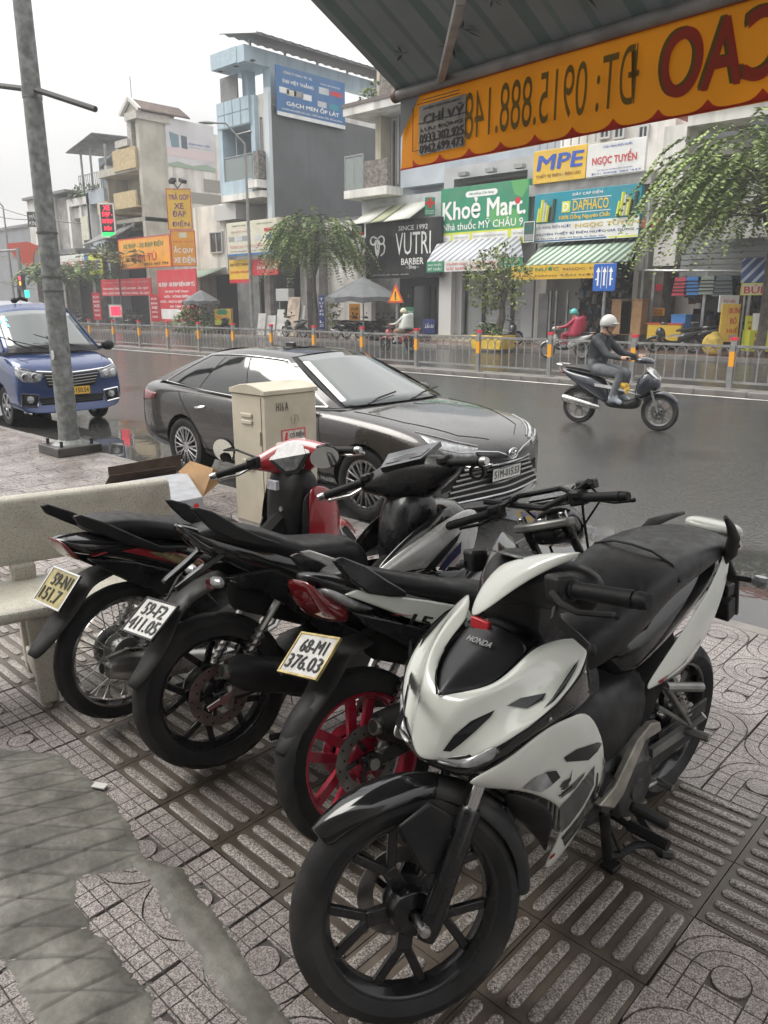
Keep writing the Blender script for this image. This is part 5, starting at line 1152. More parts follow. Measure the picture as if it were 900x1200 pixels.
def evaluate(o):
    me=bpy.data.meshes.new_from_object(o.evaluated_get(bpy.context.evaluated_depsgraph_get()));return me
def shell(name,half,mat,parent,arches,sub=2,bottom=True):
    """half = stations of (x, [(y, z) from keel to the top centre]); mirrored, lofted, smoothed, wheel arches cut."""
    m=MB();rings=[]
    for x,pts in half:
        r=[(x+(p[2] if len(p)>2 else 0),-p[0],p[1]) for p in pts]+[(x+(p[2] if len(p)>2 else 0),p[0],p[1]) for p in reversed(pts[1:-1])]
        rings.append(r)
    m.loft(rings);o=m.build(name,mat,parent,sub=sub)
    cut=None
    if arches:
        c=MB()
        for x,z,r,w0,w1 in arches:
            for s in (-1,1):c.lathe([(0,s*w0),(r,s*w0),(r,s*w1),(0,s*w1)],(x,0,z),'Y',28)
        cut=c.build('cutter',mat,parent,smooth=0);q=o.modifiers.new('arch','BOOLEAN');q.object=cut;q.operation='DIFFERENCE';q.solver='EXACT'
    bpy.context.view_layer.update();me=evaluate(o);o.modifiers.clear();o.data=me
    me.polygons.foreach_set('use_smooth',[True]*len(me.polygons));me.set_sharp_from_angle(angle=D(40))
    if cut:bpy.data.objects.remove(cut)
    bm=bmesh.new();bm.from_mesh(me);t=BVHTree.FromBMesh(bm);bm.free();return o,t
def cast(t,p,d,off=.003):
    d=Vector(d).normalized();h=t.ray_cast(Vector(p)-d*6,d)
    if h[0] is None:h=t.find_nearest(Vector(p))
    return h[0]-d*off
def skin_panel(t,a,b,n,d,off=.004,m=3):
    """grid between two polylines a and b (lists of 3D points), thrown on the shell along d"""
    def res(P,k):
        L=[0]
        for i in range(1,len(P)):L.append(L[-1]+(Vector(P[i])-Vector(P[i-1])).length)
        out=[]
        for j in range(k+1):
            s=L[-1]*j/k;i=1
            while i<len(L)-1 and L[i]<s:i+=1
            f=(s-L[i-1])/max(1e-9,L[i]-L[i-1]);out.append(Vector(P[i-1]).lerp(Vector(P[i]),f))
        return out
    A,B=res(a,n),res(b,n)
    return MB().sheet([[cast(t,A[j].lerp(B[j],i/m),d,off) for j in range(n+1)] for i in range(m+1)])
def seam(t,pts,d,parent,name='seam',mat=None,r=.004,n=12,off=.001):
    P=[]
    for i in range(len(pts)-1):
        for j in range(n):P.append(cast(t,Vector(pts[i]).lerp(Vector(pts[i+1]),j/n),d,off))
    P.append(cast(t,pts[-1],d,off));return MB().tube(P,r,5).build(name,mat or m_cab,parent)
def wheel(parent,c,R_,w,rim_r,style,mat_rim,side,name='wheel'):
    """road wheel with its axis on y; side = +1 when the outer face looks to +y"""
    prof=[(rim_r,-w*.42),(rim_r+(R_-rim_r)*.35,-w*.5),(R_-.018,-w*.44),(R_,-w*.22),(R_,w*.22),(R_-.018,w*.44),(rim_r+(R_-rim_r)*.35,w*.5),(rim_r,w*.42)]
    t=MB().lathe(prof,ax='Y',n=40,closed=True).build(name,m_tyre,parent,smooth=50);t.location=c
    r=MB();r.lathe([(rim_r+.004,-w*.40),(rim_r+.004,w*.40 ),(rim_r-.016,w*.43),(rim_r-.02,w*.3),(rim_r-.03,-w*.4)],ax='Y',n=40,closed=True)
    y=side*w*.36
    if style=='car':
        r.lathe([(0,y+side*.012),(.062,y+side*.008),(.066,y-side*.03)],ax='Y',n=16)
        for k in range(10):
            a0=2*math.pi*k/10
            for g in (-1,1):
                a1=a0+g*.14
                r.bar((.055*math.cos(a0),y,.055*math.sin(a0)),((rim_r-.01)*math.cos(a1),y,(rim_r-.01)*math.sin(a1)),.017,.03,up=(0,1,0))
    else:
        r.lathe([(0,y+side*.01),(.07,y),(.075,y-side*.05)],ax='Y',n=14)
        for k in range(6):
            a=2*math.pi*k/6;r.bar((.05*math.cos(a),y,.05*math.sin(a)),((rim_r-.01)*math.cos(a),y,(rim_r-.01)*math.sin(a)),.05,.025,up=(0,1,0))
    r.build('rim',mat_rim,t,bevel=.003)
    MB().lathe([(0,side*w*.05),(rim_r*.94,side*w*.05),(rim_r*.94,side*w*.0)],ax='Y',n=24).build('brake_disc',m_cab,t);return t
def plate_on(parent,org,u,v,w,h,lines,mat,border=True,name='number_plate'):
    """org = centre, u right, v up; lines = (text, x0, y0, x1, y1) in share of the plate"""
    org,u,v=Vector(org),Vector(u).normalized(),Vector(v).normalized();n=u.cross(v)
    m=MB();m.xf=lambda p:org+u*p[0]+v*p[1]+n*p[2];m.bx(-w/2,w/2,-h/2,h/2,-.004,.0);p=m.build(name,mat,parent,bevel=.0015)
    for s in lines:
        m=MB();put_text(m,s[0],org+n*.0022-u*w/2-v*h/2,u,v,s[1]*w,s[2]*h,s[3]*w,s[4]*h,.012);m.build('lettering',tm('black'),p,smooth=0)
    m=MB();m.xf=lambda q:org+u*q[0]+v*q[1]+n*q[2];b=.006
    for x0,x1,y0,y1 in ((-w/2-.004,w/2+.004,-h/2-.004,-h/2+b*.4),(-w/2-.004,w/2+.004,h/2-b*.4,h/2+.004),(-w/2-.004,-w/2+b*.4,-h/2,h/2),(w/2-b*.4,w/2+.004,-h/2,h/2)):m.bx(x0,x1,y0,y1,-.006,.003)
    m.build('frame',border if not isinstance(border,bool) else m_chrome,p);return p
m_pw_=M('plate white',(.62,.62,.6),.4,var=.1,vs=30,dirt=(.3,.27,.22),dv=.5,ds=14);m_py=M('plate yellow',(.68,.40,.06),.4)

# ---- the dark brown saloon
CS=1.03
car=thing('parked_car','dark brown wet saloon car parked at the kerb behind the cabinet','car',(-6.764,4.98,-.10),D(.6));car.scale=(.893,.861,.893)
def sec(hw,zb,zsh,zt,k=1.,f=0.):
    P=[(0,zb),(hw*.55,zb),(hw*.88,zb+.03),(hw*.975,zb+.14),(hw*1.0,zb+.32*(zsh-zb)+.1),(hw*.985,zsh-.14),(hw*.955,zsh-.02),(hw*.87,zsh+.045*k),(hw*.55,zt-.02),(0,zt)];return [(y,z,-f*(y/.9)**2) for y,z in P]
half=[(-1.06,sec(.66,.36,.80,.86)),(-1.0,sec(.80,.30,.92,1.03)),(-.93,sec(.86,.25,.97,1.085)),(-.6,sec(.905,.2,.98,1.07)),(0,sec(.925,.19,.965,1.03)),(.7,sec(.92,.18,.95,.99)),(1.5,sec(.92,.18,.93,.97)),(2.2,sec(.92,.18,.92,1.0)),(2.5,sec(.925,.18,.91,1.0)),(2.85,sec(.93,.19,.885,.965)),(3.2,sec(.925,.19,.85,.915,1,.03)),(3.5,sec(.915,.19,.805,.86,.8,.1)),(3.70,sec(.90,.19,.755,.80,.6,.2)),(3.80,sec(.885,.19,.70,.735,.4,.27)),(3.84,sec(.87,.2,.64,.67,.2,.30)),(3.845,sec(.80,.22,.58,.61,.2,.28))]
body,bt=shell('body',half,m_brown,car,[(0,.335,.375,.62,1.2),(2.825,.335,.375,.62,1.2)])
MB().bx(-.5,3.3,-.64,.64,.2,.7).build('underbody',m_cab,car)
# greenhouse
def crv(P,s):
    s=s*(len(P)-1);i=min(int(s),len(P)-2);return Vector(P[i]).lerp(Vector(P[i+1]),s-i)
BL=[(-.72,.74,1.045),(-.25,.80,1.02),(.35,.835,.985),(.95,.85,.965),(1.55,.845,.95),(2.1,.81,.955),(2.42,.76,.975)]
TL_=[(.16,.53,1.375),(.38,.565,1.40),(.62,.585,1.418),(.85,.59,1.425),(1.1,.585,1.42),(1.32,.57,1.405),(1.5,.545,1.385)]
def gh(s,t,side,off=0.):
    p=crv(BL,s).lerp(crv(TL_,s),t);bul=.035*math.sin(math.pi*min(1,max(0,t)));p.y+=bul+off;p.z+=off*.3;p.y *= side;return p
m=MB()
rows=[]
for i in range(17):
    s=i/16;L=[gh(s,t/5,-1) for t in range(6)];Rr=[gh(s,t/5,1) for t in range(5,-1,-1)];a,c_=L[-1],Rr[0]
    mid=[a.lerp(c_,k/6)+Vector((0,0,.035*math.sin(math.pi*k/6))) for k in range(1,6)]
    rows.append(L+mid+Rr)
m.sheet(rows);m.build('roof',m_brown,car,smooth=50)
def screen(s,bul,name,mat,inset,drop):
    a0,a1=crv(BL,s),crv(TL_,s);L=[]
    for i in range(9):
        t=inset+(1-2*inset)*i/8;e=a0.lerp(a1,t);row=[]
        for k in range(11):
            y=(k/5-1)*(e.y-.05);q=1-(y/e.y)**2;row.append((e.x+bul*q,y,e.z+(.035*t+.012)*q+drop))
        L.append(row)
    return MB().sheet(L).build(name,mat,car,smooth=60,solid=.006)
a0,a1=crv(BL,1),crv(TL_,1)
screen(1,.16,'windscreen',m_wglass,.02,.0);screen(0,-.14,'rear_window',m_sglass,.04,.0)
for s_,bul in ((1,.15),(0,-.13)):
    L=[]
    for i in range(7):
        e=crv(BL,s_).lerp(crv(TL_,s_),i/6);L.append([(e.x+bul*(1-(y/e.y)**2),y,e.z+(.035*i/6-.004)*(1-(y/e.y)**2)-.008) for y in [(k/5-1)*e.y for k in range(11)]])
    MB().sheet(L).build('screen_surround',m_plast,car,smooth=60)
for side in (-1,1):
    for s0,s1,nm in ((.115,.30,'quarter_window'),(.31,.55,'rear_window_pane'),(.565,.905,'front_window_pane')):
        tt0,tt1=.06,.86;n=10
        g=[[gh(s0+(s1-s0)*i/n+(.0),tt0+(tt1-tt0)*j/6,side,.004) for i in range(n+1)] for j in range(7)];MB().sheet(g).build('window',m_sglass,car,smooth=60)
    pts=[gh(.08+.85*i/20,.02,side,.006) for i in range(21)]+[gh(.93-.012*0,.02+.88*i/6,side,.006) for i in range(7)]+[gh(.93-.85*i/20,.905,side,.006) for i in range(21)]+[gh(.08,.9-.88*i/6,side,.006) for i in range(7)]
    MB().tube(pts,.0055,5).build('window_trim',m_chrome,car)
    sy=side*1.2;dr=(0,-side,0)
    for P in ([(1.02,sy,.95),(1.0,sy,.5),(1.04,sy,.27)],[(2.22,sy,.92),(2.3,sy,.6),(2.22,sy,.27)],[(-.12,sy,.96),(.06,sy,.78),(.35,sy,.5),(.5,sy,.3)],[(.45,sy,.29),(2.25,sy,.29)]):seam(bt,P,dr,car)
    for hx in (.25,1.28):m=MB();P=[cast(bt,(hx+.19*k/6,sy,.80+.005*k),dr,.022*math.sin(math.pi*k/6)+.004) for k in range(7)];m.tube(P,[.012,.015,.015,.015,.015,.015,.012],6);m.build('door_handle',m_chrome,car)
    m=MB();m.blob((0,0,0),(.11,.07,.075),10,7);o=m.build('door_mirror',m_brown,car);o.location=(2.02,side*.93,1.0)
    skin_panel(bt,[(-.92,sy,.93),(-.55,sy,.90)],[(-.98,sy,.78),(-.62,sy,.83)],6,(0,-side,0),.006).build('tail_lamp',m_redlens,car,solid=.004)
    P=lambda y,z,x=3.8:(x,side*y,z)
    # headlamp wraps from the nose to the wing
    hd=skin_panel(bt,[P(.42,.72),P(.60,.76),P(.78,.80),P(.88,.84)],[P(.46,.655),P(.62,.66),P(.78,.69),P(.885,.78)],10,(-1,-side*.25,0),.004,4);hl=hd.build('headlight',m_lens,car,solid=.003)
    seam(bt,[P(.46,.688),P(.64,.70),P(.80,.74)],(-1,-side*.25,0),hl,'lamp_strip',m_chrome,.006,6,.008);seam(bt,[P(.42,.735),P(.60,.775),P(.88,.855)],(-1,-side*.25,0),hl,'lamp_brow',m_alloy,.008,6,.006)
    seam(bt,[(2.55,side*.72,1.3),(3.1,side*.66,1.2),(3.55,side*.46,1.1),(3.7,side*.2,1.1)],(0,0,-1),car)
    skin_panel(bt,[P(.62,.45),P(.78,.47)],[P(.60,.40),P(.80,.36)],5,(-1,-side*.2,0),.004).build('corner_vent',m_cab,car)
# front mask
fd=(-1,0,0)
skin_panel(bt,[(5,-.46,.715),(5,0,.635),(5,.46,.715)],[(5,-.44,.655),(5,0,.575),(5,.44,.655)],16,fd,.005).build('upper_grille',m_gloss,car,solid=.003)
skin_panel(bt,[(5,-.50,.545),(5,-.2,.56),(5,0,.56),(5,.2,.56),(5,.50,.545)],[(5,-.74,.27),(5,-.3,.255),(5,0,.25),(5,.3,.255),(5,.74,.27)],16,fd,.004,5).build('lower_grille',m_cab,car,solid=.003)
for k in range(7):
    f=k/6;z=.535-.27*f;w_=.52+.24*f;seam(bt,[(5,-w_,z),(5,-.2,z+.012),(5,.2,z+.012),(5,w_,z)],fd,car,'grille_slat',m_alloy if k in (0,6) else M('satin slat',(.22,.215,.21),.35,metal=.7),.011,8,.01)
seam(bt,[(5,-.8,.235),(5,-.4,.215),(5,0,.21),(5,.4,.215),(5,.8,.235)],fd,car,'front_lip',m_brown,.022,8,.0)
seam(bt,[(5,-.46,.70),(5,-.2,.67),(5,0,.60),(5,.2,.67),(5,.46,.70)],fd,car,'grille_trim',m_chrome,.006,8,.01)
q=cast(bt,(5,0,.635),fd,.012);m=MB()
def ell(cx,cz,a,b,r=.005):m.tube([(q.x+.004,cx+a*math.cos(2*math.pi*i/24),q.z+cz+b*math.sin(2*math.pi*i/24)) for i in range(25)],r,6)
ell(0,0,.068,.047,.006);ell(0,.021,.045,.017,.0045);ell(0,0,.017,.043,.0045);m.build('oval_emblem',m_chrome,car)
q=cast(bt,(5,0,.45),fd,.03);plate_on(car,(q.x+.012,.03,.45),(0,1,0),(0.02,0,1),.46,.115,[('51M-015.53',.07,.2,.93,.8)],m_pw_,m_gloss)
for c_,sd in (((0,-.80,.335),-1),((2.825,-.80,.335),-1),((0,.80,.335),1),((2.825,.80,.335),1)):wheel(car,c_,.335,.225,.232,'car',m_alloy,sd)
for y0,y1,ln in ((-.55,-.02,0),(.12,.62,0)):
    e0=Vector((2.50,y0,.99));MB().tube([e0+Vector((.08,0,.02)),e0+Vector((.03,.2,.06)),e0+Vector((-.06+.02,.52,.085))],.009,5).build('wiper',m_plast,car)
MB().bx(.8,.95,-.02,.02,1.455,1.50).build('roof_fin',m_brown,car,bevel=.01)
MB().sheet([[(.62,-.3,1.441),(.62,0,1.455),(.62,.3,1.441)],[(1.15,-.3,1.445),(1.15,0,1.459),(1.15,.3,1.445)]]).build('sunroof',m_sglass,car)
for y in (-.42,.42):MB().blob((1.25,y,.85),(.12,.22,.38),8,6).build('seat',m_plast,car)

# ---- the blue van
van=thing('blue_van','dark blue van with wet windscreen and yellow plate behind the lamp post','van',(-11.45,4.98,-.1),-D(3));van.scale=(.92,.84,.96)
def vs(hw,zb,zsh,zt,f=0.):return [(y,z,-f*(y/.9)**2) for y,z in [(0,zb),(hw*.6,zb),(hw*.93,zb+.03),(hw*.99,zb+.16),(hw,zb+.4*(zsh-zb)),(hw*.99,zsh-.15),(hw*.96,zsh-.02),(hw*.86,zsh+.05),(hw*.5,zt-.01),(0,zt)]]
vh=[(-3.5,vs(.82,.3,1.0,1.06)),(-3.3,vs(.88,.24,1.02,1.08)),(-2,vs(.9,.22,1.02,1.08)),(-.8,vs(.9,.22,1.03,1.1)),(-.1,vs(.905,.22,1.03,1.14)),(.25,vs(.90,.22,1.0,1.08,.02)),(.5,vs(.895,.22,.95,1.01,.05)),(.66,vs(.89,.22,.91,.955,.08)),(.75,vs(.885,.22,.87,.905,.11)),(.79,vs(.88,.23,.81,.84,.13)),(.81,vs(.875,.23,.75,.77,.14)),(.815,vs(.86,.24,.66,.68,.14))]
vb,vt=shell('body',vh,m_vblue,van,[(0,.30,.36,.60,1.2),(-2.6,.30,.36,.60,1.2)])
MB().bx(-3.1,.4,-.62,.62,.22,.8).build('underbody',m_cab,van)
VB=[(-3.35,.84,1.06),(-2.4,.87,1.06),(-1.4,.87,1.06),(-.5,.865,1.07),(.18,.82,1.09)];VT=[(-3.2,.66,1.72),(-2.5,.69,1.76),(-1.9,.70,1.77),(-1.3,.69,1.76),(-.72,.665,1.715)]
def vg(s,t,side,off=0.):
    p=crv(VB,s).lerp(crv(VT,s),t);p.y+=.03*math.sin(math.pi*t)+off;p.y *= side;return p
rows=[]
for i in range(13):
    s=i/12;L=[vg(s,t/4,-1) for t in range(5)];Rr=[vg(s,t/4,1) for t in range(4,-1,-1)]
    rows.append(L+[L[-1].lerp(Rr[0],k/6)+Vector((0,0,.06*math.sin(math.pi*k/6)**.7)) for k in range(1,6)]+Rr)
MB().sheet(rows).build('roof',m_vblue,van,smooth=50)
def vscreen(name,mat,x_off,in0,in1,yin):
    L=[]
    for i in range(9):
        e=crv(VB,1).lerp(crv(VT,1),in0+(in1-in0)*i/8);L.append([(e.x+.15*(1-(y/e.y)**2)+x_off,y,e.z+(.06*i/8)*(1-(y/e.y)**2)) for y in [(k/5-1)*(e.y-yin) for k in range(11)]])
    return MB().sheet(L).build(name,mat,van,smooth=60,solid=.006)
vscreen('screen_surround',m_vblue,-.02,0,1,0);vscreen('windscreen',m_wglass,.004,.06,.84,.06)
vscreen('cowl',m_plast,.01,-.02,.06,.05)
m_pfilm=M('pale sticker blue',(.25,.6,.65),.4)
for k,(y,z0,z1) in enumerate(((-.60,1.50,1.57),(-.53,1.42,1.50),(-.66,1.52,1.58))):
    f=(z0-1.09)/(1.715-1.09);e=crv(VB,1).lerp(crv(VT,1),f);x_=e.x+.15*(1-(y/e.y)**2)+.012;MB().bx(-.04,.04,-.035,.035,-.0,.002).build('permit_sticker',m_pfilm,van);o=bpy.data.objects[van.children[-1].name] if False else None
for ch in list(van.children):
    if ch.name.startswith('permit_sticker'):
        k=0 if ch.name=='permit_sticker' else int(ch.name[-3:]);y,z=((-.62,1.50),(-.55,1.44),(-.53,1.52))[k]
        f=(z-1.09)/.625;e=crv(VB,1).lerp(crv(VT,1),f);ch.location=(e.x+.15*(1-(y/e.y)**2)+.016,y,z+.06*f*(1-(y/e.y)**2));ch.rotation_euler=(0,D(90-55),0)
for side in (-1,1):
    for s0,s1 in ((.03,.3),(.33,.62),(.65,.93)):
        MB().sheet([[vg(s0+(s1-s0)*i/8,.1+.75*j/5,side,.004) for i in range(9)] for j in range(6)]).build('window',m_sglass,van,smooth=60)
    P=lambda y,z:(.74,side*y,z);dv=(-1,-side*.3,0)
    hl=skin_panel(vt,[P(.47,.80),P(.62,.83),P(.80,.87),P(.885,.93)],[P(.50,.70),P(.62,.68),P(.80,.70),P(.89,.80)],10,dv,.005,4).build('headlight',m_lens,van,solid=.004)
    for y in (.60,.75):q=cast(vt,P(y,.765),dv,.012);MB().lathe([(0,.01),(.045,.008),(.055,0)],(q.x,q.y,q.z),'X',14).build('lamp_bowl',m_chrome,hl)
    seam(vt,[P(.44,.81),P(.62,.845),P(.80,.885),P(.89,.95)],dv,van,'lamp_brow',m_chrome,.009,6,.006)
    fb_=[P(.56,.50),P(.83,.53),P(.85,.36),P(.60,.33),P(.56,.50)];seam(vt,fb_,dv,van,'fog_frame',m_chrome,.014,6,.008);skin_panel(vt,[P(.58,.50),P(.82,.52)],[P(.61,.35),P(.83,.37)],6,dv,.004).build('fog_recess',m_plast,van,solid=.003)
    q=cast(vt,P(.70,.44),dv,.014);MB().blob(q,(.02,.06,.055),10,6).build('fog_lamp',m_lens,van)
    m=MB();m.blob((0,0,0),(.09,.12,.085),10,7);o=m.build('door_mirror',m_plast,van);o.location=(.02,side*1.04,1.14);MB().bar((.0,side*.88,1.1),(.0,side*.98,1.12),.05).build('mirror_arm',m_plast,van)
    wheel(van,(0,side*.745,.30),.30,.2,.2,'van',m_alloy,side);wheel(van,(-2.6,side*.745,.30),.30,.2,.2,'van',m_alloy,side)
    for P_ in ([(-.95,side*2,1.0),(-.95,side*2,.4)],[(-.0-.45,side*2,.98),(-.42,side*2,.62)]):seam(vt,P_,(0,-side,0),van)
    seam(vt,[(.1,side*.74,2),(.45,side*.70,2),(.6,side*.62,2)],(0,0,-1),van)
skin_panel(vt,[(4,-.47,.80),(4,0,.775),(4,.47,.80)],[(4,-.40,.60),(4,0,.585),(4,.40,.60)],14,(-1,0,0),.005,4).build('grille',m_cab,van,solid=.003)
seam(vt,[(4,-.56,.835),(4,-.3,.815),(4,0,.80),(4,.3,.815),(4,.56,.835)],(-1,0,0),van,'grille_bar',m_chrome,.016,8,.008)
for k in range(4):z=.765-.043*k;w_=.45-.02*k;seam(vt,[(4,-w_,z+.008),(4,0,z-.015),(4,w_,z+.008)],(-1,0,0),van,'grille_slat',M('satin slat',()),.009,8,.01)
skin_panel(vt,[(4,-.54,.46),(4,.54,.46)],[(4,-.52,.35),(4,.52,.35)],10,(-1,0,0),.005,3).build('lower_grille',m_cab,van,solid=.003)
for k in range(3):seam(vt,[(4,-.53,.445-.035*k),(4,.53,.445-.035*k)],(-1,0,0),van,'lower_slat',m_plast,.008,8,.008)
q=cast(vt,(4,.05,.53),(-1,0,0),.02);plate_on(van,(q.x+.01,.06,.535),(0,1,0),(0,0,1),.46,.12,[('50H-150.54',.06,.2,.94,.8)],m_py,m_plast)
for y0 in (-.45,.18):MB().tube([(.34,y0+.02,1.12),(.27,y0-.2+.02,1.2),(.16,y0-.28,1.3)],.011,5).build('wiper',m_plast,van);MB().tube([(.33,y0+.3,1.125),(.22,y0-.22,1.25),(.14,y0-.48,1.335)],.007,5).build('wiper_blade',m_plast,van)
m=MB();m.tube([(0,-.1,0),(0,0,.06),(.03,.12,.02)],.03,6);m.blob((0,-.1,.02),(.06,.06,.05),8,5);o=m.build('roof_clip',m_plast,van);o.location=(-.75,-.12,1.80)
# ------------------------------------------------------------------ motorbikes
m_mat=M('matte black plastic',(.008,.008,.009),.48,spec=.4,var=.25,vs=14,dirt=(.07,.065,.06),dv=.25,ds=9)
m_satin=M('satin black',(.007,.007,.008),.27,spec=.45,var=.2,vs=10,coat=.3)
m_seat=M('black seat vinyl',(.011,.011,.012),.4,spec=.45,var=.2,vs=18,bump=.12,bs=260,drops=0)
m_wpaint=M('white paint',(.66,.68,.63),.18,coat=1.,dirt=(.3,.28,.24),dv=.22,ds=5,var=.05,vs=3)
m_rpaint=M('red paint',(.36,.015,.025),.22,coat=1.,var=.15,vs=6)
m_rrim=M('red rim paint',(.46,.012,.045),.3,coat=.5,var=.25,vs=9,dirt=(.08,.02,.02),dv=.4,ds=12)
m_silv=M('silver paint',(.58,.58,.57),.26,metal=.25,coat=.8,var=.15,vs=6)
m_steelb=M('brushed steel',(.45,.45,.44),.28,metal=1.,var=.2,vs=10)
m_alu=M('dull aluminium',(.30,.30,.29),.45,metal=.8,var=.35,vs=9,dirt=(.1,.09,.07),dv=.4,ds=8)
m_disc=M('worn disc steel',(.22,.21,.2),.35,metal=.9,var=.35,vs=18)
m_eng=M('engine casting',(.07,.07,.07),.5,metal=.5,var=.4,vs=12)
m_rub=M('grip rubber',(.008,.008,.009),.6,spec=.35)
m_meter=M('meter glass',(.15,.155,.16),.12,spec=.8,var=.4,vs=40)
m_mirror=M('mirror glass',(.75,.76,.77),.03,metal=1.)
m_decal=M('grey decal',(.075,.075,.078),.3,coat=.8,var=.3,vs=8)
m_dblk=M('black decal',(.01,.01,.011),.25,coat=.8)
m_fender=M('grey black fender',(.020,.020,.021),.55,spec=.4,var=.3,vs=10,dirt=(.1,.09,.08),dv=.3,ds=8)

AX,AZ,RAKE=.95,.90,D(26)
class Bike:
    """local frame: x forward from the rear axle, y left, z up; the front end turns about the steering axis"""
    def __init__(s,name,label,cat,x,y,h,lean,st,group=None,z=0.,lift=0.):
        s.t=thing(name,label,cat,(x,y,z),0,group);s.st=st
        s.mw=Matrix.Translation((x,y,z))@Matrix.Rotation(h,4,'Z')@Matrix.Rotation(-lean,4,'X')@Matrix.Translation((1.19,0,0))@Matrix.Rotation(lift/1.19,4,'Y')@Matrix.Translation((-1.19,0,0));s.mi=s.mw.inverted();s.t.matrix_world=s.mw
        a=Vector((-math.sin(RAKE),0,math.cos(RAKE)));s.R=Matrix.Rotation(st,3,a);s.o=Vector((AX,0,AZ))
    def S(s,p):p=Vector(p);return s.R@(p-s.o)+s.o
    def mb(s,steer=False):
        m=MB();m.xf=s.S if steer else None;return m
    def at(s,x,y,ly,steer=False):
        """where the line of sight through a photo point meets the bike's own plane y = ly"""
        o=s.mi@Vector((0,0,EYE));d=s.mi.to_3x3()@Vector(ray(x,y))
        if steer:Ri=s.R.inverted();o=Ri@(o-s.o)+s.o;d=Ri@d
        t=(ly-o.y)/d.y;return o+d*t
    def hit(s,bvh,x,y,off=.003,fall=.15):
        o=s.mi@Vector((0,0,EYE));d=(s.mi.to_3x3()@Vector(ray(x,y))).normalized();h=bvh.ray_cast(o,d)
        return (h[0]-d*off) if h[0] is not None else s.at(x,y,fall)
def ring(x,y0,zc,hw,hh,n=12,p=.75):
    r=[]
    for i in range(n):
        a=2*math.pi*i/n;c,s_=math.cos(a),math.sin(a)
        r.append((x,y0+hw*math.copysign(abs(c)**p,c),zc+hh*math.copysign(abs(s_)**p,s_)))
    return r
def hull(m,rows,n=12,p=.75):return m.loft([ring(r[0],r[4] if len(r)>4 else 0,r[1],r[2],r[3],n,p) for r in rows])
def bvh_of(o):
    bpy.context.view_layer.update();me=evaluate(o);bm=bmesh.new();bm.from_mesh(me);t=BVHTree.FromBMesh(bm);bm.free();bpy.data.meshes.remove(me);return t
def merge(mb,eps=1e-4):
    seen={};idx=[]
    vs=[]
    for p in mb.v:
        k=tuple(round(c/eps) for c in p)
        if k not in seen:seen[k]=len(vs);vs.append(p)
        idx.append(seen[k])
    mb.f=[tuple(idx[i] for i in f) for f in mb.f];mb.v=vs;return mb

def tyre(m,c,R_,w,rim,tread=True,n=96):
    prof=[]
    K=13
    for i in range(K):
        a=math.pi*(i/(K-1));prof.append((rim+(R_-rim)*(math.sin(a)**.72),-w/2*math.cos(a)*(1 if .1<i/K<.9 else .78)))
    prof=[(rim-.006,-w*.33)]+prof+[(rim-.006,w*.33)];q=len(prof);vs=[];fs=[]
    for k in range(n):
        a=2*math.pi*k/n
        for i,(r,h) in enumerate(prof):
            if tread and 3<=i<=q-4 and abs(i-(q-1)/2)>.9:
                off=abs(i-(q-1)/2);ph=(k+off*1.3)%6
                if ph<1.0 and (off<5.2):r -= .0055
            vs.append((c[0]+r*math.cos(a),c[1]+h,c[2]+r*math.sin(a)))
    for k in range(n):
        k2=(k+1)%n
        for i in range(q):j=(i+1)%q;fs.append((k*q+i,k*q+j,k2*q+j,k2*q+i))
    return m.add(vs,fs)
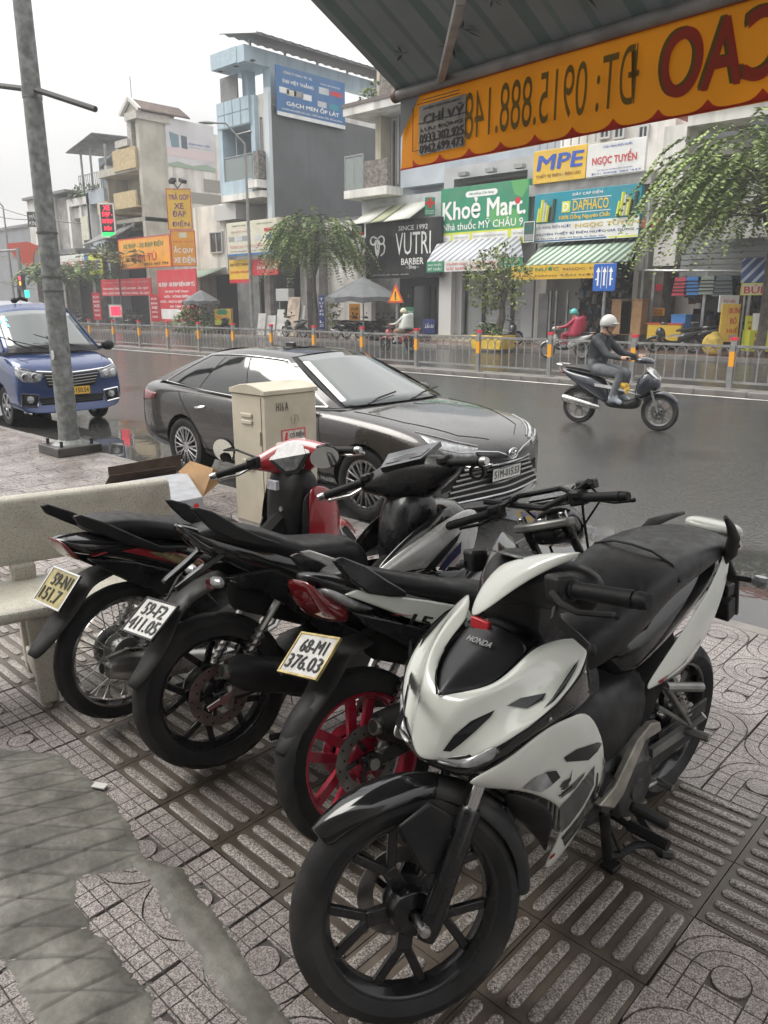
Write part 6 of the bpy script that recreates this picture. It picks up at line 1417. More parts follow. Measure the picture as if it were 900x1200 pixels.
def moto_wheel(bk,c,R_,w,rim,style,mat_rim,steer=False,disc=0,tread=True,rot=.3,mat_hub=None,n=96):
    m=bk.mb(steer);tyre(m,c,R_,w,rim,tread,n);wh=m.build('wheel',m_tyre,bk.t,smooth=35)
    m=bk.mb(steer);b=w*.30;wr=w*.36
    m.lathe([(rim+.004,-wr),(rim+.006,-wr*.6),(rim-.012,-wr*.35),(rim-.014,wr*.35),(rim+.006,wr*.6),(rim+.004,wr),(rim-.012,wr*.95),(rim-.026,wr*.4),(rim-.026,-wr*.4),(rim-.012,-wr*.95)],c,'Y',48,closed=True)
    cx,cy,cz=c;P=lambda r,a,y=0:(cx+r*math.cos(a),cy+y,cz+r*math.sin(a))
    if style=='wire':
        m.build('rim',mat_rim,wh,smooth=40);m=bk.mb(steer)
        for k in range(36):
            s=1 if k%2 else-1;a=2*math.pi*k/36;a2=a+(.42 if (k//2)%2 else-.42)
            m.tube([P(.055,a2,s*.032),P(rim-.012,a,s*.006)],.0021,4,cap=False)
        m.build('spokes',m_steelb,wh)['kind']='stuff'
        m=bk.mb(steer);m.lathe([(0,-.045),(.06,-.04),(.062,-.03),(.045,-.025),(.045,.025),(.062,.03),(.06,.04),(0,.045)],c,'Y',20);m.build('hub',m_alu,wh)
    else:
        rr=rim-.018
        if style=='y5':
            for k in range(5):
                a=rot+2*math.pi*k/5;m.bar(P(.03,a),P(.105,a),.036,.020,up=(0,1,0))
                for g in (-1,1):m.bar(P(.098,a+g*.05),P(rr,a+g*.30),.022,.0155,up=(0,1,0))
        elif style=='twin5':
            for k in range(5):
                a=rot+2*math.pi*k/5
                for g in (-1,1):m.bar(P(.05,a+g*.42),P(rr,a+g*.20),.03,.021,up=(0,1,0));
                m.bar(P(.12,a-.36),P(.12,a+.36),.016,.016,up=(0,1,0)) if False else None
        m.lathe([(.018,-.05),(.052,-.045),(.056,-.02),(.05,0),(.056,.02),(.052,.045),(.018,.05)],c,'Y',20)
        m.build('rim',mat_rim,wh,bevel=.003,smooth=40)
    if disc:
        y=cy+disc*.055;m=bk.mb(steer);m.lathe([(.070,y-.002),(.108,y-.002),(.108,y+.002),(.070,y+.002)],(cx,0,cz),'Y',40,closed=True);dk=m.build('brake_disc',m_disc,wh)
        m=bk.mb(steer)
        for k in range(20):
            a=2*math.pi*k/20;rr_=.082 if k%2 else .097;m.lathe([(0,y+disc*.0028),(.004,y+disc*.0026)],(cx+rr_*math.cos(a),0,cz+rr_*math.sin(a)),'Y',6)
        m.build('vent_holes',m_cab,wh)['kind']='stuff'
        m=bk.mb(steer)
        for k in range(5):a=2*math.pi*k/5+.3;m.bar((cx+.03*math.cos(a),y,cz+.03*math.sin(a)),(cx+.074*math.cos(a+.35),y,cz+.074*math.sin(a+.35)),.014,.004,up=(0,1,0))
        m.build('disc_carrier',m_satin,wh)
    return wh
def grip_set(bk,pts,side,endmat,lever=True,r=.0165):
    """pts = inner and outer end of the grip in the steered frame"""
    a,b=Vector(pts[0]),Vector(pts[1]);d=(b-a).normalized()
    m=bk.mb(True);L=(b-a).length;prof=[a+d*L*t for t in (0,.02,.04,.1,.2,.3,.4,.5,.6,.7,.8,.9,.97,1)];m.tube(prof,[r*1.25,r*1.25,r,r*1.04,r,r*1.04,r,r*1.04,r,r*1.04,r,r*1.04,r*1.08,r*1.08],14);g=m.build('grip',m_rub,bk.t,smooth=60)
    m=bk.mb(True);m.tube([b,b+d*.012,b+d*.03],[r*.9,r*1.05,r*.85],12);m.build('bar_end',endmat,g,smooth=60)
    m=bk.mb(True);m.box(a-d*.03,(.045,.06,.055));m.box(a-d*.025+Vector((-.02,0,.01)),(.02,.04,.03));m.build('switch_box',m_mat,bk.t,bevel=.008)
    if lever:
        m=bk.mb(True);p=a+Vector((.035,-side*.02,-.005));m.tube([p,p+d*.05+Vector((.03,0,-.01)),p+d*L*.7+Vector((.035,0,-.02)),b+Vector((.055,0,-.02))+d*.01],[.009,.008,.0065,.007],8);m.blob(b+Vector((.056,0,-.02))+d*.015,(.009,.011,.009));m.build('lever',endmat if endmat is not m_rub else m_mat,bk.t)
def side_plate(bk,name,out,y,th,mat,both=True,parent=None,bevel=.006):
    r=[]
    for s in ((-1,1) if both else (-1,)):
        m=bk.mb();m.prism(out,s*y,s*(y-th));r.append(m.build(name,mat,parent or bk.t,bevel=bevel,smooth=30))
    return r
def running_gear(bk,muff,front_fork=True,muf_mat=None,cowl=True):
    """frame, engine, swingarm, chain case, exhaust, pegs, stands"""
    m=bk.mb();hull(m,[(.26,.29,.10,.09),(.34,.29,.125,.12),(.48,.29,.13,.13),(.58,.28,.11,.11),(.62,.28,.08,.08)],12,.6);e=m.build('engine',m_eng,bk.t,smooth=40)
    for s in (-1,1):
        m=bk.mb();m.lathe([(0,s*.15),(.085,s*.148),(.098,s*.13),(.098,s*.1)],(.42,0,.28),'Y',24);m.lathe([(0,s*.158),(.03,s*.156),(.034,s*.145)],(.42,0,.28),'Y',14);m.lathe([(0,s*.143),(.05,s*.14),(.055,s*.1)],(.54,0,.31),'Y',18)
        m.build('crank_cover',m_alu if s<0 else m_eng,e)
    m=bk.mb()
    for k in range(7):m.bx(.60+k*.022,.611+k*.022,-.075,.075,.24,.38)
    m.bx(.60,.78,-.055,.055,.26,.36);m.build('cylinder_fins',m_alu,e,bevel=.003)
    m=bk.mb();m.tube([(.80,0,.33),(.84,0,.26),(.72,-.05,.17),(.5,-.10,.16),muff[0]],.016,8);m.build('exhaust_pipe',m_steelb,bk.t)
    m=bk.mb();hull(m,[(p[0],p[2],r,r*1.12,p[1]) for p,r in zip(muff,(.022,.045,.056,.056,.036))],14,.9);mf=m.build('muffler',muf_mat or m_mat,bk.t,smooth=40)
    p=Vector(muff[-1]);q=Vector(muff[-2]);d=(p-q).normalized();m=bk.mb();m.tube([p-d*.01,p+d*.02],.024,14);m.build('tail_pipe',m_steelb,mf);m=bk.mb();m.tube([p+d*.0203,p+d*.0206],.019,12);m.build('pipe_bore',m_cab,mf)
    for s in (-1,1):
        m=bk.mb();m.bar((.40,s*.085,.31),(-.03,s*.075,.275),.022,.05);m.build('swing_arm',m_satin,bk.t,bevel=.006)
        m=bk.mb();m.tube([(.02,s*.095,.30),(.16,s*.10,.50),(.24,s*.10,.60)],.014,8);
        for k in range(9):t_=k/9;m.lathe([(.024,-.004),(.024,.004)],(.03+.14*t_,s*.096,.32+.19*t_),'Z',10)
        m.build('rear_shock',m_steelb,bk.t)
        m=bk.mb();m.tube([(.44,s*.15,.17),(.44,s*.27,.175)],.016,8);m.tube([(.44,s*.05,.17),(.44,s*.16,.17)],.01,6);m.build('foot_peg',m_rub,bk.t)
        m=bk.mb();m.bar((.30,s*.12,.33),(.16,s*.145,.36),.016,.03);m.tube([(.16,s*.14,.36),(.15,s*.22,.365)],.014,8);m.build('passenger_peg',m_alu,bk.t)
    m=bk.mb();m.prism([(-.06,.235),(-.06,.315),(.36,.35),(.44,.32),(.44,.24),(.36,.22)],.075,.10);m.build('chain_case',m_mat,bk.t,bevel=.008)
    m=bk.mb();m.lathe([(0,-.10),(.018,-.10),(.018,.11),(0,.11)],(0,0,.272),'Y',10);m.lathe([(.05,.062),(.085,.062),(.085,.07),(.05,.07)],(0,0,.272),'Y',24,closed=True);m.build('axle',m_steelb,bk.t)
    m=bk.mb();m.bar((.36,.10,.2),(.30,.19,.02),.02);m.tube([(.30,.19,.02),(.27,.21,.012)],.014,6);m.build('side_stand',m_mat,bk.t)
    m=bk.mb();m.tube([(.36,-.08,.2),(.22,-.13,.1),(.14,-.14,.11)],.012,6);m.build('centre_stand',m_mat,bk.t)
    m=bk.mb();hull(m,[(.1,.60,.055,.05),(.35,.50,.06,.06),(.6,.48,.05,.06),(.88,.66,.05,.07)],8);m.build('frame_spine',m_cab,bk.t)
def fork(bk,R_=.272,mat_up=None,mat_lo=None,wy=.085):
    u=Vector((-math.sin(RAKE),0,math.cos(RAKE)));ax=Vector((1.19,0,R_))
    for s in (-1,1):
        b=ax+Vector((-.02,s*wy,-.005));m=bk.mb(True);m.tube([b-u*.03,b,b+u*.26,b+u*.27],[.022,.026,.024,.02],12);f=m.build('fork_leg',mat_lo or m_satin,bk.t,smooth=50)
        m=bk.mb(True);m.tube([b+u*.26,b+u*.52],.0145,12);m.build('fork_tube',mat_up or m_chrome,f,smooth=50)
    m=bk.mb(True);m.lathe([(0,-.11),(.012,-.11),(.013,.11),(0,.11)],tuple(ax),'Y',12);m.lathe([(0,.118),(.012,.116),(.013,.105)],tuple(ax),'Y',8);m.build('front_axle',m_steelb,bk.t)
def fender(bk,a0,a1,mat,name='front_fender',R_=.305,w=.062,c=(1.19,0,.272),steer=True,n=12):
    m=bk.mb(steer);L=[]
    for k in range(n+1):
        a=a0+(a1-a0)*k/n;e=min(1,.55+1.2*min(k,n-k)/n)
        L.append([(c[0]+(R_-dr)*math.cos(a),y*w*e,c[2]+(R_-dr)*math.sin(a)) for y,dr in ((-1,.045),(-.9,.018),(-.5,.002),(0,-.003),(.5,.002),(.9,.018),(1,.045))])
    m.sheet(L);return m.build(name,mat,bk.t,sub=1,solid=.004)
def mirror(bk,root,head,side,mat=None,r=(.062,.045),tilt=0.):
    root,head=Vector(root),Vector(head);m=bk.mb(True);m.tube([root,root.lerp(head,.5)+Vector((.02,side*.02,.02)),head],.006,8);k=m.build('mirror',m_mat,bk.t)
    m=bk.mb(True);m.blob(head+Vector((.012,0,0)),(.016,r[0],r[1]),14,8);m.build('mirror_shell',m_mat,k)
    m=bk.mb(True);m.add([head+Vector((-.006+math.sin(tilt)*r[1]*.5*math.sin(2*math.pi*i/20),r[0]*.93*math.cos(2*math.pi*i/20),r[1]*.93*math.sin(2*math.pi*i/20))) for i in range(20)],[tuple(range(20))]);m.build('mirror_glass',m_mirror,k,smooth=0)

def underbone(name,label,fr,c):
    """step-through motorbike seen from behind; c holds what differs"""
    bk=Bike(name,label,'motorbike',*fr,group='motorbikes parked side by side',lift=c.get('lift',0));t=bk.t;RR=c.get('R',.272)
    moto_wheel(bk,(0,0,RR),RR,c.get('rw',.112),c.get('rim',.205),c['style'],c['rimmat'],disc=-1 if c['style']!='wire' else 0,rot=c.get('rot',.3))
    moto_wheel(bk,(1.19,0,.272),.272,.085,.212,c['style'],c['rimmat'],steer=True,disc=1,n=60,tread=False)
    running_gear(bk,c['muff'],muf_mat=c.get('mufmat'))
    fork(bk);fender(bk,D(40),D(190),c['fend'])
    # seat
    m=bk.mb();hull(m,[(x,zt-th/2,hw,th/2) for x,zt,hw,th in c['seat']],14,.62);m.build('seat',m_seat,t,sub=2)
    m=bk.mb();hull(m,c['tail'],12,.7);m.build('tail_cowl',c['tailmat'],t,sub=1)
    for nm,out,y,th,mt in c['plates']:side_plate(bk,nm,out,y,th,mt)
    side_plate(bk,'grab_rail',c['grab'],c.get('gy',.135),.026,c.get('grabmat',m_mat))
    m=bk.mb();hull(m,c['lamp'],10,.6);tlp=m.build('tail_light',c['lampmat'],t,sub=1)
    if c.get('lens2'):m=bk.mb();hull(m,c['lens2'],10,.7);m.build('clear_lens',m_lens,tlp,sub=1)
    # mudguard and plate
    m=bk.mb();L=[]
    F=c['flap']
    for i,(x,z,hw) in enumerate(F):
        j0,j1=F[max(0,i-1)],F[min(len(F)-1,i+1)];d=Vector((j1[0]-j0[0],0,j1[1]-j0[1])).normalized();nn=Vector((-d.z,0,d.x))
        if nn.x>0:nn=-nn
        L.append([Vector((x,y*hw,z))-nn*(.026+abs(y)**3*.022) for y in (-1,-.75,-.3,.3,.75,1)])
    m.sheet(L);m.build('rear_mudguard',m_fender,t,sub=1,solid=.012)
    p=c['plate'];Y_=Matrix.Rotation(p[3],3,'Z');up=Y_@Vector((math.sin(p[2]),0,math.cos(p[2])));rt=Y_@Vector((0,-1,0));nrm=rt.cross(up);org=Vector((p[0],0,p[1]))+nrm*c.get('po',.0)
    pl=plate_on(t,org,rt,up,.182,.134,c['plate_text'],c['platemat'],c.get('platefr',m_chrome))
    for s in (-1,1):
        if not c.get('ind',True):break
        q=Vector((c['indp'][0],s*.12,c['indp'][1]));m=bk.mb();m.tube([(q.x+.02,s*.06,q.z),q],.009,6);k=m.build('indicator',m_mat,t);m=bk.mb();m.blob(q,(.022,.045,.02),10,6);m.build('indicator_lens',m_lens,k)
    # handlebars
    for s in (-1,1):
        a,b=c['grips'];grip_set(bk,((a[0],s*a[1],a[2]),(b[0],s*b[1],b[2])),s,c.get('endmat',m_steelb))
    m=bk.mb(True);m.tube([(c['grips'][0][0],-c['grips'][0][1],c['grips'][0][2]),(AX-.05,-.09,AZ+.06),(AX-.05,.09,AZ+.06),(c['grips'][0][0],c['grips'][0][1],c['grips'][0][2])],.011,8);m.build('handlebar',m_satin,t)
    return bk

WING=lambda z:[(.72,.56+z),(.876,.50+z),(1.0,.42+z),(1.09,.50+z),(1.15,.70+z),(1.10,.79+z),(1.0,.80+z),(.86,.72+z),(.74,.66+z)]
def wing_shell(bk,name,mat,top,bot,ys,solid=.012,both=True,steer=False):
    for s in ((-1,1) if both else (-1,)):
        n=len(top);m=bk.mb(steer)
        m.sheet([[(top[i][0]+(bot[i][0]-top[i][0])*k/3,s*(ys[i]+.018*math.sin(math.pi*k/3)),top[i][1]+(bot[i][1]-top[i][1])*k/3) for i in range(n)] for k in range(4)]);m.build(name,mat,bk.t,sub=2,solid=solid)

PL=[(.08,.52,.92,.92),(.08,.10,.92,.48)]
# ---- second from the bench: black with silver leg shields, plate 59-F2 411.05
b2=underbone('parked_motorbike','black motorbike with silver leg shield and white plate 59-F2 411.05',(-2.068,1.338,D(77.9),D(5.9),D(29.4)),dict(
    style='y5',rimmat=m_satin,rot=.55,muff=[(.52,-.12,.20),(.34,-.155,.27),(.2,-.165,.33),(.04,-.175,.385),(-.01,-.175,.40)],fend=m_gloss,
    seat=[(-.06,.852,.05,.03),(.0,.872,.09,.06),(.1,.862,.115,.08),(.2,.838,.125,.09),(.30,.788,.13,.09),(.36,.766,.132,.09),(.46,.762,.13,.10),(.55,.752,.11,.12),(.60,.72,.085,.12),(.64,.655,.06,.07)],
    tail=[(-.085,.872,.02,.008),(-.06,.85,.06,.03),(.02,.80,.10,.05),(.15,.745,.122,.065),(.3,.67,.128,.085),(.45,.59,.122,.12),(.58,.52,.10,.12)],tailmat=m_gloss,
    plates=[('side_stripe',[(.30,.745),(.34,.745),(.50,.672),(.60,.60),(.57,.59),(.45,.65)],.137,.01,m_silv),('side_cover',[(.02,.70),(.158,.63),(.28,.53),(.44,.37),(.60,.36),(.62,.50),(.5,.62),(.3,.70)],.118,.02,m_satin),('side_badge',[(.33,.70),(.345,.705),(.52,.595),(.50,.59)],.1395,.004,m_silv)],
    grab=[(-.07,.945),(-.045,.942),(.0,.925),(.08,.868),(.16,.82),(.235,.785),(.235,.768),(.16,.785),(.06,.822),(-.01,.868),(-.05,.915)],
    lamp=[(-.075,.868,.04,.01),(-.05,.835,.075,.028),(0,.79,.095,.028),(.035,.785,.098,.02)],lampmat=M('smoked lens',(.02,.02,.022),.1,coat=1.,var=.6,vs=40),
    flap=[(.06,.72,.075),(-.06,.685,.08),(-.13,.65,.078),(-.175,.57,.075),(-.215,.49,.068),(-.265,.43,.052),(-.305,.39,.03)],plate=(-.178,.558,D(51),D(13.6)),lift=.024,R=.278,po=.03,plate_text=[('59-F2',)+(.16,.54,.84,.91),('411.05',.06,.1,.94,.47)],platemat=m_pw_,indp=(.0,.69),platefr=m_mat,
    grips=((.81,.20,.955),(.746,.345,.934)),endmat=m_steelb))
t=b2.t
for nm,mt,top,bot,ys in (('leg_shield',m_silv,[(.58,.60),(.74,.70),(.92,.78),(1.06,.815),(1.15,.77)],[(.58,.585),(.76,.61),(.92,.59),(1.02,.56),(1.10,.60)],[.125,.155,.165,.15,.10]),('lower_cowl',m_gloss,[(.72,.60),(.84,.59),(.96,.57),(1.06,.56),(1.10,.58)],[(.66,.40),(.76,.34),(.86,.30),(.95,.32),(1.02,.40)],[.15,.16,.155,.13,.09])):wing_shell(b2,nm,mt,top,bot,ys)
m=b2.mb();hull(m,[(.74,.60,.06,.05),(.86,.64,.11,.10),(.94,.70,.125,.13),(1.04,.72,.12,.12),(1.12,.70,.085,.11),(1.16,.68,.03,.06)],14,.7);m.build('inner_cowl',m_gloss,t,sub=1)
m=b2.mb();hull(m,[(.745,.62,.06,.07),(.775,.70,.09,.14),(.83,.76,.105,.15),(.90,.78,.10,.14),(.98,.76,.09,.08)],14,.6);m.build('steering_shroud',m_satin,t,sub=1)
def wing_decal(bk,name,mat,px,ly):P=[bk.at(x,y,ly) for x,y in px];m=bk.mb();m.add(P+[p+Vector((0,.004,0)) for p in P],[tuple(range(len(P)))]);return m.build(name,mat,bk.t,smooth=0)
wing_decal(b2,'leg_graphic',m_dblk,[(497,668),(518,645),(541,622),(536,634),(520,654),(508,668)],-.19);wing_decal(b2,'leg_graphic',M('violet decal',(.03,.03,.09),.3,coat=.5),[(513,668),(524,653),(541,634),(540,648),(528,660),(521,669)],-.19)
wing_shell(b2,'upper_wing',m_gloss,[(.62,.62),(.74,.73),(.88,.80),(.98,.83)],[(.60,.59),(.74,.62),(.90,.68),(1.02,.70)],[.11,.14,.15,.13])
def bar_cover(bk,rows,mat,meter,mmat=m_meter):
    m=bk.mb(True);L=[]
    for y,x0,z0,x1,z1 in rows:                      # x0,z0 rear low edge; x1,z1 front top
        L.append([(x0,y,z0),(x0-.012,y,(z0+z1)/2),(x0+.02,y,z1-.004),((x0+x1)/2,y,z1),(x1,y,z1-.02),(x1+.02,y,(z0+z1)/2),(x1-.01,y,z0-.005)])
    m.loft(L);o=m.build('handlebar_cover',mat,bk.t,sub=2)
    m=bk.mb(True);m.sheet(meter[0]);k=m.build('meter_surround',m_gloss,bk.t,solid=.02,smooth=0);m=bk.mb(True);m.sheet(meter[1]);m.build('meter_glass',mmat,k,solid=.004,smooth=0);return o
bar_cover(b2,[(-.225,.81,.915,.86,.975),(-.16,.80,.89,.91,.99),(-.08,.79,.85,.97,1.02),(0,.79,.83,1.0,1.035),(.08,.79,.85,.97,1.02),(.16,.80,.89,.91,.99),(.225,.81,.915,.86,.975)],m_satin,
  ([[(.79,-.09,.985),(.79,.09,.985)],[(.93,-.12,1.04),(.93,.12,1.04)]],[[(.815,-.08,1.006),(.815,.08,1.006)],[(.872,-.095,1.028),(.872,.095,1.028)]]))
m=b2.mb(True);m.tube([(.84,-.33,.93),(.84,-.31,.89)],.008,6);m.lathe([(.02,-.004),(.032,-.004),(.032,.004),(.02,.004)],(.80,-.30,.90),'X',16,closed=True);m.build('cup_hook',m_mat,t)
m=b2.mb();m.tube([(.80,-.05,.60),(.78,-.055,.56),(.80,-.05,.53),(.83,-.05,.55)],.004,6);m.build('bag_hook',m_chrome,t)
m=b2.mb();m.bar((.05,-.082,.33),(.02,-.082,.23),.012,.03);m.box((.06,-.085,.30),(.07,.03,.05));m.build('brake_caliper',m_alu,t,bevel=.006);m=b2.mb();m.bar((-.06,-.095,.255),(.055,-.095,.30),.008,.022);m.build('caliper_bracket',m_steelb,t,bevel=.004)
m=b2.mb();m.prism([(-.03,.665),(-.005,.665),(-.005,.70),(-.03,.70)],-.095,-.10);m.build('side_reflector',m_redlens,t)
m=b2.mb();m.bar((-.12,-.055,.675),(.05,-.075,.775),.03,.02);m.bar((-.12,.055,.675),(.05,.075,.775),.03,.02);m.build('mudguard_stay',m_gloss,t,bevel=.004)
mb=b2.mb();put_text(mb,'WIN',(.40,-.1425,.625),Vector((1,0,-.62)).normalized(),Vector((.62,0,1)).normalized(),0,0,.085,.026,.02,.2);mb.build('lettering',m_silv,t,smooth=0)

# ---- third: black and white with a red rear wheel, bare handlebar, plate 68-M1 376.03
b3=underbone('parked_motorbike','black and white motorbike with red wheels and gold framed plate 68-M1 376.03',(-1.427,1.438,D(79.1),D(12.3),D(14.8)),dict(
    style='twin5',rimmat=m_rrim,rw=.12,rot=.1,muff=[(.5,-.13,.21),(.32,-.155,.29),(.2,-.165,.34),(.06,-.175,.395),(-.02,-.178,.415)],fend=m_gloss,
    seat=[(-.03,.85,.06,.03),(.03,.868,.095,.06),(.12,.842,.115,.08),(.22,.806,.128,.09),(.30,.785,.132,.09),(.38,.752,.132,.09),(.46,.735,.122,.10),(.53,.718,.095,.1),(.58,.69,.06,.06)],
    tail=[(-.115,.852,.02,.008),(-.09,.84,.07,.028),(-.02,.81,.10,.035),(.1,.755,.118,.06),(.25,.69,.122,.08),(.40,.60,.115,.11),(.52,.53,.09,.1)],tailmat=m_satin,
    plates=[('white_side_panel',[(-.04,.795),(.0,.80),(.123,.757),(.25,.715),(.40,.66),(.42,.62),(.34,.60),(.2,.66),(.05,.745)],.128,.02,m_wpaint),('side_cover',[(-.02,.74),(.2,.645),(.33,.58),(.45,.45),(.40,.38),(.30,.46),(.2,.56),(.02,.69)],.118,.02,m_satin)],
    grab=[(-.07,.90),(-.04,.905),(.03,.868),(.1,.81),(.165,.762),(.16,.745),(.1,.76),(.03,.785),(-.03,.84)],grabmat=m_satin,gy=.14,
    lamp=[(-.125,.842,.06,.006),(-.112,.815,.09,.03),(-.085,.765,.098,.045),(-.03,.735,.098,.04),(-.0,.72,.09,.02)],lampmat=m_redlens,lens2=[(-.085,.815,.100,.010),(-.05,.79,.114,.026),(.0,.755,.117,.026),(.05,.733,.112,.016),(.075,.724,.1,.006)],
    flap=[(.08,.66,.07),(-.01,.655,.075),(-.06,.62,.075),(-.115,.55,.07),(-.17,.50,.06),(-.235,.44,.048),(-.285,.388,.028)],plate=(-.117,.62,D(49),D(7.8)),plate_text=[('68-M1',.2,.54,.86,.88),('376.03',.07,.12,.95,.47)],platemat=m_pw_,platefr=M('gold plate frame',(.5,.40,.18),.35,metal=.6,var=.4,vs=20),indp=(.02,.64),ind=False,
    grips=((.85,.20,.915),(.812,.345,.90)),endmat=m_rub))
t=b3.t
m=b3.mb();hull(m,[(.40,.60,.05,.03),(.48,.635,.07,.05),(.58,.69,.075,.055),(.68,.745,.065,.05),(.755,.785,.045,.03)],12,.7);m.build('tunnel_cover',m_gloss,t,sub=1)
m=b3.mb();hull(m,[(.66,.58,.09,.08),(.80,.60,.12,.12),(.95,.58,.12,.14),(1.05,.56,.09,.12)],12,.7);m.build('front_cowl',m_satin,t,sub=1)
wing_shell(b3,'leg_shield',m_satin,[(.62,.54),(.74,.58),(.86,.62),(.95,.64)],[(.62,.50),(.74,.46),(.84,.42),(.93,.46)],[.11,.125,.125,.10])
m=b3.mb(True);m.prism([(AX-.095,-.115),(AX-.05,-.12),(AX-.02,-.05),(AX-.02,.05),(AX-.05,.12),(AX-.095,.115),(AX-.11,.04),(AX-.11,-.04)],AZ-.075,AZ-.045,'Z');m.build('triple_clamp',m_alu,t,bevel=.008);m=b3.mb(True);hull(m,[(.86,.80,.05,.03),(.92,.82,.09,.06),(1.0,.82,.10,.09),(1.06,.80,.07,.06)],12,.7);m.build('headlamp_back',m_satin,t,sub=1)
m=b3.mb(True);m.tube([(AX-.07,0,AZ-.05),(AX-.075,0,AZ-.03)],.02,14);
for s in (-1,1):m.tube([(AX-.065,s*.085,AZ-.05),(AX-.072,s*.085,AZ-.02)],.016,12)
m.build('stem_nut',m_chrome,t,bevel=.003)
for s in (-1,1):m=b3.mb(True);u=Vector((-math.sin(RAKE),0,math.cos(RAKE)));q=Vector((AX-.06,s*.085,AZ-.06));m.tube([q,q-u*.38],.016,10);m.build('fork_upper',m_satin,t)
m=b3.mb(True);m.tube([(.86,-.22,.965),(.90,-.12,.93),(.905,0,.90),(.90,.12,.93),(.86,.22,.965)],.012,8);m.build('bar_tube',m_mat,t)
def slab3(bk,name,c,d,ry,mat,parent=None,rz=0.,bevel=.008):
    m=bk.mb(True);m.box(c,d,ry=ry,rz=rz);return m.build(name,mat,parent or bk.t,bevel=bevel)
k=slab3(b3,'meter',(.985,.0,.93),(.13,.19,.03),-.35,m_gloss);slab3(b3,'meter_glass',(.978,0,.9475),(.095,.16,.004),-.35,M('lcd glass',(.10,.105,.11),.12,spec=.8,var=.7,vs=60),k,bevel=.002)
slab3(b3,'brake_reservoir',(.90,-.19,.955),(.045,.07,.035),0,m_mat);m=b3.mb(True);m.tube([(.9,-.19,.955),(.95,-.14,.95),(1.0,-.10,.85),(1.02,-.08,.7)],.005,6);m.tube([(.88,.2,.95),(.95,.16,.96),(.99,.08,.85),(.98,.04,.7)],.005,6);m.tube([(.86,-.22,.95),(.93,-.22,.9),(.97,-.15,.85),(.96,-.05,.75)],.004,6);m.build('cables',m_rub,t)
m=b3.mb();m.tube([(.62,-.10,.62),(.64,-.13,.64),(.68,-.135,.63),(.70,-.10,.60)],.006,6);m.build('chrome_loop',m_chrome,t)
m=b3.mb(True);m.prism([(.70,.74),(.74,.77),(.77,.76),(.76,.7)],-.02,.02);m.build('key_switch',m_mat,t)
mb=b3.mb();put_text(mb,'150',(.16,-.1295,.66),Vector((1,0,-.40)).normalized(),Vector((.4,0,1)).normalized(),.0,0,.13,.036,.03,.45);mb.build('lettering',m_dblk,t,smooth=0)
m=b3.mb();m.prism([(.10,.705),(.20,.678),(.13,.70)],-.1285,-.131);m.prism([(.28,.655),(.33,.65),(.30,.63)],-.1285,-.131);m.build('side_graphic',m_rpaint,t)
m=b3.mb()
for i in range(5):m.tube([(.25+.05*i,-.07,.50-.03*i),(.30+.05*i,-.10-.01*(i%2),.40-.02*i),(.42+.02*i,-.09,.33)],.007,6)
m.build('linkage',m_steelb,t)['kind']='stuff'

# ---- first: red with wire wheels, plate 59-N1 151.7
b1=underbone('parked_motorbike','red and black motorbike with wire wheels nearest the bench, plate 59-N1',(-2.622,1.290,D(91.7),D(1.1),D(28.9)),dict(
    style='wire',rimmat=m_chrome,rw=.075,rim=.222,muff=[(0.45,-0.13,0.16),(0.25,-0.15,0.203),(0.09,-0.155,0.24),(-0.07,-0.16,0.285),(-0.15,-0.16,0.298)],mufmat=m_steelb,fend=m_rpaint,
    seat=[(-0.115,0.803,0.06,0.03),(-0.08,0.821,0.09,0.06),(0.02,0.82,0.11,0.08),(0.12,0.799,0.118,0.09),(0.22,0.766,0.12,0.09),(0.32,0.747,0.12,0.09),(0.42,0.741,0.12,0.1),(0.52,0.72,0.09,0.1),(0.57,0.68,0.05,0.05)],
    tail=[(-0.225,0.76,0.02,0.008),(-0.2,0.743,0.07,0.03),(-0.11,0.728,0.1,0.04),(0.02,0.69,0.112,0.05),(0.17,0.636,0.115,0.07),(0.35,0.55,0.11,0.11),(0.52,0.48,0.09,0.11)],tailmat=m_gloss,
    plates=[('red_side_panel',[(-0.03,0.701),(0.03,0.701),(0.17,0.661),(0.3,0.598),(0.37,0.529),(0.31,0.543),(0.17,0.611)],.122,.02,m_rpaint),('side_decal',[(0.07,0.679),(0.17,0.653),(0.27,0.61),(0.31,0.573),(0.21,0.594),(0.11,0.65)],.124,.006,M('gold decal',(.34,.26,.14),.4,var=.6,vs=50)),('side_cover',[(-0.16,0.701),(0.02,0.65),(0.17,0.581),(0.3,0.493),(0.39,0.368),(0.27,0.375),(0.07,0.527),(-0.09,0.637)],.112,.02,m_satin)],
    grab=[(-0.205,0.865),(-0.18,0.867),(-0.09,0.822),(0.02,0.752),(0.12,0.692),(0.235,0.669),(0.235,0.651),(0.12,0.664),(-0.01,0.724),(-0.12,0.788),(-0.19,0.833)],gy=.135,
    lamp=[(-.225,.765,.04,.005),(-.218,.752,.07,.014),(-.20,.725,.085,.02),(-.18,.70,.085,.014),(-.165,.69,.07,.006)],lampmat=m_redlens,
    flap=[(-0.03,0.653,0.07),(-0.13,0.639,0.075),(-0.18,0.602,0.072),(-0.22,0.544,0.07),(-0.27,0.487,0.062),(-0.33,0.426,0.05),(-0.375,0.386,0.032)],plate=(-.232,.585,D(41),D(1.5)),lift=.027,plate_text=[('59-N1',.22,.54,.9,.9),('151.7',.1,.1,.8,.46)],platemat=M('aged yellow plate',(.42,.36,.16),.4,var=.25,vs=25,dirt=(.2,.16,.08),ds=14),indp=(-.05,.60),ind=False,
    grips=((.82,.20,.925),(.765,.335,.908)),endmat=m_steelb))
t=b1.t
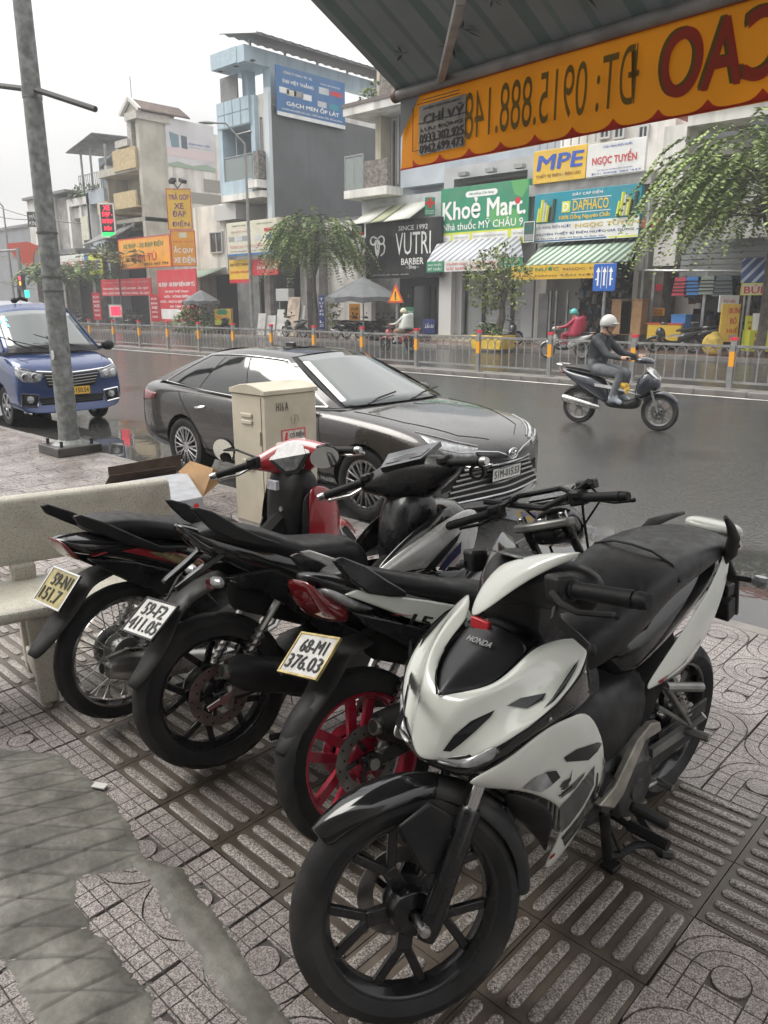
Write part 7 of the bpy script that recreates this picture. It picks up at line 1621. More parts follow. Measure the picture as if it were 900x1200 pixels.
m=b1.mb();m.prism([(-.13,.695),(-.05,.72),(.04,.715),(.0,.70)],-.095,.095);m.build('red_tail_strip',m_rpaint,t,bevel=.008)
m=b1.mb();hull(m,[(.80,.60,.07,.10),(.83,.66,.11,.19),(.87,.70,.12,.22),(.94,.70,.12,.2),(1.0,.68,.10,.14)],14,.55);m.build('inner_leg_shield',m_mat,t,sub=1)
wing_shell(b1,'leg_shield',m_rpaint,[(.86,.82),(.96,.81),(1.06,.73),(1.12,.63)],[(.84,.45),(.94,.40),(1.04,.42),(1.10,.50)],[.14,.165,.13,.07])
wing_shell(b1,'inner_wing',m_mat,[(.84,.78),(.92,.80),(1.0,.76),(1.06,.70)],[(.80,.42),(.88,.38),(.98,.40),(1.05,.50)],[.125,.15,.115,.055])
bar_cover(b1,[(-.22,.82,.905,.86,.945),(-.15,.83,.885,.91,.965),(-.08,.85,.85,.965,.995),(0,.865,.83,.985,1.012),(.08,.85,.85,.965,.995),(.15,.83,.885,.91,.965),(.22,.82,.905,.86,.945)],m_rpaint,
  ([[(.838,-.035,.85),(.838,.035,.85)],[(.845,-.10,.925),(.845,.10,.925)],[(.90,-.07,.992),(.90,.07,.992)]],[[(.826,-.025,.868),(.826,.025,.868)],[(.833,-.082,.928),(.833,.082,.928)],[(.882,-.056,.988),(.882,.056,.988)]]))
mirror(b1,(.90,-.15,.96),(.775,-.19,.90),-1,r=(.072,.05));mirror(b1,(.88,.18,.95),(1.02,.41,1.01),1,r=(.055,.06),tilt=-.5)
m=b1.mb();m.prism([(.772,.79),(.79,.79),(.79,.83),(.772,.83)],-.035,.03);m.build('spec_sticker',M('pale sticker',()),t);m=b1.mb();m.lathe([(0,0),(.012,.002),(.013,.01)],(.795,-.03,.70),'X',12);m.build('key_lock',m_steelb,t)
m=b1.mb()
m.tube([(.62,-.10,.56),(.66,-.11,.62),(.70,-.10,.60),(.70,-.02,.58),(.74,.05,.60),(.76,.05,.66)],.005,6);m.tube([(.58,.08,.60),(.60,.08,.68),(.585,.06,.70),(.58,.04,.66)],.006,6);m.tube([(.64,.10,.58),(.60,.02,.62),(.63,-.05,.57)],.005,6);m.build('luggage_hook',m_chrome,t)
# ------------------------------------------------------------------ the white sports underbone that faces the camera
wb=Bike('parked_motorbike','white and black sports motorbike facing forward with HONDA on its nose','motorbike',-.905,2.295,D(-94.4),D(1.5),D(-28));t=wb.t;wb.t['group']='motorbikes parked side by side'
WR=.275
moto_wheel(wb,(0,0,WR),WR,.12,.208,'y5',m_satin,disc=-1,rot=.2)
moto_wheel(wb,(1.19,0,WR),WR,.092,.213,'y5',m_satin,steer=True,disc=-1,rot=-1.35,n=132)
running_gear(wb,[(.5,-.13,.2),(.3,-.155,.27),(.16,-.165,.33),(.02,-.17,.39),(-.02,-.17,.40)])
fork(wb,WR)
u=Vector((-math.sin(RAKE),0,math.cos(RAKE)))
m=wb.mb(True);q=Vector((1.19,-.085,WR))+u*.14;m.box(q+Vector((-.07,.01,.03)),(.055,.045,.10),ry=-.5);m.build('brake_caliper',m_mat,t,bevel=.008)
m=wb.mb(True);m.tube([q+Vector((-.06,.0,.08)),q+Vector((-.09,.02,.2)),(1.0,-.05,.62)],.005,6);m.tube([(1.1,.07,.42),(1.05,.05,.5),(1.0,.03,.66)],.005,6);m.build('brake_hose',m_rub,t)
fender(wb,D(48),D(108),m_gloss,'front_fender',.303,.056,(1.19,0,WR));fender(wb,D(104),D(188),m_fender,'rear_of_fender',.301,.054,(1.19,0,WR))
for s in (-1,1):
    m=wb.mb(True);m.prism([(1.06,.47),(1.14,.54),(1.22,.50),(1.17,.38),(1.10,.36)],s*.062,s*.076);m.build('fender_bracket',m_mat,t,bevel=.006)
    m=wb.mb(True);m.lathe([(0,s*.082),(.009,s*.081),(.010,s*.076)],(1.10,0,.45),'Y',8);m.build('fender_bolt',m_chrome,t)
# front cowl: two ridged halves meeting at the nose, with the black centre panel between
V3=lambda x,y,z:Vector((x,y,z))
L0=[V3(.893,.10,.853),V3(.95,.094,.823),V3(1.010,.084,.788),V3(1.062,.04,.775),V3(1.098,.0,.765),V3(1.128,.0,.70),V3(1.150,.0,.617)]
L1=[V3(.845,.135,.874),V3(.91,.132,.842),V3(.985,.118,.80),V3(1.05,.08,.77),V3(1.085,.052,.742),V3(1.115,.042,.69),V3(1.136,.036,.630)]
L2=[V3(.805,.174,.878),V3(.87,.182,.838),V3(.945,.165,.79),V3(1.02,.125,.745),V3(1.06,.098,.715),V3(1.09,.08,.675),V3(1.112,.066,.636)]
L3=[V3(.800,.186,.862),V3(.86,.206,.815),V3(.94,.208,.775),V3(1.01,.188,.735),V3(1.05,.158,.70),V3(1.082,.125,.668),V3(1.10,.085,.637)]
for L_i,dz in ((L1,.011),(L2,-.005)):
    for p in L_i[1:-1]:p.z+=dz;p.x+=dz*.6
mir=lambda p,s:Vector((p.x,p.y*s,p.z))
m=wb.mb();cowls=[]
for s in (1,-1):m.sheet([[mir(p,s) for p in L] for L in (L0,L1,L2,L3)])
merge(m,1e-3);o=m.build('front_cowl',m_wpaint,t,sub=2,solid=.008,off=0)
ca_=o.data.attributes.new('crease_edge','FLOAT','EDGE');hot={tuple(round(c,3) for c in mir(p,s)) for p in L1+L3 for s in (1,-1)};key=lambda i:tuple(round(c,3) for c in o.data.vertices[i].co)
for e in o.data.edges:
    if key(e.vertices[0]) in hot and key(e.vertices[1]) in hot:ca_.data[e.index].value=.75
cowls=[o,o]
m=wb.mb();rows=[]
for k,xz in enumerate(((0,.885,.862),(1,.945,.832),(2,1.005,.800),(3,1.058,.782))):
    w_=(L0[k].y-.004) if k<4 else 0;rows.append([V3(L0[k].x,-w_,L0[k].z-.004),V3(xz[1],-w_*.5,xz[2]+.002),V3(xz[1]+.003,0,xz[2]+.012),V3(xz[1],w_*.5,xz[2]+.002),V3(L0[k].x,w_,L0[k].z-.004)])
rows.append([V3(1.095,-.006,.763)]*1+[V3(1.096,-.003,.764),V3(1.097,0,.765),V3(1.096,.003,.764),V3(1.095,.006,.763)])
m.sheet(rows);pn=m.build('centre_panel',M('panel black',(.012,.012,.013),.38,var=.25,vs=14,coat=.15),t,sub=1,solid=.006,off=-1)
B0=bvh_of(pn)
for s in (1,-1):
    for P in (L0[:5],L3):
        m=wb.mb();m.tube([mir(p+V3(.002,.0015,.001),s) for p in P],.0022,5);m.build('panel_gap',m_cab,t)
    for q in (V3(.96,.203,.742),V3(.82,.19,.80)):m=wb.mb();m.blob(mir(q,s),(.006,.005,.006));m.build('screw',m_steelb,t)
def decal(px,bvh,name,mat,parent=None,off=.002,fall=.15,th=.0):
    m=wb.mb();m.add([wb.hit(bvh,x,y,off,fall) for x,y in px],[tuple(range(len(px)))]);return m.build(name,mat,parent or t,smooth=0,solid=th)
a,c_=wb.hit(B0,547,752,.004,0),wb.hit(B0,575,762,.004,0);d_=wb.hit(B0,549,747,.004,0)
m=wb.mb();uu=(c_-a);LL=uu.length;uu.normalize();vv=(d_-a);vv=(vv-uu*vv.dot(uu)).normalized();put_text(m,'HONDA',a+uu.cross(vv)*.006,uu,vv,0,0,LL,.017,.02);m.build('lettering',m_steelb,pn,smooth=0)
B1=bvh_of(cowls[0]);B2=bvh_of(cowls[1])
dc=M('slit black',(.010,.010,.012),.3,coat=.4)
decal([(519,880),(532,862),(552,845),(580,832),(575,840),(556,858),(540,872),(528,881)],B1,'running_light_slit',dc,cowls[0],.0025)
decal([(594,827),(610,818),(640,812),(636,820),(618,830)],B1,'cowl_intake',dc,cowls[0],.0025)
decal([(472,828),(478,800),(481,786),(480,806),(474,838),(468,856),(463,848)],B2,'running_light_slit',dc,cowls[1],.003)
decal([(478,765),(481,748),(483,760),(480,774)],B2,'cowl_intake',dc,cowls[1],.003)
# black body under and behind the cowl: lamp housing, wing backs, upper inner shell
m=wb.mb();hull(m,[(.78,.80,.10,.06),(.84,.80,.145,.05),(.92,.765,.165,.055),(1.0,.715,.155,.06),(1.06,.675,.12,.055),(1.10,.64,.075,.035),(1.125,.62,.04,.02)],14,.75);m.build('lamp_housing',m_gloss,t,sub=1)
m=wb.mb();hull(m,[(.70,.72,.10,.13),(.80,.70,.125,.13),(.90,.66,.13,.12),(1.0,.62,.12,.08),(1.06,.60,.08,.05)],14,.75);m.build('inner_fairing',m_mat,t,sub=1)
A_=lambda x,y,ly:wb.at(x,y,ly)
ub=[A_(497,882,.0),A_(516,880,.034),A_(541,888,.083),A_(600,860,.162),A_(640,829,.192),A_(655,805,.203),A_(689,752,.185)]
lb_=[A_(497,896,.0),A_(520,906,.05),A_(547,917,.108),A_(592,894,.152),A_(645,849,.182),A_(672,839,.19),A_(694,815,.18)]
m=wb.mb()
for s in (1,-1):m.sheet([[mir(p,s) for p in ub],[mir(p.lerp(q,.5)+V3(.012,.006 if k else 0,0),s) for k,(p,q) in enumerate(zip(ub,lb_))],[mir(q,s) for q in lb_],[mir(q+V3(-.05,-.02 if k else 0,-.01),s) for k,q in enumerate(lb_)]])
merge(m,1e-3);lbd=m.build('lamp_band',m_gloss,t,sub=1,solid=.006,off=0)
ul=[A_(517,885,.04),A_(541,891,.085),A_(566,881,.12),A_(588,868,.15)];ll_=[A_(519,891,.05),A_(540,897,.09),A_(567,899,.118),A_(588,884,.145)]
for s in (1,-1):m=wb.mb();m.sheet([[mir(p+V3(.008,0,0),s) for p in ul],[mir(p.lerp(q,.5)+V3(.024,.004,0),s) for p,q in zip(ul,ll_)],[mir(q+V3(.012,0,0),s) for q in ll_]]);hl=m.build('headlight',m_lens,t,sub=1,solid=.004);m=wb.mb();m.tube([mir(p.lerp(q,.5)+V3(.012,0,0),s) for p,q in zip(ul,ll_)],.006,6);m.build('lamp_bowl',m_chrome,hl)
# side fairings
pr=[[A_(544,917,.115),A_(590,893,.155),A_(620,868,.178),A_(646,847,.188)],[A_(551,920,.118),A_(598,905,.168),A_(626,890,.188),A_(653,892,.196)],[A_(560,923,.112),A_(606,926,.158),A_(632,934,.176),A_(656,946,.182)]]
mn_=[[A_(646,847,.188),A_(653,892,.196),A_(656,946,.182),A_(660,965,.172),A_(649,992,.15),A_(636,1018,.125)],[A_(670,838,.199),A_(682,886,.206),A_(684,930,.194),A_(675,958,.178),A_(660,988,.158),A_(640,1018,.128)],[A_(690,828,.196),A_(713,872,.197),A_(705,925,.186),A_(690,955,.168),A_(668,988,.15),A_(644,1019,.124)]]
fr_=[]
for s in (1,-1):
    m=wb.mb();m.sheet([[mir(p,s) for p in r] for r in pr]);m.sheet([[mir(p,s) for p in r] for r in mn_]);merge(m,1e-3);fr_.append(m.build('side_fairing',m_wpaint,t,sub=2,solid=.010,off=0))
B3=bvh_of(fr_[0])
def strip(a_,b_,name,mat,off=.004,fall=.18,n=10):
    def rs(P):
        out=[]
        for j in range(n+1):
            q=j/n*(len(P)-1);i=min(int(q),len(P)-2);f=q-i;out.append((P[i][0]+(P[i+1][0]-P[i][0])*f,P[i][1]+(P[i+1][1]-P[i][1])*f))
        return out
    A,B=rs(a_),rs(b_);m=wb.mb();m.sheet([[wb.hit(B3,A[j][0]+(B[j][0]-A[j][0])*i/3,A[j][1]+(B[j][1]-A[j][1])*i/3,off,fall) for j in range(n+1)] for i in range(4)]);return m.build(name,mat,fr_[0],smooth=60)
strip([(656,946),(668,934),(684,914),(697,897)],[(658,976),(668,966),(684,944),(696,920)],'fairing_graphic',m_decal)
strip([(661,888),(676,878),(707,868)],[(664,893),(690,891),(701,880)],'fairing_intake',dc,.004,.19)
strip([(613,924),(628,911),(652,903)],[(634,929),(645,922),(657,911)],'turn_signal',m_lens,.006,.17)
strip([(640,905),(652,903)],[(648,919),(657,911)],'signal_cap',dc,.008,.17,4)
strip([(660,929),(674,916),(686,905)],[(657,936),(674,924),(684,910)],'fairing_swoosh',m_decal)
strip([(707,888),(705,913),(688,950),(660,986)],[(709.5,890),(708,917),(690,956),(662,992)],'fairing_stripe',m_dblk)
strip([(700,905),(698,922),(682,952),(658,982)],[(701.5,907),(700,925),(684,955),(660,985)],'fairing_stripe',m_dblk)
decal([(645,1004),(651,999),(650,1003),(644,1008)],B3,'red_dash',m_rpaint,fr_[0],.0045,.14)
decal([(656,923),(660,916),(668,912),(671,901),(669,915),(664,922)],B3,'wing_emblem',m_dblk,fr_[0],.0045,.18);decal([(657,926),(661,922),(668,919),(663,925)],B3,'wing_emblem',m_dblk,fr_[0],.0045,.18)
a,c_,d_=wb.hit(B3,655,934,.006,.18),wb.hit(B3,671,922,.006,.18),wb.hit(B3,654,930,.006,.18);m=wb.mb();uu=c_-a;LL=uu.length;uu.normalize();vv=d_-a;vv=(vv-uu*vv.dot(uu)).normalized();put_text(m,'HONDA',a,uu,vv,0,0,LL,.008,.02);m.build('lettering',m_dblk,fr_[0],smooth=0)
# dark duct in front of the side fairing, radiator
for s in (1,-1):
    m=wb.mb();m.sheet([[mir(p,s) for p in (A_(585,925,.12),A_(622,932,.165),A_(646,948,.176),A_(650,962,.17))],[mir(p,s) for p in (A_(590,940,.11),A_(622,950,.155),A_(640,966,.165),A_(643,980,.155))],[mir(p,s) for p in (A_(600,955,.09),A_(622,975,.13),A_(634,990,.14),A_(640,1005,.13))]]);m.build('air_duct',m_mat,t,sub=1,solid=.012)
m=wb.mb();m.box((.93,0,.47),(.05,.22,.26),ry=-.3);rd=m.build('radiator',m_satin,t,bevel=.006);m=wb.mb()
for k in range(10):m.box((.957-.0,0,.37+.022*k),(.02,.20,.008),ry=-.3)
m.build('radiator_fins',m_alu,rd)['kind']='stuff'
# rider's inner panel, floor, tunnel
m=wb.mb();hull(m,[(.52,.60,.085,.09),(.62,.64,.10,.10),(.70,.68,.12,.10),(.80,.74,.13,.08)],14,.7);m.build('centre_tunnel',M('speckled black plastic',(.022,.022,.022),.6,var=.7,vs=70),t,sub=1)
m=wb.mb();hull(m,[(.30,.52,.12,.09),(.45,.50,.14,.13),(.6,.50,.145,.14),(.74,.52,.14,.14)],14,.65);m.build('engine_shroud',m_mat,t,sub=1)
m=wb.mb();m.prism([(.74,.86),(.80,.95),(.865,.95),(.868,.87),(.80,.78)],-.08,.08);m.build('steering_shroud',m_mat,t,bevel=.015)
m=wb.mb();q0,q1=wb.at(553,735,-.05),wb.at(571,742,-.03);m.box(wb.at(560,733,-.05)+Vector((-.01,0,-.0)),(.012,.055,.028));m.build('red_key_tag',M('red tag',(.5,.01,.02),.3,coat=.5),t,bevel=.003)
# seat: rider step and pillion
m=wb.mb();hull(m,[(.675,.70,.06,.03),(.66,.72,.085,.055),(.60,.755,.118,.072),(.52,.79,.135,.085),(.44,.825,.142,.085),(.36,.858,.145,.075),(.30,.876,.147,.066),(.2,.888,.145,.058),(.08,.892,.135,.05),(-.06,.885,.11,.04),(-.15,.872,.085,.028),(-.19,.866,.06,.015)],16,.66);st_=m.build('seat',m_seat,t,sub=2)
m=wb.mb();m.tube([(.315,-.146,.878),(.318,-.12,.922),(.325,-.06,.946),(.327,0,.951),(.325,.06,.946),(.318,.12,.922),(.315,.146,.878)],.0035,5);m.build('seat_seam',m_rub,st_)
# tail: white side blades, black under panel, white cap, grab wings, lamp
tp=[A_(755,806,.135),A_(775,775,.14),A_(803,733,.14),A_(831,690,.138),A_(846,655,.125),A_(850,640,.11)]
tb=[A_(757,809,.135),A_(797,790,.145),A_(824,755,.145),A_(843,712,.138),A_(853,672,.12),A_(853,645,.10)]
for s in (1,-1):
    m=wb.mb();m.sheet([[mir(p,s) for p in tp],[mir(a.lerp(c_,.5)+V3(0,.008,0),s) for a,c_ in zip(tp,tb)],[mir(p,s) for p in tb]]);o=m.build('tail_blade',m_wpaint,t,sub=2,solid=.008);
    if s==1:B4=bvh_of(o);decal([(776,797),(800,778),(822,748),(812,772),(797,789),(778,800)],B4,'tail_graphic',m_decal,o,.003,.145);decal([(771,799),(783,791),(781,796),(773,801)],B4,'red_dash',m_rpaint,o,.004,.14)
m=wb.mb();hull(m,[(.50,.66,.115,.07),(.36,.70,.125,.09),(.2,.745,.12,.085),(.05,.79,.11,.07),(-.1,.83,.09,.045),(-.22,.845,.06,.02)],14,.7);m.build('tail_under_panel',m_gloss,t,sub=1)
m=wb.mb();hull(m,[(-.10,.915,.06,.012),(-.14,.918,.085,.02),(-.2,.905,.085,.025),(-.26,.88,.07,.025),(-.31,.855,.04,.012)],14,.7);m.build('tail_cap',m_wpaint,t,sub=1)
for s,P in ((1,[A_(846,660,.115),A_(856,648,.135),A_(860,630,.145),A_(856,616,.145),A_(850,606,.145)]),(-1,[A_(748,642,-.12),A_(753,626,-.14),A_(764,613,-.145),A_(782,606,-.145),A_(801,601,-.14)])):
    m=wb.mb();m.tube(P,[.012,.02,.018,.012,.006],10);m.build('grab_wing',m_fender,t,smooth=60)
m=wb.mb();hull(m,[(-.27,.83,.06,.02),(-.31,.82,.05,.02),(-.33,.83,.03,.008)],10,.7);m.build('tail_light',m_redlens,t)
m=wb.mb();m.sheet([[V3(-.2,y,.80) for y in (-.06,0,.06)],[V3(-.30,y,.70) for y in (-.06,0,.06)],[V3(-.36,y,.56) for y in (-.05,0,.05)]]);m.build('rear_mudguard',m_fender,t,solid=.012)
for s in (1,-1):
    m=wb.mb();m.tube([(-.26,s*.03,.72),(-.27,s*.12,.73)],.01,6);q=m.build('rear_signal',m_mat,t);m=wb.mb();m.blob((-.27,s*.14,.73),(.022,.035,.022));m.build('signal_lens',m_lens,q)
q0=wb.at(850,690,.08);m=wb.mb();m.box(q0,(.05,.04,.04));m.box(wb.at(849,712,.08),(.05,.05,.07),ry=.3);m.build('plate_bracket',m_mat,t,bevel=.005)
# bracket and pegs on the left, engine details
ar=[A_(703,945,.15),A_(720,948,.155),A_(731,932,.155),A_(757,868,.15),A_(776,856,.15),A_(774,846,.15),A_(764,848,.15),A_(748,868,.15),A_(722,922,.15)]
m=wb.mb();n_=len(ar);m.add([p for p in ar]+[p-V3(0,.018,0) for p in ar],[tuple(range(n_))]+[(i,(i+1)%n_,n_+(i+1)%n_,n_+i) for i in range(n_)]);m.build('heel_guard',M('dusty aluminium',(.36,.34,.30),.5,metal=.5,var=.35,vs=14),t,bevel=.004)
a,c_=wb.at(738,944,.16),wb.at(784,967,.26);m=wb.mb();m.bar(a,c_,.034,.022);m.build('front_foot_peg',m_rub,t,bevel=.008)
a,c_=wb.at(733,935,.14),wb.at(770,915,.14);m=wb.mb();m.tube([a,c_],.007,6);m.tube([c_,c_+V3(0,.05,0)],.010,8);m.build('gear_lever',m_steelb,t)
P0,P1,P2,P3=wb.at(780,805,.15),wb.at(822,805,.19),wb.at(808,850,.16),wb.at(825,838,.19)
m=wb.mb();m.bar(P0,P2,.022,.014);m.bar(P2,wb.at(770,828,.13),.02,.014);m.build('passenger_bracket',m_alu,t,bevel=.004);m=wb.mb();m.tube([P0,P1],.014,10);m.tube([P2,P3],.012,8);m.build('passenger_peg',m_alu,t)
m=wb.mb();m.bar(wb.at(770,868,.11),wb.at(826,825,.11),.012,.05);m.build('swing_arm_side',m_mat,t,bevel=.004)
# stands touching the ground
gI=lambda x,y,z=.006:wb.mi@gz(x,y,z)
m=wb.mb();top=wb.at(708,950,.12);m.tube([top,gI(712,1006,.05)],.016,10);m.box(gI(716,1014,.012),(.05,.045,.018));m.build('side_stand',m_mat,t,bevel=.004)
m=wb.mb();m.tube([gI(714,1003,.05),gI(728,1001,.045),gI(745,990,.05),gI(762,990,.05),gI(776,998,.04)],.011,8);m.tube([gI(728,1001,.045),wb.at(712,965,.11)],.005,6);m.build('stand_lever',m_mat,t)
m=wb.mb()
for k,(x,y) in enumerate(((722,905),(728,918),(718,930),(735,900),(742,884))):m.box(wb.at(x,y,.10),(.05,.04,.04),rz=k,ry=k*.7)
m.build('engine_bits',m_eng,t,bevel=.006)['kind']='stuff'
# handlebar: white topped cover, black body, left and right grips
rows=[]
for y,x0,z0,x1,z1 in ((-.235,.80,.95,.82,1.0),(-.17,.79,.945,.86,1.02),(-.09,.79,.94,.91,1.03),(0,.80,.93,.96,1.0),(.09,.79,.935,.915,1.03),(.17,.79,.93,.865,1.025),(.235,.80,.94,.82,1.005)):
    rows.append([(x0,y,z0),(x0-.045,y,(z0+z1)/2+.01),(x0-.02,y,z1+.01),((x0+x1)/2,y,z1+.018),(x1-.01,y,z1-.01),(x1,y,(z0+z1)/2),(x1-.03,y,z0-.005)])
m=wb.mb(True);m.loft(rows);m.build('handlebar_cover',m_mat,t,sub=2)
la=[(.996,0,.905),(.978,.055,.93),(.938,.10,.975),(.885,.145,1.018),(.838,.185,1.045),(.812,.205,1.055)];lb=[(.90,0,1.028),(.888,.055,1.042),(.862,.10,1.056),(.838,.145,1.062),(.82,.185,1.062),(.806,.207,1.06)]
for s in (1,-1):
    m=wb.mb(True);k_=1.12 if s<0 else 1;m.sheet([[(p[0]-(.03 if s<0 else 0),s*p[1]*k_,p[2]) for p in la],[((p[0]+q[0])/2+(.012 if s>0 else-.02),s*(p[1]+q[1])/2*k_,(p[2]+q[2])/2+.012) for p,q in zip(la,lb)],[(q[0]-(.06 if s<0 else 0),s*q[1]*k_,q[2]-(.02 if s<0 else 0)) for q in lb]]);m.build('bar_cowl',m_wpaint if s>0 else m_gloss,t,sub=2,solid=.006)
m=wb.mb(True);m.sheet([[(.83,-.09,1.03),(.83,.09,1.03)],[(.885,-.08,1.045),(.885,.08,1.045)]]);m.build('meter_glass',m_meter,t,solid=.004)
for s in (1,-1):grip_set(wb,((.858,s*.245,1.0),(.797,s*.36,.992)),s,m_rub,r=.0175)
m=wb.mb(True);m.tube([(.835,.21,.955),(.90,.245,.965),(.918,.27,.955),(.895,.315,.925),(.882,.335,.905)],[.008,.009,.009,.008,.007],8);m.blob((.88,.338,.902),(.011,.011,.013));m.build('brake_lever',m_mat,t)
# ------------------------------------------------------------------ awning over the pavement
def thru(name,col,stripe=None,tr=.5):
    m=bpy.data.materials.new(name);m.use_nodes=True;n,l=m.node_tree.nodes,m.node_tree.links;b=n['Principled BSDF'];b.inputs['Roughness'].default_value=.7
    t=n.new('ShaderNodeBsdfTranslucent');x=n.new('ShaderNodeMixShader');x.inputs[0].default_value=tr;src=None
    tcn=n.new('ShaderNodeTexCoord');nz=n.new('ShaderNodeTexNoise');nz.inputs['Scale'].default_value=3;l.new(tcn.outputs['Object'],nz.inputs['Vector'])
    r=n.new('ShaderNodeValToRGB');e=r.color_ramp.elements;e[0].position,e[1].position=.3,.7;e[0].color=tuple(c*.8 for c in col)+(1,);e[1].color=tuple(col)+(1,);l.new(nz.outputs[0],r.inputs[0]);src=r.outputs[0]
    if stripe:
        per,bands=stripe;sx=n.new('ShaderNodeSeparateXYZ');l.new(tcn.outputs['Object'],sx.inputs[0]);d=n.new('ShaderNodeMath');d.operation='DIVIDE';l.new(sx.outputs[0],d.inputs[0]);d.inputs[1].default_value=per
        f=n.new('ShaderNodeMath');f.operation='FRACT';l.new(d.outputs[0],f.inputs[0]);r2=n.new('ShaderNodeValToRGB');r2.color_ramp.interpolation='CONSTANT';e=r2.color_ramp.elements
        while len(e)<len(bands):e.new(.5)
        for i,(p,c) in enumerate(bands):e[i].position=p;e[i].color=tuple(c)+(1,)
        l.new(f.outputs[0],r2.inputs[0]);mx=n.new('ShaderNodeMix');mx.data_type='RGBA';mx.blend_type='MULTIPLY';mx.inputs[0].default_value=1;l.new(r2.outputs[0],mx.inputs[6]);l.new(src,mx.inputs[7]);src=mx.outputs[2]
    l.new(src,b.inputs['Base Color']);l.new(src,t.inputs['Color']);l.new(b.outputs[0],x.inputs[1]);l.new(t.outputs[0],x.inputs[2]);l.new(x.outputs[0],n['Material Output'].inputs['Surface']);MATS[name]=m;return m
m_ban=thru('orange canvas',(.70,.26,.015),None,.46);m_aw=thru('awning canvas',(.215,.235,.245),(.46,[(0,(.44,.54,.51)),(.16,(.72,.73,.71)),(.3,(.52,.62,.58)),(.36,(.70,.71,.69)),(.62,(.48,.56,.54)),(.70,(.73,.74,.72))]),.07)
pl0,pl1=gz(470,200,2.3),gz(900,118,2.3);ad=(pl1-pl0).normalized();an=Vector((-ad.y,ad.x,0))
def onp(x,y,off=0.):
    d=Vector(ray(x,y));p0=pl0+an*off;t=(p0-Vector((0,0,EYE))).dot(an)/d.dot(an);return Vector((0,0,EYE))+d*t
aw=thing('awning','striped green and white canvas awning on a steel front pipe overhead','awning',pl0,math.atan2(ad.y,ad.x))
iw=(Matrix.Translation(pl0)@Matrix.Rotation(math.atan2(ad.y,ad.x),4,'Z')).inverted();LOC=lambda p:iw@p
pa,pb_=LOC(onp(464,113)),LOC(onp(820,6));zp=(pa.z+pb_.z)/2;L_=5.2
MB().tube([(pa.x,-.0,zp),(L_,0,zp)],.030,14).build('front_pipe',M('dull steel pipe',(.22,.215,.21),.5,metal=.3,var=.3,vs=5),aw)
MB().lathe([(0,pa.x-.012),(.034,pa.x-.01),(.034,pa.x+.02)],(0,0,zp),'X',12).build('pipe_cap',M('cap brown',(.14,.08,.06),.6),aw)
d=Vector(ray(362,0));o=Vector((0,0,EYE));pw=iw.to_3x3();dl,ol=pw@d,LOC(o);tt=(pa.x-ol.x)/dl.x;e_=ol+dl*tt        # the side edge climbs back over the pavement
slope=(e_.z-zp)/(e_.y);back=-4.6
rows=[]
for i in range(9):
    y=back*i/8;rows.append([(x,y,zp+.03+slope*y-(.05*math.sin(math.pi*i/8))+(.015*math.sin(x*6) if 0<i else 0)) for x in [pa.x+(L_-pa.x)*k/24 for k in range(25)]])
MB().sheet(rows).build('canvas',m_aw,aw,smooth=180)
def canz(y):return zp+.03+slope*y-.05*math.sin(math.pi*y/back)
m=MB();R3=random.Random(4)
for k in range(150):
    x,y=R3.uniform(pa.x+.05,L_-1.5),-R3.uniform(.05,2.2);z=canz(y)-.012
    for j in range(6):
        a=R3.uniform(0,6.28);ln=R3.uniform(.04,.09);dx,dy=math.cos(a)*ln,math.sin(a)*ln;m.add([(x,y,canz(y)-.02),(x+dx*.5-dy*.10,y+dy*.5+dx*.10,canz(y+dy*.5)-.02),(x+dx,y+dy,canz(y+dy)-.02),(x+dx*.5+dy*.10,y+dy*.5-dx*.10,canz(y+dy*.5)-.02)],[(0,1,2,3)])
tag(m.build('bamboo_print',M('print dark leaf',(.05,.055,.055),.8),aw,smooth=0),kind='stuff')
s0=LOC(onp(520,97));sd=pw@Vector(ray(540,0));so=LOC(o);yb=-.95;tt=(yb-so.y)/sd.y;s1=so+sd*tt
m=MB();m.bar((s0.x,-.02,zp+.01),s1,.035,.035);m.build('brace',M('galvanised brace',(.36,.35,.33),.45,metal=.4,var=.2,vs=6),aw,bevel=.004)
bn=thing('awning_banner','orange valance banner with mirrored phone number hanging from the awning pipe','banner',pl0,math.atan2(ad.y,ad.x));bt=zp-.02
zl=lambda x:0.0
MB().sheet([[(x_,.004+.006*math.sin(x_*5+j),bt+(0-bt)*j/4) for x_ in [k*L_/40 for k in range(41)]] for j in range(5)]).build('cloth',m_ban,bn,smooth=180)
def bx_(x,y):p=LOC(onp(x,y));return p.x,p.z
m=MB();R_=.085;k=0
m.bx(0,L_,-.004,-.001,0,.008);m.build('red_hem',thru('red canvas',(.5,.05,.03),None,.4),bn);m=MB();m.bx(0,L_,-.0045,-.001,bt-.012,bt);m.build('red_hem',MATS['red canvas'],bn)
m_sc=MATS['red canvas'];m=MB();x=.1;wsc=.205
while x<L_-.2:
    m.add([(x+wsc*(j/10),-.006,.008+(.036*abs(2*j/10-1)**4)) for j in range(11)]+[(x+wsc,-.006,.007),(x,-.006,.007)],[tuple(range(13))]);x+=wsc
tag(m.build('scallop_print',m_sc,bn,smooth=0),kind='stuff')
x0,z0=bx_(545,170);x1,z1=bx_(752,62)
olv=thru('olive print',(.17,.12,.02),None,.3);rd_=thru('red print',(.48,.06,.03),None,.35)
m=MB();put_text(m,'ĐT: 0915.888.148',(0,-.007,0),(1,0,0),(0,0,1),x0,.082,x1,.078+.225,0,0,mirror=True);m.build('lettering',olv,bn,smooth=0)
x2,x3=bx_(776,100)[0],bx_(920,60)[0]
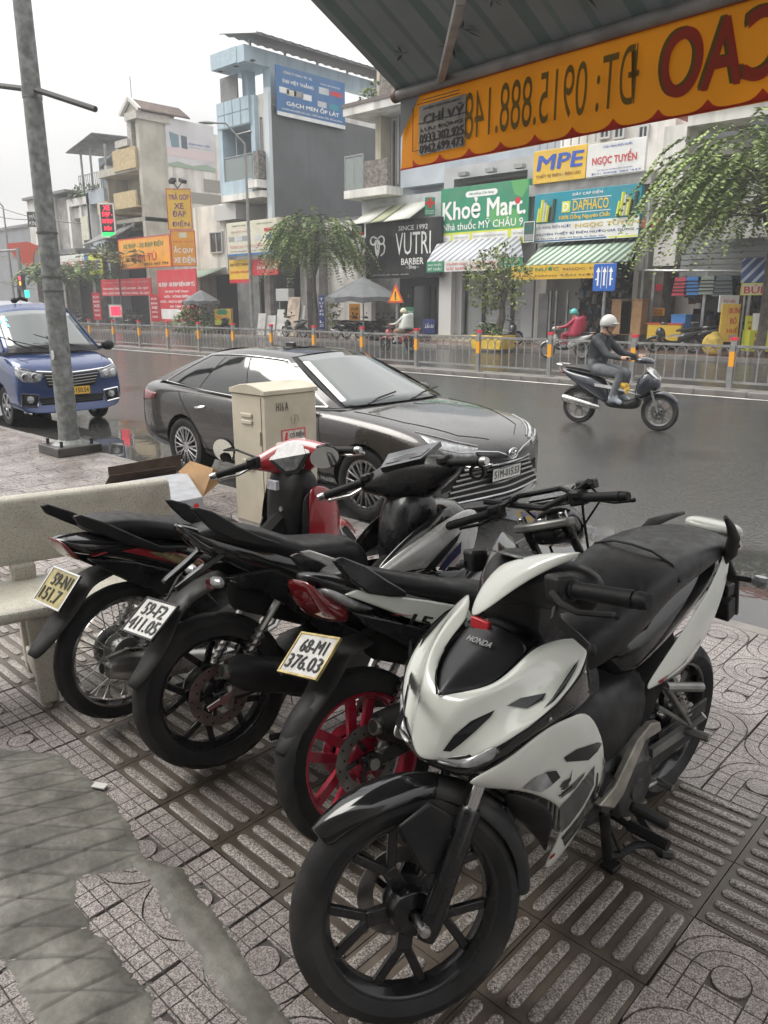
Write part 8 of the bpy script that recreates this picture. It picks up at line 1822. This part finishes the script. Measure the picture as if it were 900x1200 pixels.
m=MB();put_text(m,'CAO',(0,-.006,0),(1,0,0),(0,0,1),x2-.016,.085,x3-.016,.315,.03,0,mirror=True);m.build('lettering',olv,bn,smooth=0);m=MB();put_text(m,'CAO',(0,-.008,0),(1,0,0),(0,0,1),x2,.078,x3,.308,.03,0,mirror=True);m.build('lettering',rd_,bn,smooth=0)
m=MB();m.add([(0,-.006,bt),(0,-.006,bt*.45),(.16,-.006,bt)],[(0,1,2)]);m.build('grey_corner',thru('grey canvas',(.12,.13,.14),None,.2),bn,smooth=0)
sa,sz0=bx_(492,187);sb,_=bx_(546,175)
st=MB().bx(sa,sb,-.010,-.006,.055,.055+.235).build('paper_sticker',M('grey paper',(.24,.225,.21),.8,var=.15,vs=20),bn)
for s_,u0,v0,u1,v1 in (('- NHẬN SỬA MÁI HIÊN -',.06,.9,.94,.96),('CHÍ VỸ',.1,.62,.95,.86),('LƯU ĐỘNG',.05,.46,.95,.56),('0933.302.925',.03,.24,.97,.42),('0962.699.473',.03,.03,.97,.2)):
    m=MB();put_text(m,s_,(sa,-.0125,.055),(1,0,0),(0,0,1),u0*(sb-sa),v0*.235,u1*(sb-sa),v1*.235,.03,.15 if s_=='CHÍ VỸ' else 0);m.build('lettering',tm('black'),st,smooth=0)
m=MB()
for q in ((sa-.005,sb+.002,.205,.209),(sa,sb,.114,.117)):m.bx(q[0],q[1],-.0122,-.0102,q[2]-.0+.0,q[3])
for q in ((sa-.05,sa-.004,.08,.083),(sa-.05,sa-.047,.083,.29),(sa+.02,sb-.05,.315,.318),(sa-.02,sb-.05,.30,.303)):m.bx(q[0],q[1],-.009,-.006,q[2],q[3])
m.build('print_lines',tm('black'),bn,smooth=0)['kind']='stuff'

# unseen shop wall behind the viewpoint, added to shade and bounce light
tag(MB().bx(-7.5,7,-2.6,-2.2,0,4.6).bx(-7.5,7,-2.2,-2.15,3.3,3.9).build('shop_wall',M('shop wall behind',(.62,.60,.56),.8,var=.3,vs=1)),kind='structure')

# ------------------------------------------------------------------ concrete bench
m_ben=posmat('bench terrazzo',lambda h:(lambda f,c:(h.out('Base Color',h.mix(h.math('MULTIPLY',h.ramp(h.noise(h.pos,4,7),(.45,0),(.72,1)),.5),c,(.20,.185,.15))),h.out('Roughness',.5),h.out('Normal',h.bump(f,.1,.002))))(*(lambda v:(h.axis(v,0),h.ramp(h.axis(v,0),(0,(.26,.24,.19)),(.07,(.26,.24,.19)),(.12,(.50,.475,.41)),(1,(.58,.555,.48)))))(h.voro(h.pos,330))))
ba=D(76);bo=Vector((-3.40,1.22,0))
be=thing('concrete_bench','speckled pale terrazzo bench with a thick backrest at the left edge','bench',bo,ba)
# local: x along the bench, -y to the front
def solid_prof(name,prof,x0,x1,bev=.018):m=MB();m.prism(prof,x0,x1,'X');return m.build(name,m_ben,be,bevel=bev,smooth=40)
solid_prof('backrest',[(-.06,.50),(-.005,.50),(.045,.75),(.04,.785),(.0,.80),(-.035,.785),(-.05,.74)],-.72,.70,.012)
solid_prof('seat',[(-.46,.385),(-.05,.385),(-.05,.44),(-.40,.45),(-.45,.445),(-.475,.42)],-.72,.70)
for x in (-.02,.50) if False else (-.45,.02,.48):
    if x==-.45:continue
    for nm,y0,y1,zt in (('front_leg',-.44,-.34,.386),('rear_leg',-.10,-.01,.51)):
        m=MB();m.prism([(x-.05,zt),(x+.05,zt),(x+.035,0),(x-.035,0)],y0,y1,'Y');m.build(nm,m_ben,be,bevel=.012)
    m=MB();m.bx(x-.035,x+.035,-.34,-.10,.06,.14);m.build('cross_bar',m_ben,be,bevel=.01)

# ------------------------------------------------------------------ electric cabinet at the kerb
m_cb=M('beige cabinet paint',(.50,.455,.36),.45,var=.14,vs=2.5,dirt=(.26,.22,.16),dv=.5,ds=3)
ca=thing('electric_cabinet','beige roadside electric cabinet with a red lightning warning plate','cabinet',(-4.505,3.58,0));w2,d2,hc=.195,.24,1.03
MB().bx(-w2,w2,-d2,d2,.02,hc-.055).build('body',m_cb,ca,bevel=.008)
m=MB();m.prism([(-w2-.012,hc-.052),(w2+.012,hc-.052),(w2+.012,hc-.02),(w2*.4,hc+.012),(0,hc+.02),(-w2*.4,hc+.012),(-w2-.012,hc-.02)],-d2-.012,d2+.012);m.build('cap',m_cb,ca,bevel=.004)
MB().bx(-w2+.004,w2-.004,-d2+.004,d2-.004,0,.02).build('plinth',m_conc,ca)
for z in (.84,.50):
    for k in range(2):
        m=MB();m.prism([(-.08,z-k*.05),(.05,z-k*.05),(.05,z-.03-k*.05),(-.08,z-.03-k*.05)],-d2-.012,-d2+.002);m.build('louvre',m_cb,ca,bevel=.006)
MB().bx(w2-.045,w2-.041,-d2-.002,-d2+.001,.05,hc-.07).build('door_seam',m_cab,ca);MB().bx(w2-.07,w2-.055,-d2-.01,-d2,.62,.72).build('latch',m_cb,ca,bevel=.003)
wp=MB().bx(w2-.001,w2+.003,-.10,.125,.55,.72).build('warning_plate',M('warning white',(.55,.5,.46),.5,var=.2,vs=30),ca)
m=MB()
for q in ((-.10,.125,.55,.558),(-.10,.125,.712,.72),(-.10,-.092,.558,.712),(.117,.125,.558,.712)):m.bx(w2+.002,w2+.005,*q)
m.build('red_border',tm('red'),wp);m=MB();m.prism([(-.06,.70),(-.04,.70),(-.05,.65),(-.035,.65),(-.065,.57),(-.058,.63),(-.075,.63)],w2+.002,w2+.005,'X');m.build('lightning_mark',tm('red'),wp)
for s_,z0,z1 in (('CÓ ĐIỆN',.65,.70),('NGUY HIỂM',.575,.625)):m=MB();put_text(m,s_,(w2+.0045,0,0),(0,1,0),(0,0,1),-.025,z0,.11,z1,.015);m.build('lettering',tm('black'),wp,smooth=0)
m=MB();m.tube([(w2+.003,.03+.035*math.cos(a),.79+.035*math.sin(a)) for a in [2*math.pi*i/20 for i in range(21)]],.002,4);m.bar((w2+.002,.03,.762),(w2+.002,.03,.818),.004);m.bar((w2+.002,.002,.79),(w2+.002,.058,.79),.004);m.build('stencil_mark',M('faint stencil',(.36,.33,.27),.6),ca)
m=MB();put_text(m,'H16 A',(w2+.003,0,0),(0,1,0),(0,0,1),-.14,.86,-.03,.92,.03);m.build('lettering',M('stencil dark',(.12,.10,.08),.6),ca,smooth=0)

# ------------------------------------------------------------------ cartons behind the bench
m_card=M('cardboard',());m_brn=M('wet brown carton',(.085,.055,.04),.8,var=.3,vs=6);m_gry=M('grey insulation box',(.30,.31,.33),.4,var=.2,vs=8,drops=.2,bs=90)
hb=.27;t1,t2,t3=gz(141,565,hb),gz(219,553,hb),gz(238,582,hb);t4=t1+t3-t2;cg=(t1+t3)/2;cg.z=0
gb=thing('grey_box','grey wet foam box with a small red mark lying behind the bench','box',cg);top=[p-cg for p in (t1,t2,t3,t4)];bot=[Vector((p.x,p.y,.0)) for p in top]
MB().add(top+bot,[(0,1,2,3),(7,6,5,4)]+[(i,4+i,4+(i+1)%4,(i+1)%4) for i in range(4)]).build('body',m_gry,gb,bevel=.008);m=MB();n_=(top[2]-top[1]).normalized();rr=(top[2]-top[3]).normalized();m.lathe([(0,0),(.022,0)],(0,0,0),'Z',12)
q=top[2]+rr*-.06+Vector((0,0,-.06));nf=rr.cross(Vector((0,0,1)));nf=nf if nf.dot(-cg)>0 else-nf
m=MB();m.add([q+nf*.006+rr*(.022*math.cos(2*math.pi*i/12))+Vector((0,0,.022*math.sin(2*math.pi*i/12))) for i in range(12)],[tuple(range(12))]);m.build('red_mark',tm('red'),gb,smooth=0)
def carton(name,label,mat,P,th=.006):
    c=sum(P,Vector())/len(P);c.z=0;t=thing(name,label,'cardboard',c);m=MB();m.add([p-c for p in P],[tuple(range(len(P)))]);m.build('sheet',mat,t,solid=th,smooth=0);return t
b0,b1_,b2_,b3_=gz(117,578,.02),gz(129,557,.30),gz(207,546,.30),gz(206,560,.02)
c=(b0+b3_)/2;c.z=0;t=thing('brown_carton','wet dark brown carton flap standing behind the grey foam box','carton',c);bk_=Vector((-.25,.22,0))
MB().add([p-c for p in (b0,b1_,b2_,b3_)],[(0,1,2,3)]).build('flap',m_brn,t,solid=.006,smooth=0);MB().add([p-c for p in (b0,b0+bk_,b3_+bk_,b3_)],[(0,1,2,3)]).build('carton_floor',m_brn,t,solid=.006,smooth=0);MB().add([p-c for p in (b0+bk_,b3_+bk_,b3_+bk_+Vector((0,0,.16)),b0+bk_+Vector((0,0,.16)))],[(0,1,2,3)]).build('carton_side',m_brn,t,solid=.006,smooth=0)
carton('cardboard_sheet','tan torn cardboard sheet propped beside the grey foam box',m_card,[gz(209,553,.28),gz(223,540,.36),gz(250,549,.33),gz(267,555,.27),gz(254,563,.22),gz(256,566,.2),gz(238,582,.12)])
carton('cardboard_scrap','small flat cardboard scrap on the wet paving behind the bench',m_card,[gz(78,577,.008),gz(97,575,.008),gz(108,580,.008),gz(88,583,.008)])
tag(MB().box((0,0,.004),(.05,.028,.004),rz=.5).build('paper_scrap',M('white scrap',(.6,.6,.58),.8),loc=gz(117,923,.004)+Vector((0,0,.004))),'tiny white paper scrap at the edge of the cement ramp','litter')
# ------------------------------------------------------------------ scooters and riders on the road
def scooter(name,label,X,Y,h,c,group=None,sc=.97,z=-.1,lean=0.):
    bk=Bike(name,label,'scooter',X,Y,h,lean,0,group,z=z);t=bk.t;t.scale=(sc,)*3
    body,low,seatm,rimm=c
    moto_wheel(bk,(0,0,.27),.27,.095,.20,'y5',rimm,n=36,tread=False,disc=0);moto_wheel(bk,(1.24,0,.27),.27,.085,.20,'y5',rimm,n=36,tread=False,disc=-1)
    m=bk.mb();hull(m,[(-.34,.80,.05,.02),(-.2,.74,.11,.06),(.0,.66,.14,.11),(.25,.58,.15,.16),(.42,.50,.14,.18),(.52,.40,.12,.10)],12,.75);m.build('rear_body',body,t,sub=1)
    m=bk.mb();hull(m,[(-.26,.83,.10,.02),(-.1,.84,.13,.04),(.15,.81,.14,.05),(.3,.77,.14,.05),(.5,.76,.11,.05),(.58,.72,.06,.03)],12,.7);m.build('seat',seatm,t,sub=1)
    m=bk.mb();hull(m,[(.42,.36,.15,.07),(.6,.33,.15,.06),(.85,.34,.14,.07),(.95,.42,.13,.12)],10,.7);m.build('floor_panel',low,t,sub=1)
    m=bk.mb();hull(m,[(.88,.52,.14,.15),(.97,.62,.18,.20),(1.06,.68,.19,.18),(1.14,.70,.14,.14),(1.22,.66,.05,.07)],12,.8);m.build('front_shield',body,t,sub=1)
    m=bk.mb();hull(m,[(.84,.96,.10,.03),(.92,.98,.17,.05),(1.02,.985,.15,.06),(1.1,.955,.06,.035)],12,.75);m.build('handlebar_cover',body,t,sub=1)
    m=bk.mb();hull(m,[(1.09,.74,.13,.03),(1.16,.735,.12,.035),(1.2,.72,.07,.025)],10);m.build('headlight',m_lens,t,sub=1)
    m=bk.mb();hull(m,[(-.36,.78,.04,.012),(-.33,.775,.08,.025),(-.27,.75,.09,.02)],10);m.build('tail_light',m_redlens,t)
    fender(bk,D(30),D(150),body,'front_fender',.30,.06,(1.24,0,.27),n=8);fender(bk,D(70),D(170),m_mat,'rear_fender',.31,.05,(0,0,.27),n=8)
    for s in (-1,1):
        m=bk.mb();m.tube([(1.24,s*.075,.27),(1.06,s*.075,.72)],.018,8);m.build('fork_leg',m_alu,t)
        m=bk.mb();m.tube([(.90,s*.16,1.0),(.84,s*.34,1.02)],.017,8);m.build('grip',m_rub,t)
        m=bk.mb();m.tube([(.94,s*.2,1.02),(.95,s*.24,1.14)],.006,6);m.blob((.95,s*.26,1.17),(.02,.06,.045));m.build('mirror',m_mat,t)
        m=bk.mb();m.prism([(.30,.63),(.62,.60),(1.02,.50),(.72,.545),(.3,.585)],s*.155,s*.165);m.build('side_trim',m_silv,t)
    m=bk.mb();hull(m,[(.40,.28,.03,.03,-.14),(.2,.31,.05,.055,-.15),(-.12,.37,.055,.06,-.155),(-.2,.385,.04,.045,-.155)],12,.9);m.build('muffler',m_steelb,t)
    m=bk.mb();m.tube([(-.26,-.12,.86),(-.36,-.09,.87),(-.39,0,.87),(-.36,.09,.87),(-.26,.12,.86)],.014,6);m.build('grab_rail',m_silv,t)
    m=bk.mb();m.box((.12,0,.34),(.3,.16,.14));m.build('engine',m_eng,t,bevel=.02);return bk
def person(name,label,bk,J,mats,extra=None):
    """one continuous skinned body: J = joints {name: (x, y, z, r)}; limbs mirrored; mats = skin, top, legs, shoes"""
    t=thing(name,label,'person');t.matrix_world=bk.mw;t.scale=bk.t.scale
    V,E,Rr,cls=[],[],[],[]
    def v(p,c):V.append(p[:3]);Rr.append(p[3]);cls.append(c);return len(V)-1
    pel=v(J['pelvis'],2);sp=v(J['waist'],1);ch=v(J['chest'],1);nk=v(J['neck'],1);hd=v(J['head'],0);tp=v(J['crown'],0);E+=[(pel,sp),(sp,ch),(ch,nk),(nk,hd),(hd,tp)]
    ns=v(J['nose'],0);E.append((hd,ns))
    for s in (-1,1):
        f=lambda k:(J[k][0],J[k][1]*s,J[k][2],J[k][3])
        sh=v(f('shoulder'),1);el=v(f('elbow'),1);wr=v(f('wrist'),1);pm=v(f('palm'),0);E+=[(ch,sh),(sh,el),(el,wr),(wr,pm)]
        px,py,pz,pr_=f('palm')
        for k in range(4):
            a=v((px+.045,py+s*(-.03+.022*k),pz+.018,.009),0);b=v((px+.062,py+s*(-.03+.022*k),pz-.018,.008),0);e=v((px+.035,py+s*(-.03+.022*k),pz-.036,.007),0);E+=[(pm,a),(a,b),(b,e)]
        th=v((px+.005,py-s*.05,pz-.012,.010),0);th2=v((px+.035,py-s*.05,pz-.03,.008),0);E+=[(pm,th),(th,th2)]
        hp=v(f('hip'),2);kn=v(f('knee'),2);an_=v(f('ankle'),2);he=v(f('heel'),3);to=v(f('toe'),3);E+=[(pel,hp),(hp,kn),(kn,an_),(an_,he),(an_,to)]
    me=bpy.data.meshes.new('body');me.from_pydata(V,E,[]);o=bpy.data.objects.new('body',me);COL.objects.link(o)
    sk=o.modifiers.new('skin','SKIN');sk.use_smooth_shade=True
    for i,r in enumerate(Rr):me.skin_vertices[0].data[i].radius=(r,r);me.skin_vertices[0].data[i].use_root=(i==pel)
    sb=o.modifiers.new('sub','SUBSURF');sb.levels=2;sb.render_levels=2
    bpy.context.view_layer.update();m2=evaluate(o);bpy.data.objects.remove(o)
    for m in mats[:4]:m2.materials.append(m)
    segs=[(Vector(V[a]),Vector(V[b]),cls[b]) for a,b in E]
    for p in m2.polygons:
        c_=p.center;best=(9,0)
        for a,b,k in segs:
            ab=b-a;q=max(0,min(1,(c_-a).dot(ab)/max(1e-9,ab.length_squared)));dd=(a+ab*q-c_).length
            if dd<best[0]:best=(dd,k)
        p.material_index=best[1]
    m2.polygons.foreach_set('use_smooth',[True]*len(m2.polygons));b=bpy.data.objects.new('body',m2);COL.objects.link(b);b.parent=t
    return t,b
m_skin=M('skin',(.42,.26,.18),.5);m_jean=M('grey jeans',(.13,.14,.15),.8,var=.4,vs=9,bump=1,bs=13);m_jack=M('dark grey jacket',(.035,.04,.045),.8,var=.4,vs=8,bump=1,bs=13);m_shoe=M('grey trainer',(.32,.36,.40),.6,var=.3,vs=12);m_helm=M('grey helmet',(.42,.42,.40),.3,coat=.5)
SIT=dict(pelvis=(.24,0,.86,.15),waist=(.25,0,1.02,.145),chest=(.29,0,1.24,.15),neck=(.34,0,1.41,.058),head=(.385,0,1.53,.088),crown=(.37,0,1.62,.08),nose=(.485,0,1.525,.012),shoulder=(.28,.17,1.33,.075),elbow=(.50,.24,1.09,.052),wrist=(.74,.27,1.05,.034),palm=(.81,.275,1.05,.032),hip=(.28,.11,.85,.105),knee=(.68,.14,.80,.072),ankle=(.58,.15,.44,.048),heel=(.53,.15,.37,.04),toe=(.74,.155,.36,.036))
for k_ in list(SIT):
    x_,y_,z_q,r_=SIT[k_]
    if z_q>.9:SIT[k_]=(x_,y_,.84+(z_q-.86)*.89,r_)
    elif z_q>.7:SIT[k_]=(x_,y_,z_q-.02,r_)
def helmet(t,mat,J,visor=None,strap=True):
    h=J['head'];m=MB();m.lathe([(.118*math.sin(a),.125*math.cos(a)) for a in [math.pi*.60*i/9 for i in range(10)]],(h[0]-.012,0,h[2]+.04),'Z',20);o=m.build('helmet',mat,t,solid=.012,smooth=60)
    m=MB();m.sheet([[(h[0]+.095,y,h[2]+.055-abs(y)*.1) for y in (-.08,-.04,0,.04,.08)],[(h[0]+.165-abs(y)*.5,y,h[2]+.045-abs(y)*.1) for y in (-.08,-.04,0,.04,.08)]]);m.build('peak',mat,o,solid=.006)
    if strap:m=MB();m.tube([(h[0]-.01,-.09,h[2]+.03),(h[0]+.02,-.075,h[2]-.06),(h[0]+.04,0,h[2]-.105),(h[0]+.02,.075,h[2]-.06),(h[0]-.01,.09,h[2]+.03)],.007,5);m.build('chin_strap',m_rub,o)
    for s in (-1,1):m=MB();m.blob((h[0]+.082,s*.032,h[2]+.012),(.006,.012,.006));m.build('eye',m_cab,t)
    m=MB();m.blob((h[0]+.082,0,h[2]-.045),(.008,.022,.006));m.build('mouth',M('lips',(.3,.13,.11),.5),t);return o
sc1=scooter('moving_scooter','dark blue and black scooter moving right on the wet road',-5.70,10.22,D(2.5),(M('navy scooter paint',(.018,.022,.032),.2,coat=1.),m_mat,m_seat,m_alu))
m=sc1.mb();hull(m,[(1.0,.90,.10,.02),(1.08,.84,.15,.02),(1.16,.765,.13,.02),(1.21,.72,.06,.012)],10);m.build('silver_nose',m_silv,sc1.t,sub=1)
m=sc1.mb();m.blob((.75,-.15,.62),(.08,.02,.05));m.blob((.8,-.15,.56),(.05,.02,.06));m.build('yellow_bag',M('yellow bag',(.6,.38,.06),.6,var=.4,vs=20),sc1.t)
pt,_=person('person','man in dark jacket, grey jeans and grey helmet riding the dark scooter',sc1,SIT,(m_skin,m_jack,m_jean,m_shoe));helmet(pt,m_helm,SIT)
# woman in a red raincoat on a white scooter, beyond the fence
S2=dict(SIT)
sc2=scooter('white_scooter','white scooter with its rider in red behind the fence',-12.40,22.2,D(186),(M('pearl scooter paint',(.6,.6,.58),.25,coat=1.),m_mat,m_seat,m_alu))
m_rain=M('red raincoat',(.34,.02,.05),.5,var=.25,vs=5)
p2,_=person('person','woman in a red raincoat and turquoise helmet on the white scooter',sc2,S2,(m_skin,m_rain,m_rain,m_shoe));helmet(p2,M('turquoise helmet',(.08,.42,.40),.35),S2)
m=MB();rows=[]
for k in range(7):
    q=k/6;rows.append([(.18+.16*q+(.17+.10*math.sin(q*2))*math.cos(a)-.05,(.20+.10*q)*math.sin(a),1.36-.62*q+.02*math.sin(3*a)) for a in [math.pi*2*i/20 for i in range(20)]])
m.loft(rows,cap=False);o=m.build('cape',m_rain,p2,solid=.01,smooth=60)
m=MB();m.tube([(.0,-.02+.05*math.cos(a),1.16+.05*math.sin(a)) for a in [2*math.pi*i/12 for i in range(13)]],.008,5);m.tube([(-.01,.0,1.22),(-.01,-.05,1.12)],.008,5);m.build('back_emblem',tm('white'),p2)
m=MB();m.add([(.50+.02*math.cos(a),.10*math.sin(a),1.52+.07*math.cos(a)) for a in [2*math.pi*i/12 for i in range(12)]],[tuple(range(12))]);m.build('visor',M('clear visor',(.5,.6,.6),.1,alpha=.4),p2)
# person in a pale raincoat on a red motorbike further left
sc3=scooter('red_motorbike','small dark red motorbike ridden by the person in a pale raincoat',-18.70,21.2,D(184),(M('dull red paint',(.25,.03,.03),.3,coat=.5),m_mat,m_seat,m_mat));m_pale=M('pale raincoat',(.5,.52,.48),.4,var=.15,vs=4)
p3,_=person('person','rider in a pale translucent raincoat on the small red motorbike',sc3,SIT,(m_skin,m_pale,m_skin,m_shoe));helmet(p3,M('cream helmet',(.55,.50,.36),.4),SIT)
m=MB();rows=[]
for k in range(7):
    q=k/6;rows.append([(.20+.12*q+(.16+.12*q)*math.cos(a)-.06,(.19+.12*q)*math.sin(a),1.40-.55*q+.02*math.sin(3*a)) for a in [math.pi*2*i/20 for i in range(20)]])
m.loft(rows,cap=False);m.build('cape',m_pale,p3,solid=.01,smooth=60)
# parked motorbikes before the shops: one built, the rest copied with their parts
park=[(573,391,25.0,60,'dark motorbike parked behind the yellow planter'),(812,405,25.6,200,'black motorbike parked inside the right hand shop front, foremost'),(832,398,27.2,190,'dark motorbike behind the foremost one in the right hand shop'),(427,390,25.2,75,'dark motorbike under the grey market umbrella, nearest its pole'),(441,389,25.2,80,'dark motorbike under the right edge of the grey umbrella'),(406,390,25.4,60,'black covered looking motorbike left of the grey umbrella pole'),(394,391,25.4,20,'black motorbike beside the purple banner'),(356,391,24.9,185,'dark motorbike right of the stone slab display'),(267,388,25.2,170,'pale and dark motorbike before the roller shutter'),(157,383,25.4,180,'dark motorbike beneath the red entrance banner'),(166,383,25.6,170,'dark motorbike beside the right flag banner'),(100,381,25.6,180,'dark motorbike left of the left flag banner')]
proto=None
for k,(px,py,Yp,hd,lab) in enumerate(park):
    q=atY(px,py,Yp)
    if proto is None:proto=scooter('parked_scooter',lab,q.x,Yp,D(hd),(M('dark scooter paint',(.02,.021,.024),.25,coat=.8),m_mat,m_seat,m_alu),'motorbikes parked before the far shops',.98,.03,D(5)).t
    else:
        c_=copy_tree(proto);c_.matrix_world=Matrix.Translation((q.x,Yp,.03))@Matrix.Rotation(D(hd),4,'Z')@Matrix.Rotation(-D(5),4,'X')@Matrix.Scale(.98,4);c_['label']=lab
# yellow covered sack on a trolley by the right end of the fence
q=atY(834,412,25.0);t=thing('yellow_sack','yellow sack standing on the pavement before the noodle sign','sack',(q.x,25.0,.03));m=MB();m.blob((0,0,.34),(.34,.26,.36),12,8);m.blob((.06,0,.62),(.16,.12,.14),10,6);m.build('cloth',M('yellow sack',(.55,.40,.08),.7,var=.35,vs=6),t,sub=1)
# ------------------------------------------------------------------ rain mist in the air
m_hz=bpy.data.materials.new('rain mist');m_hz.use_nodes=True;hn=m_hz.node_tree.nodes;hn.remove(hn['Principled BSDF']);hv=hn.new('ShaderNodeVolumePrincipled')
hv.inputs['Color'].default_value=(.92,.93,.95,1);hv.inputs['Density'].default_value=.0021;m_hz.node_tree.links.new(hv.outputs[0],hn['Material Output'].inputs['Volume'])
tag(MB().bx(-440,440,-400,440,-1.4,26).build('haze',m_hz,smooth=0),kind='stuff')
bpy.data.scenes.remove(LSC)
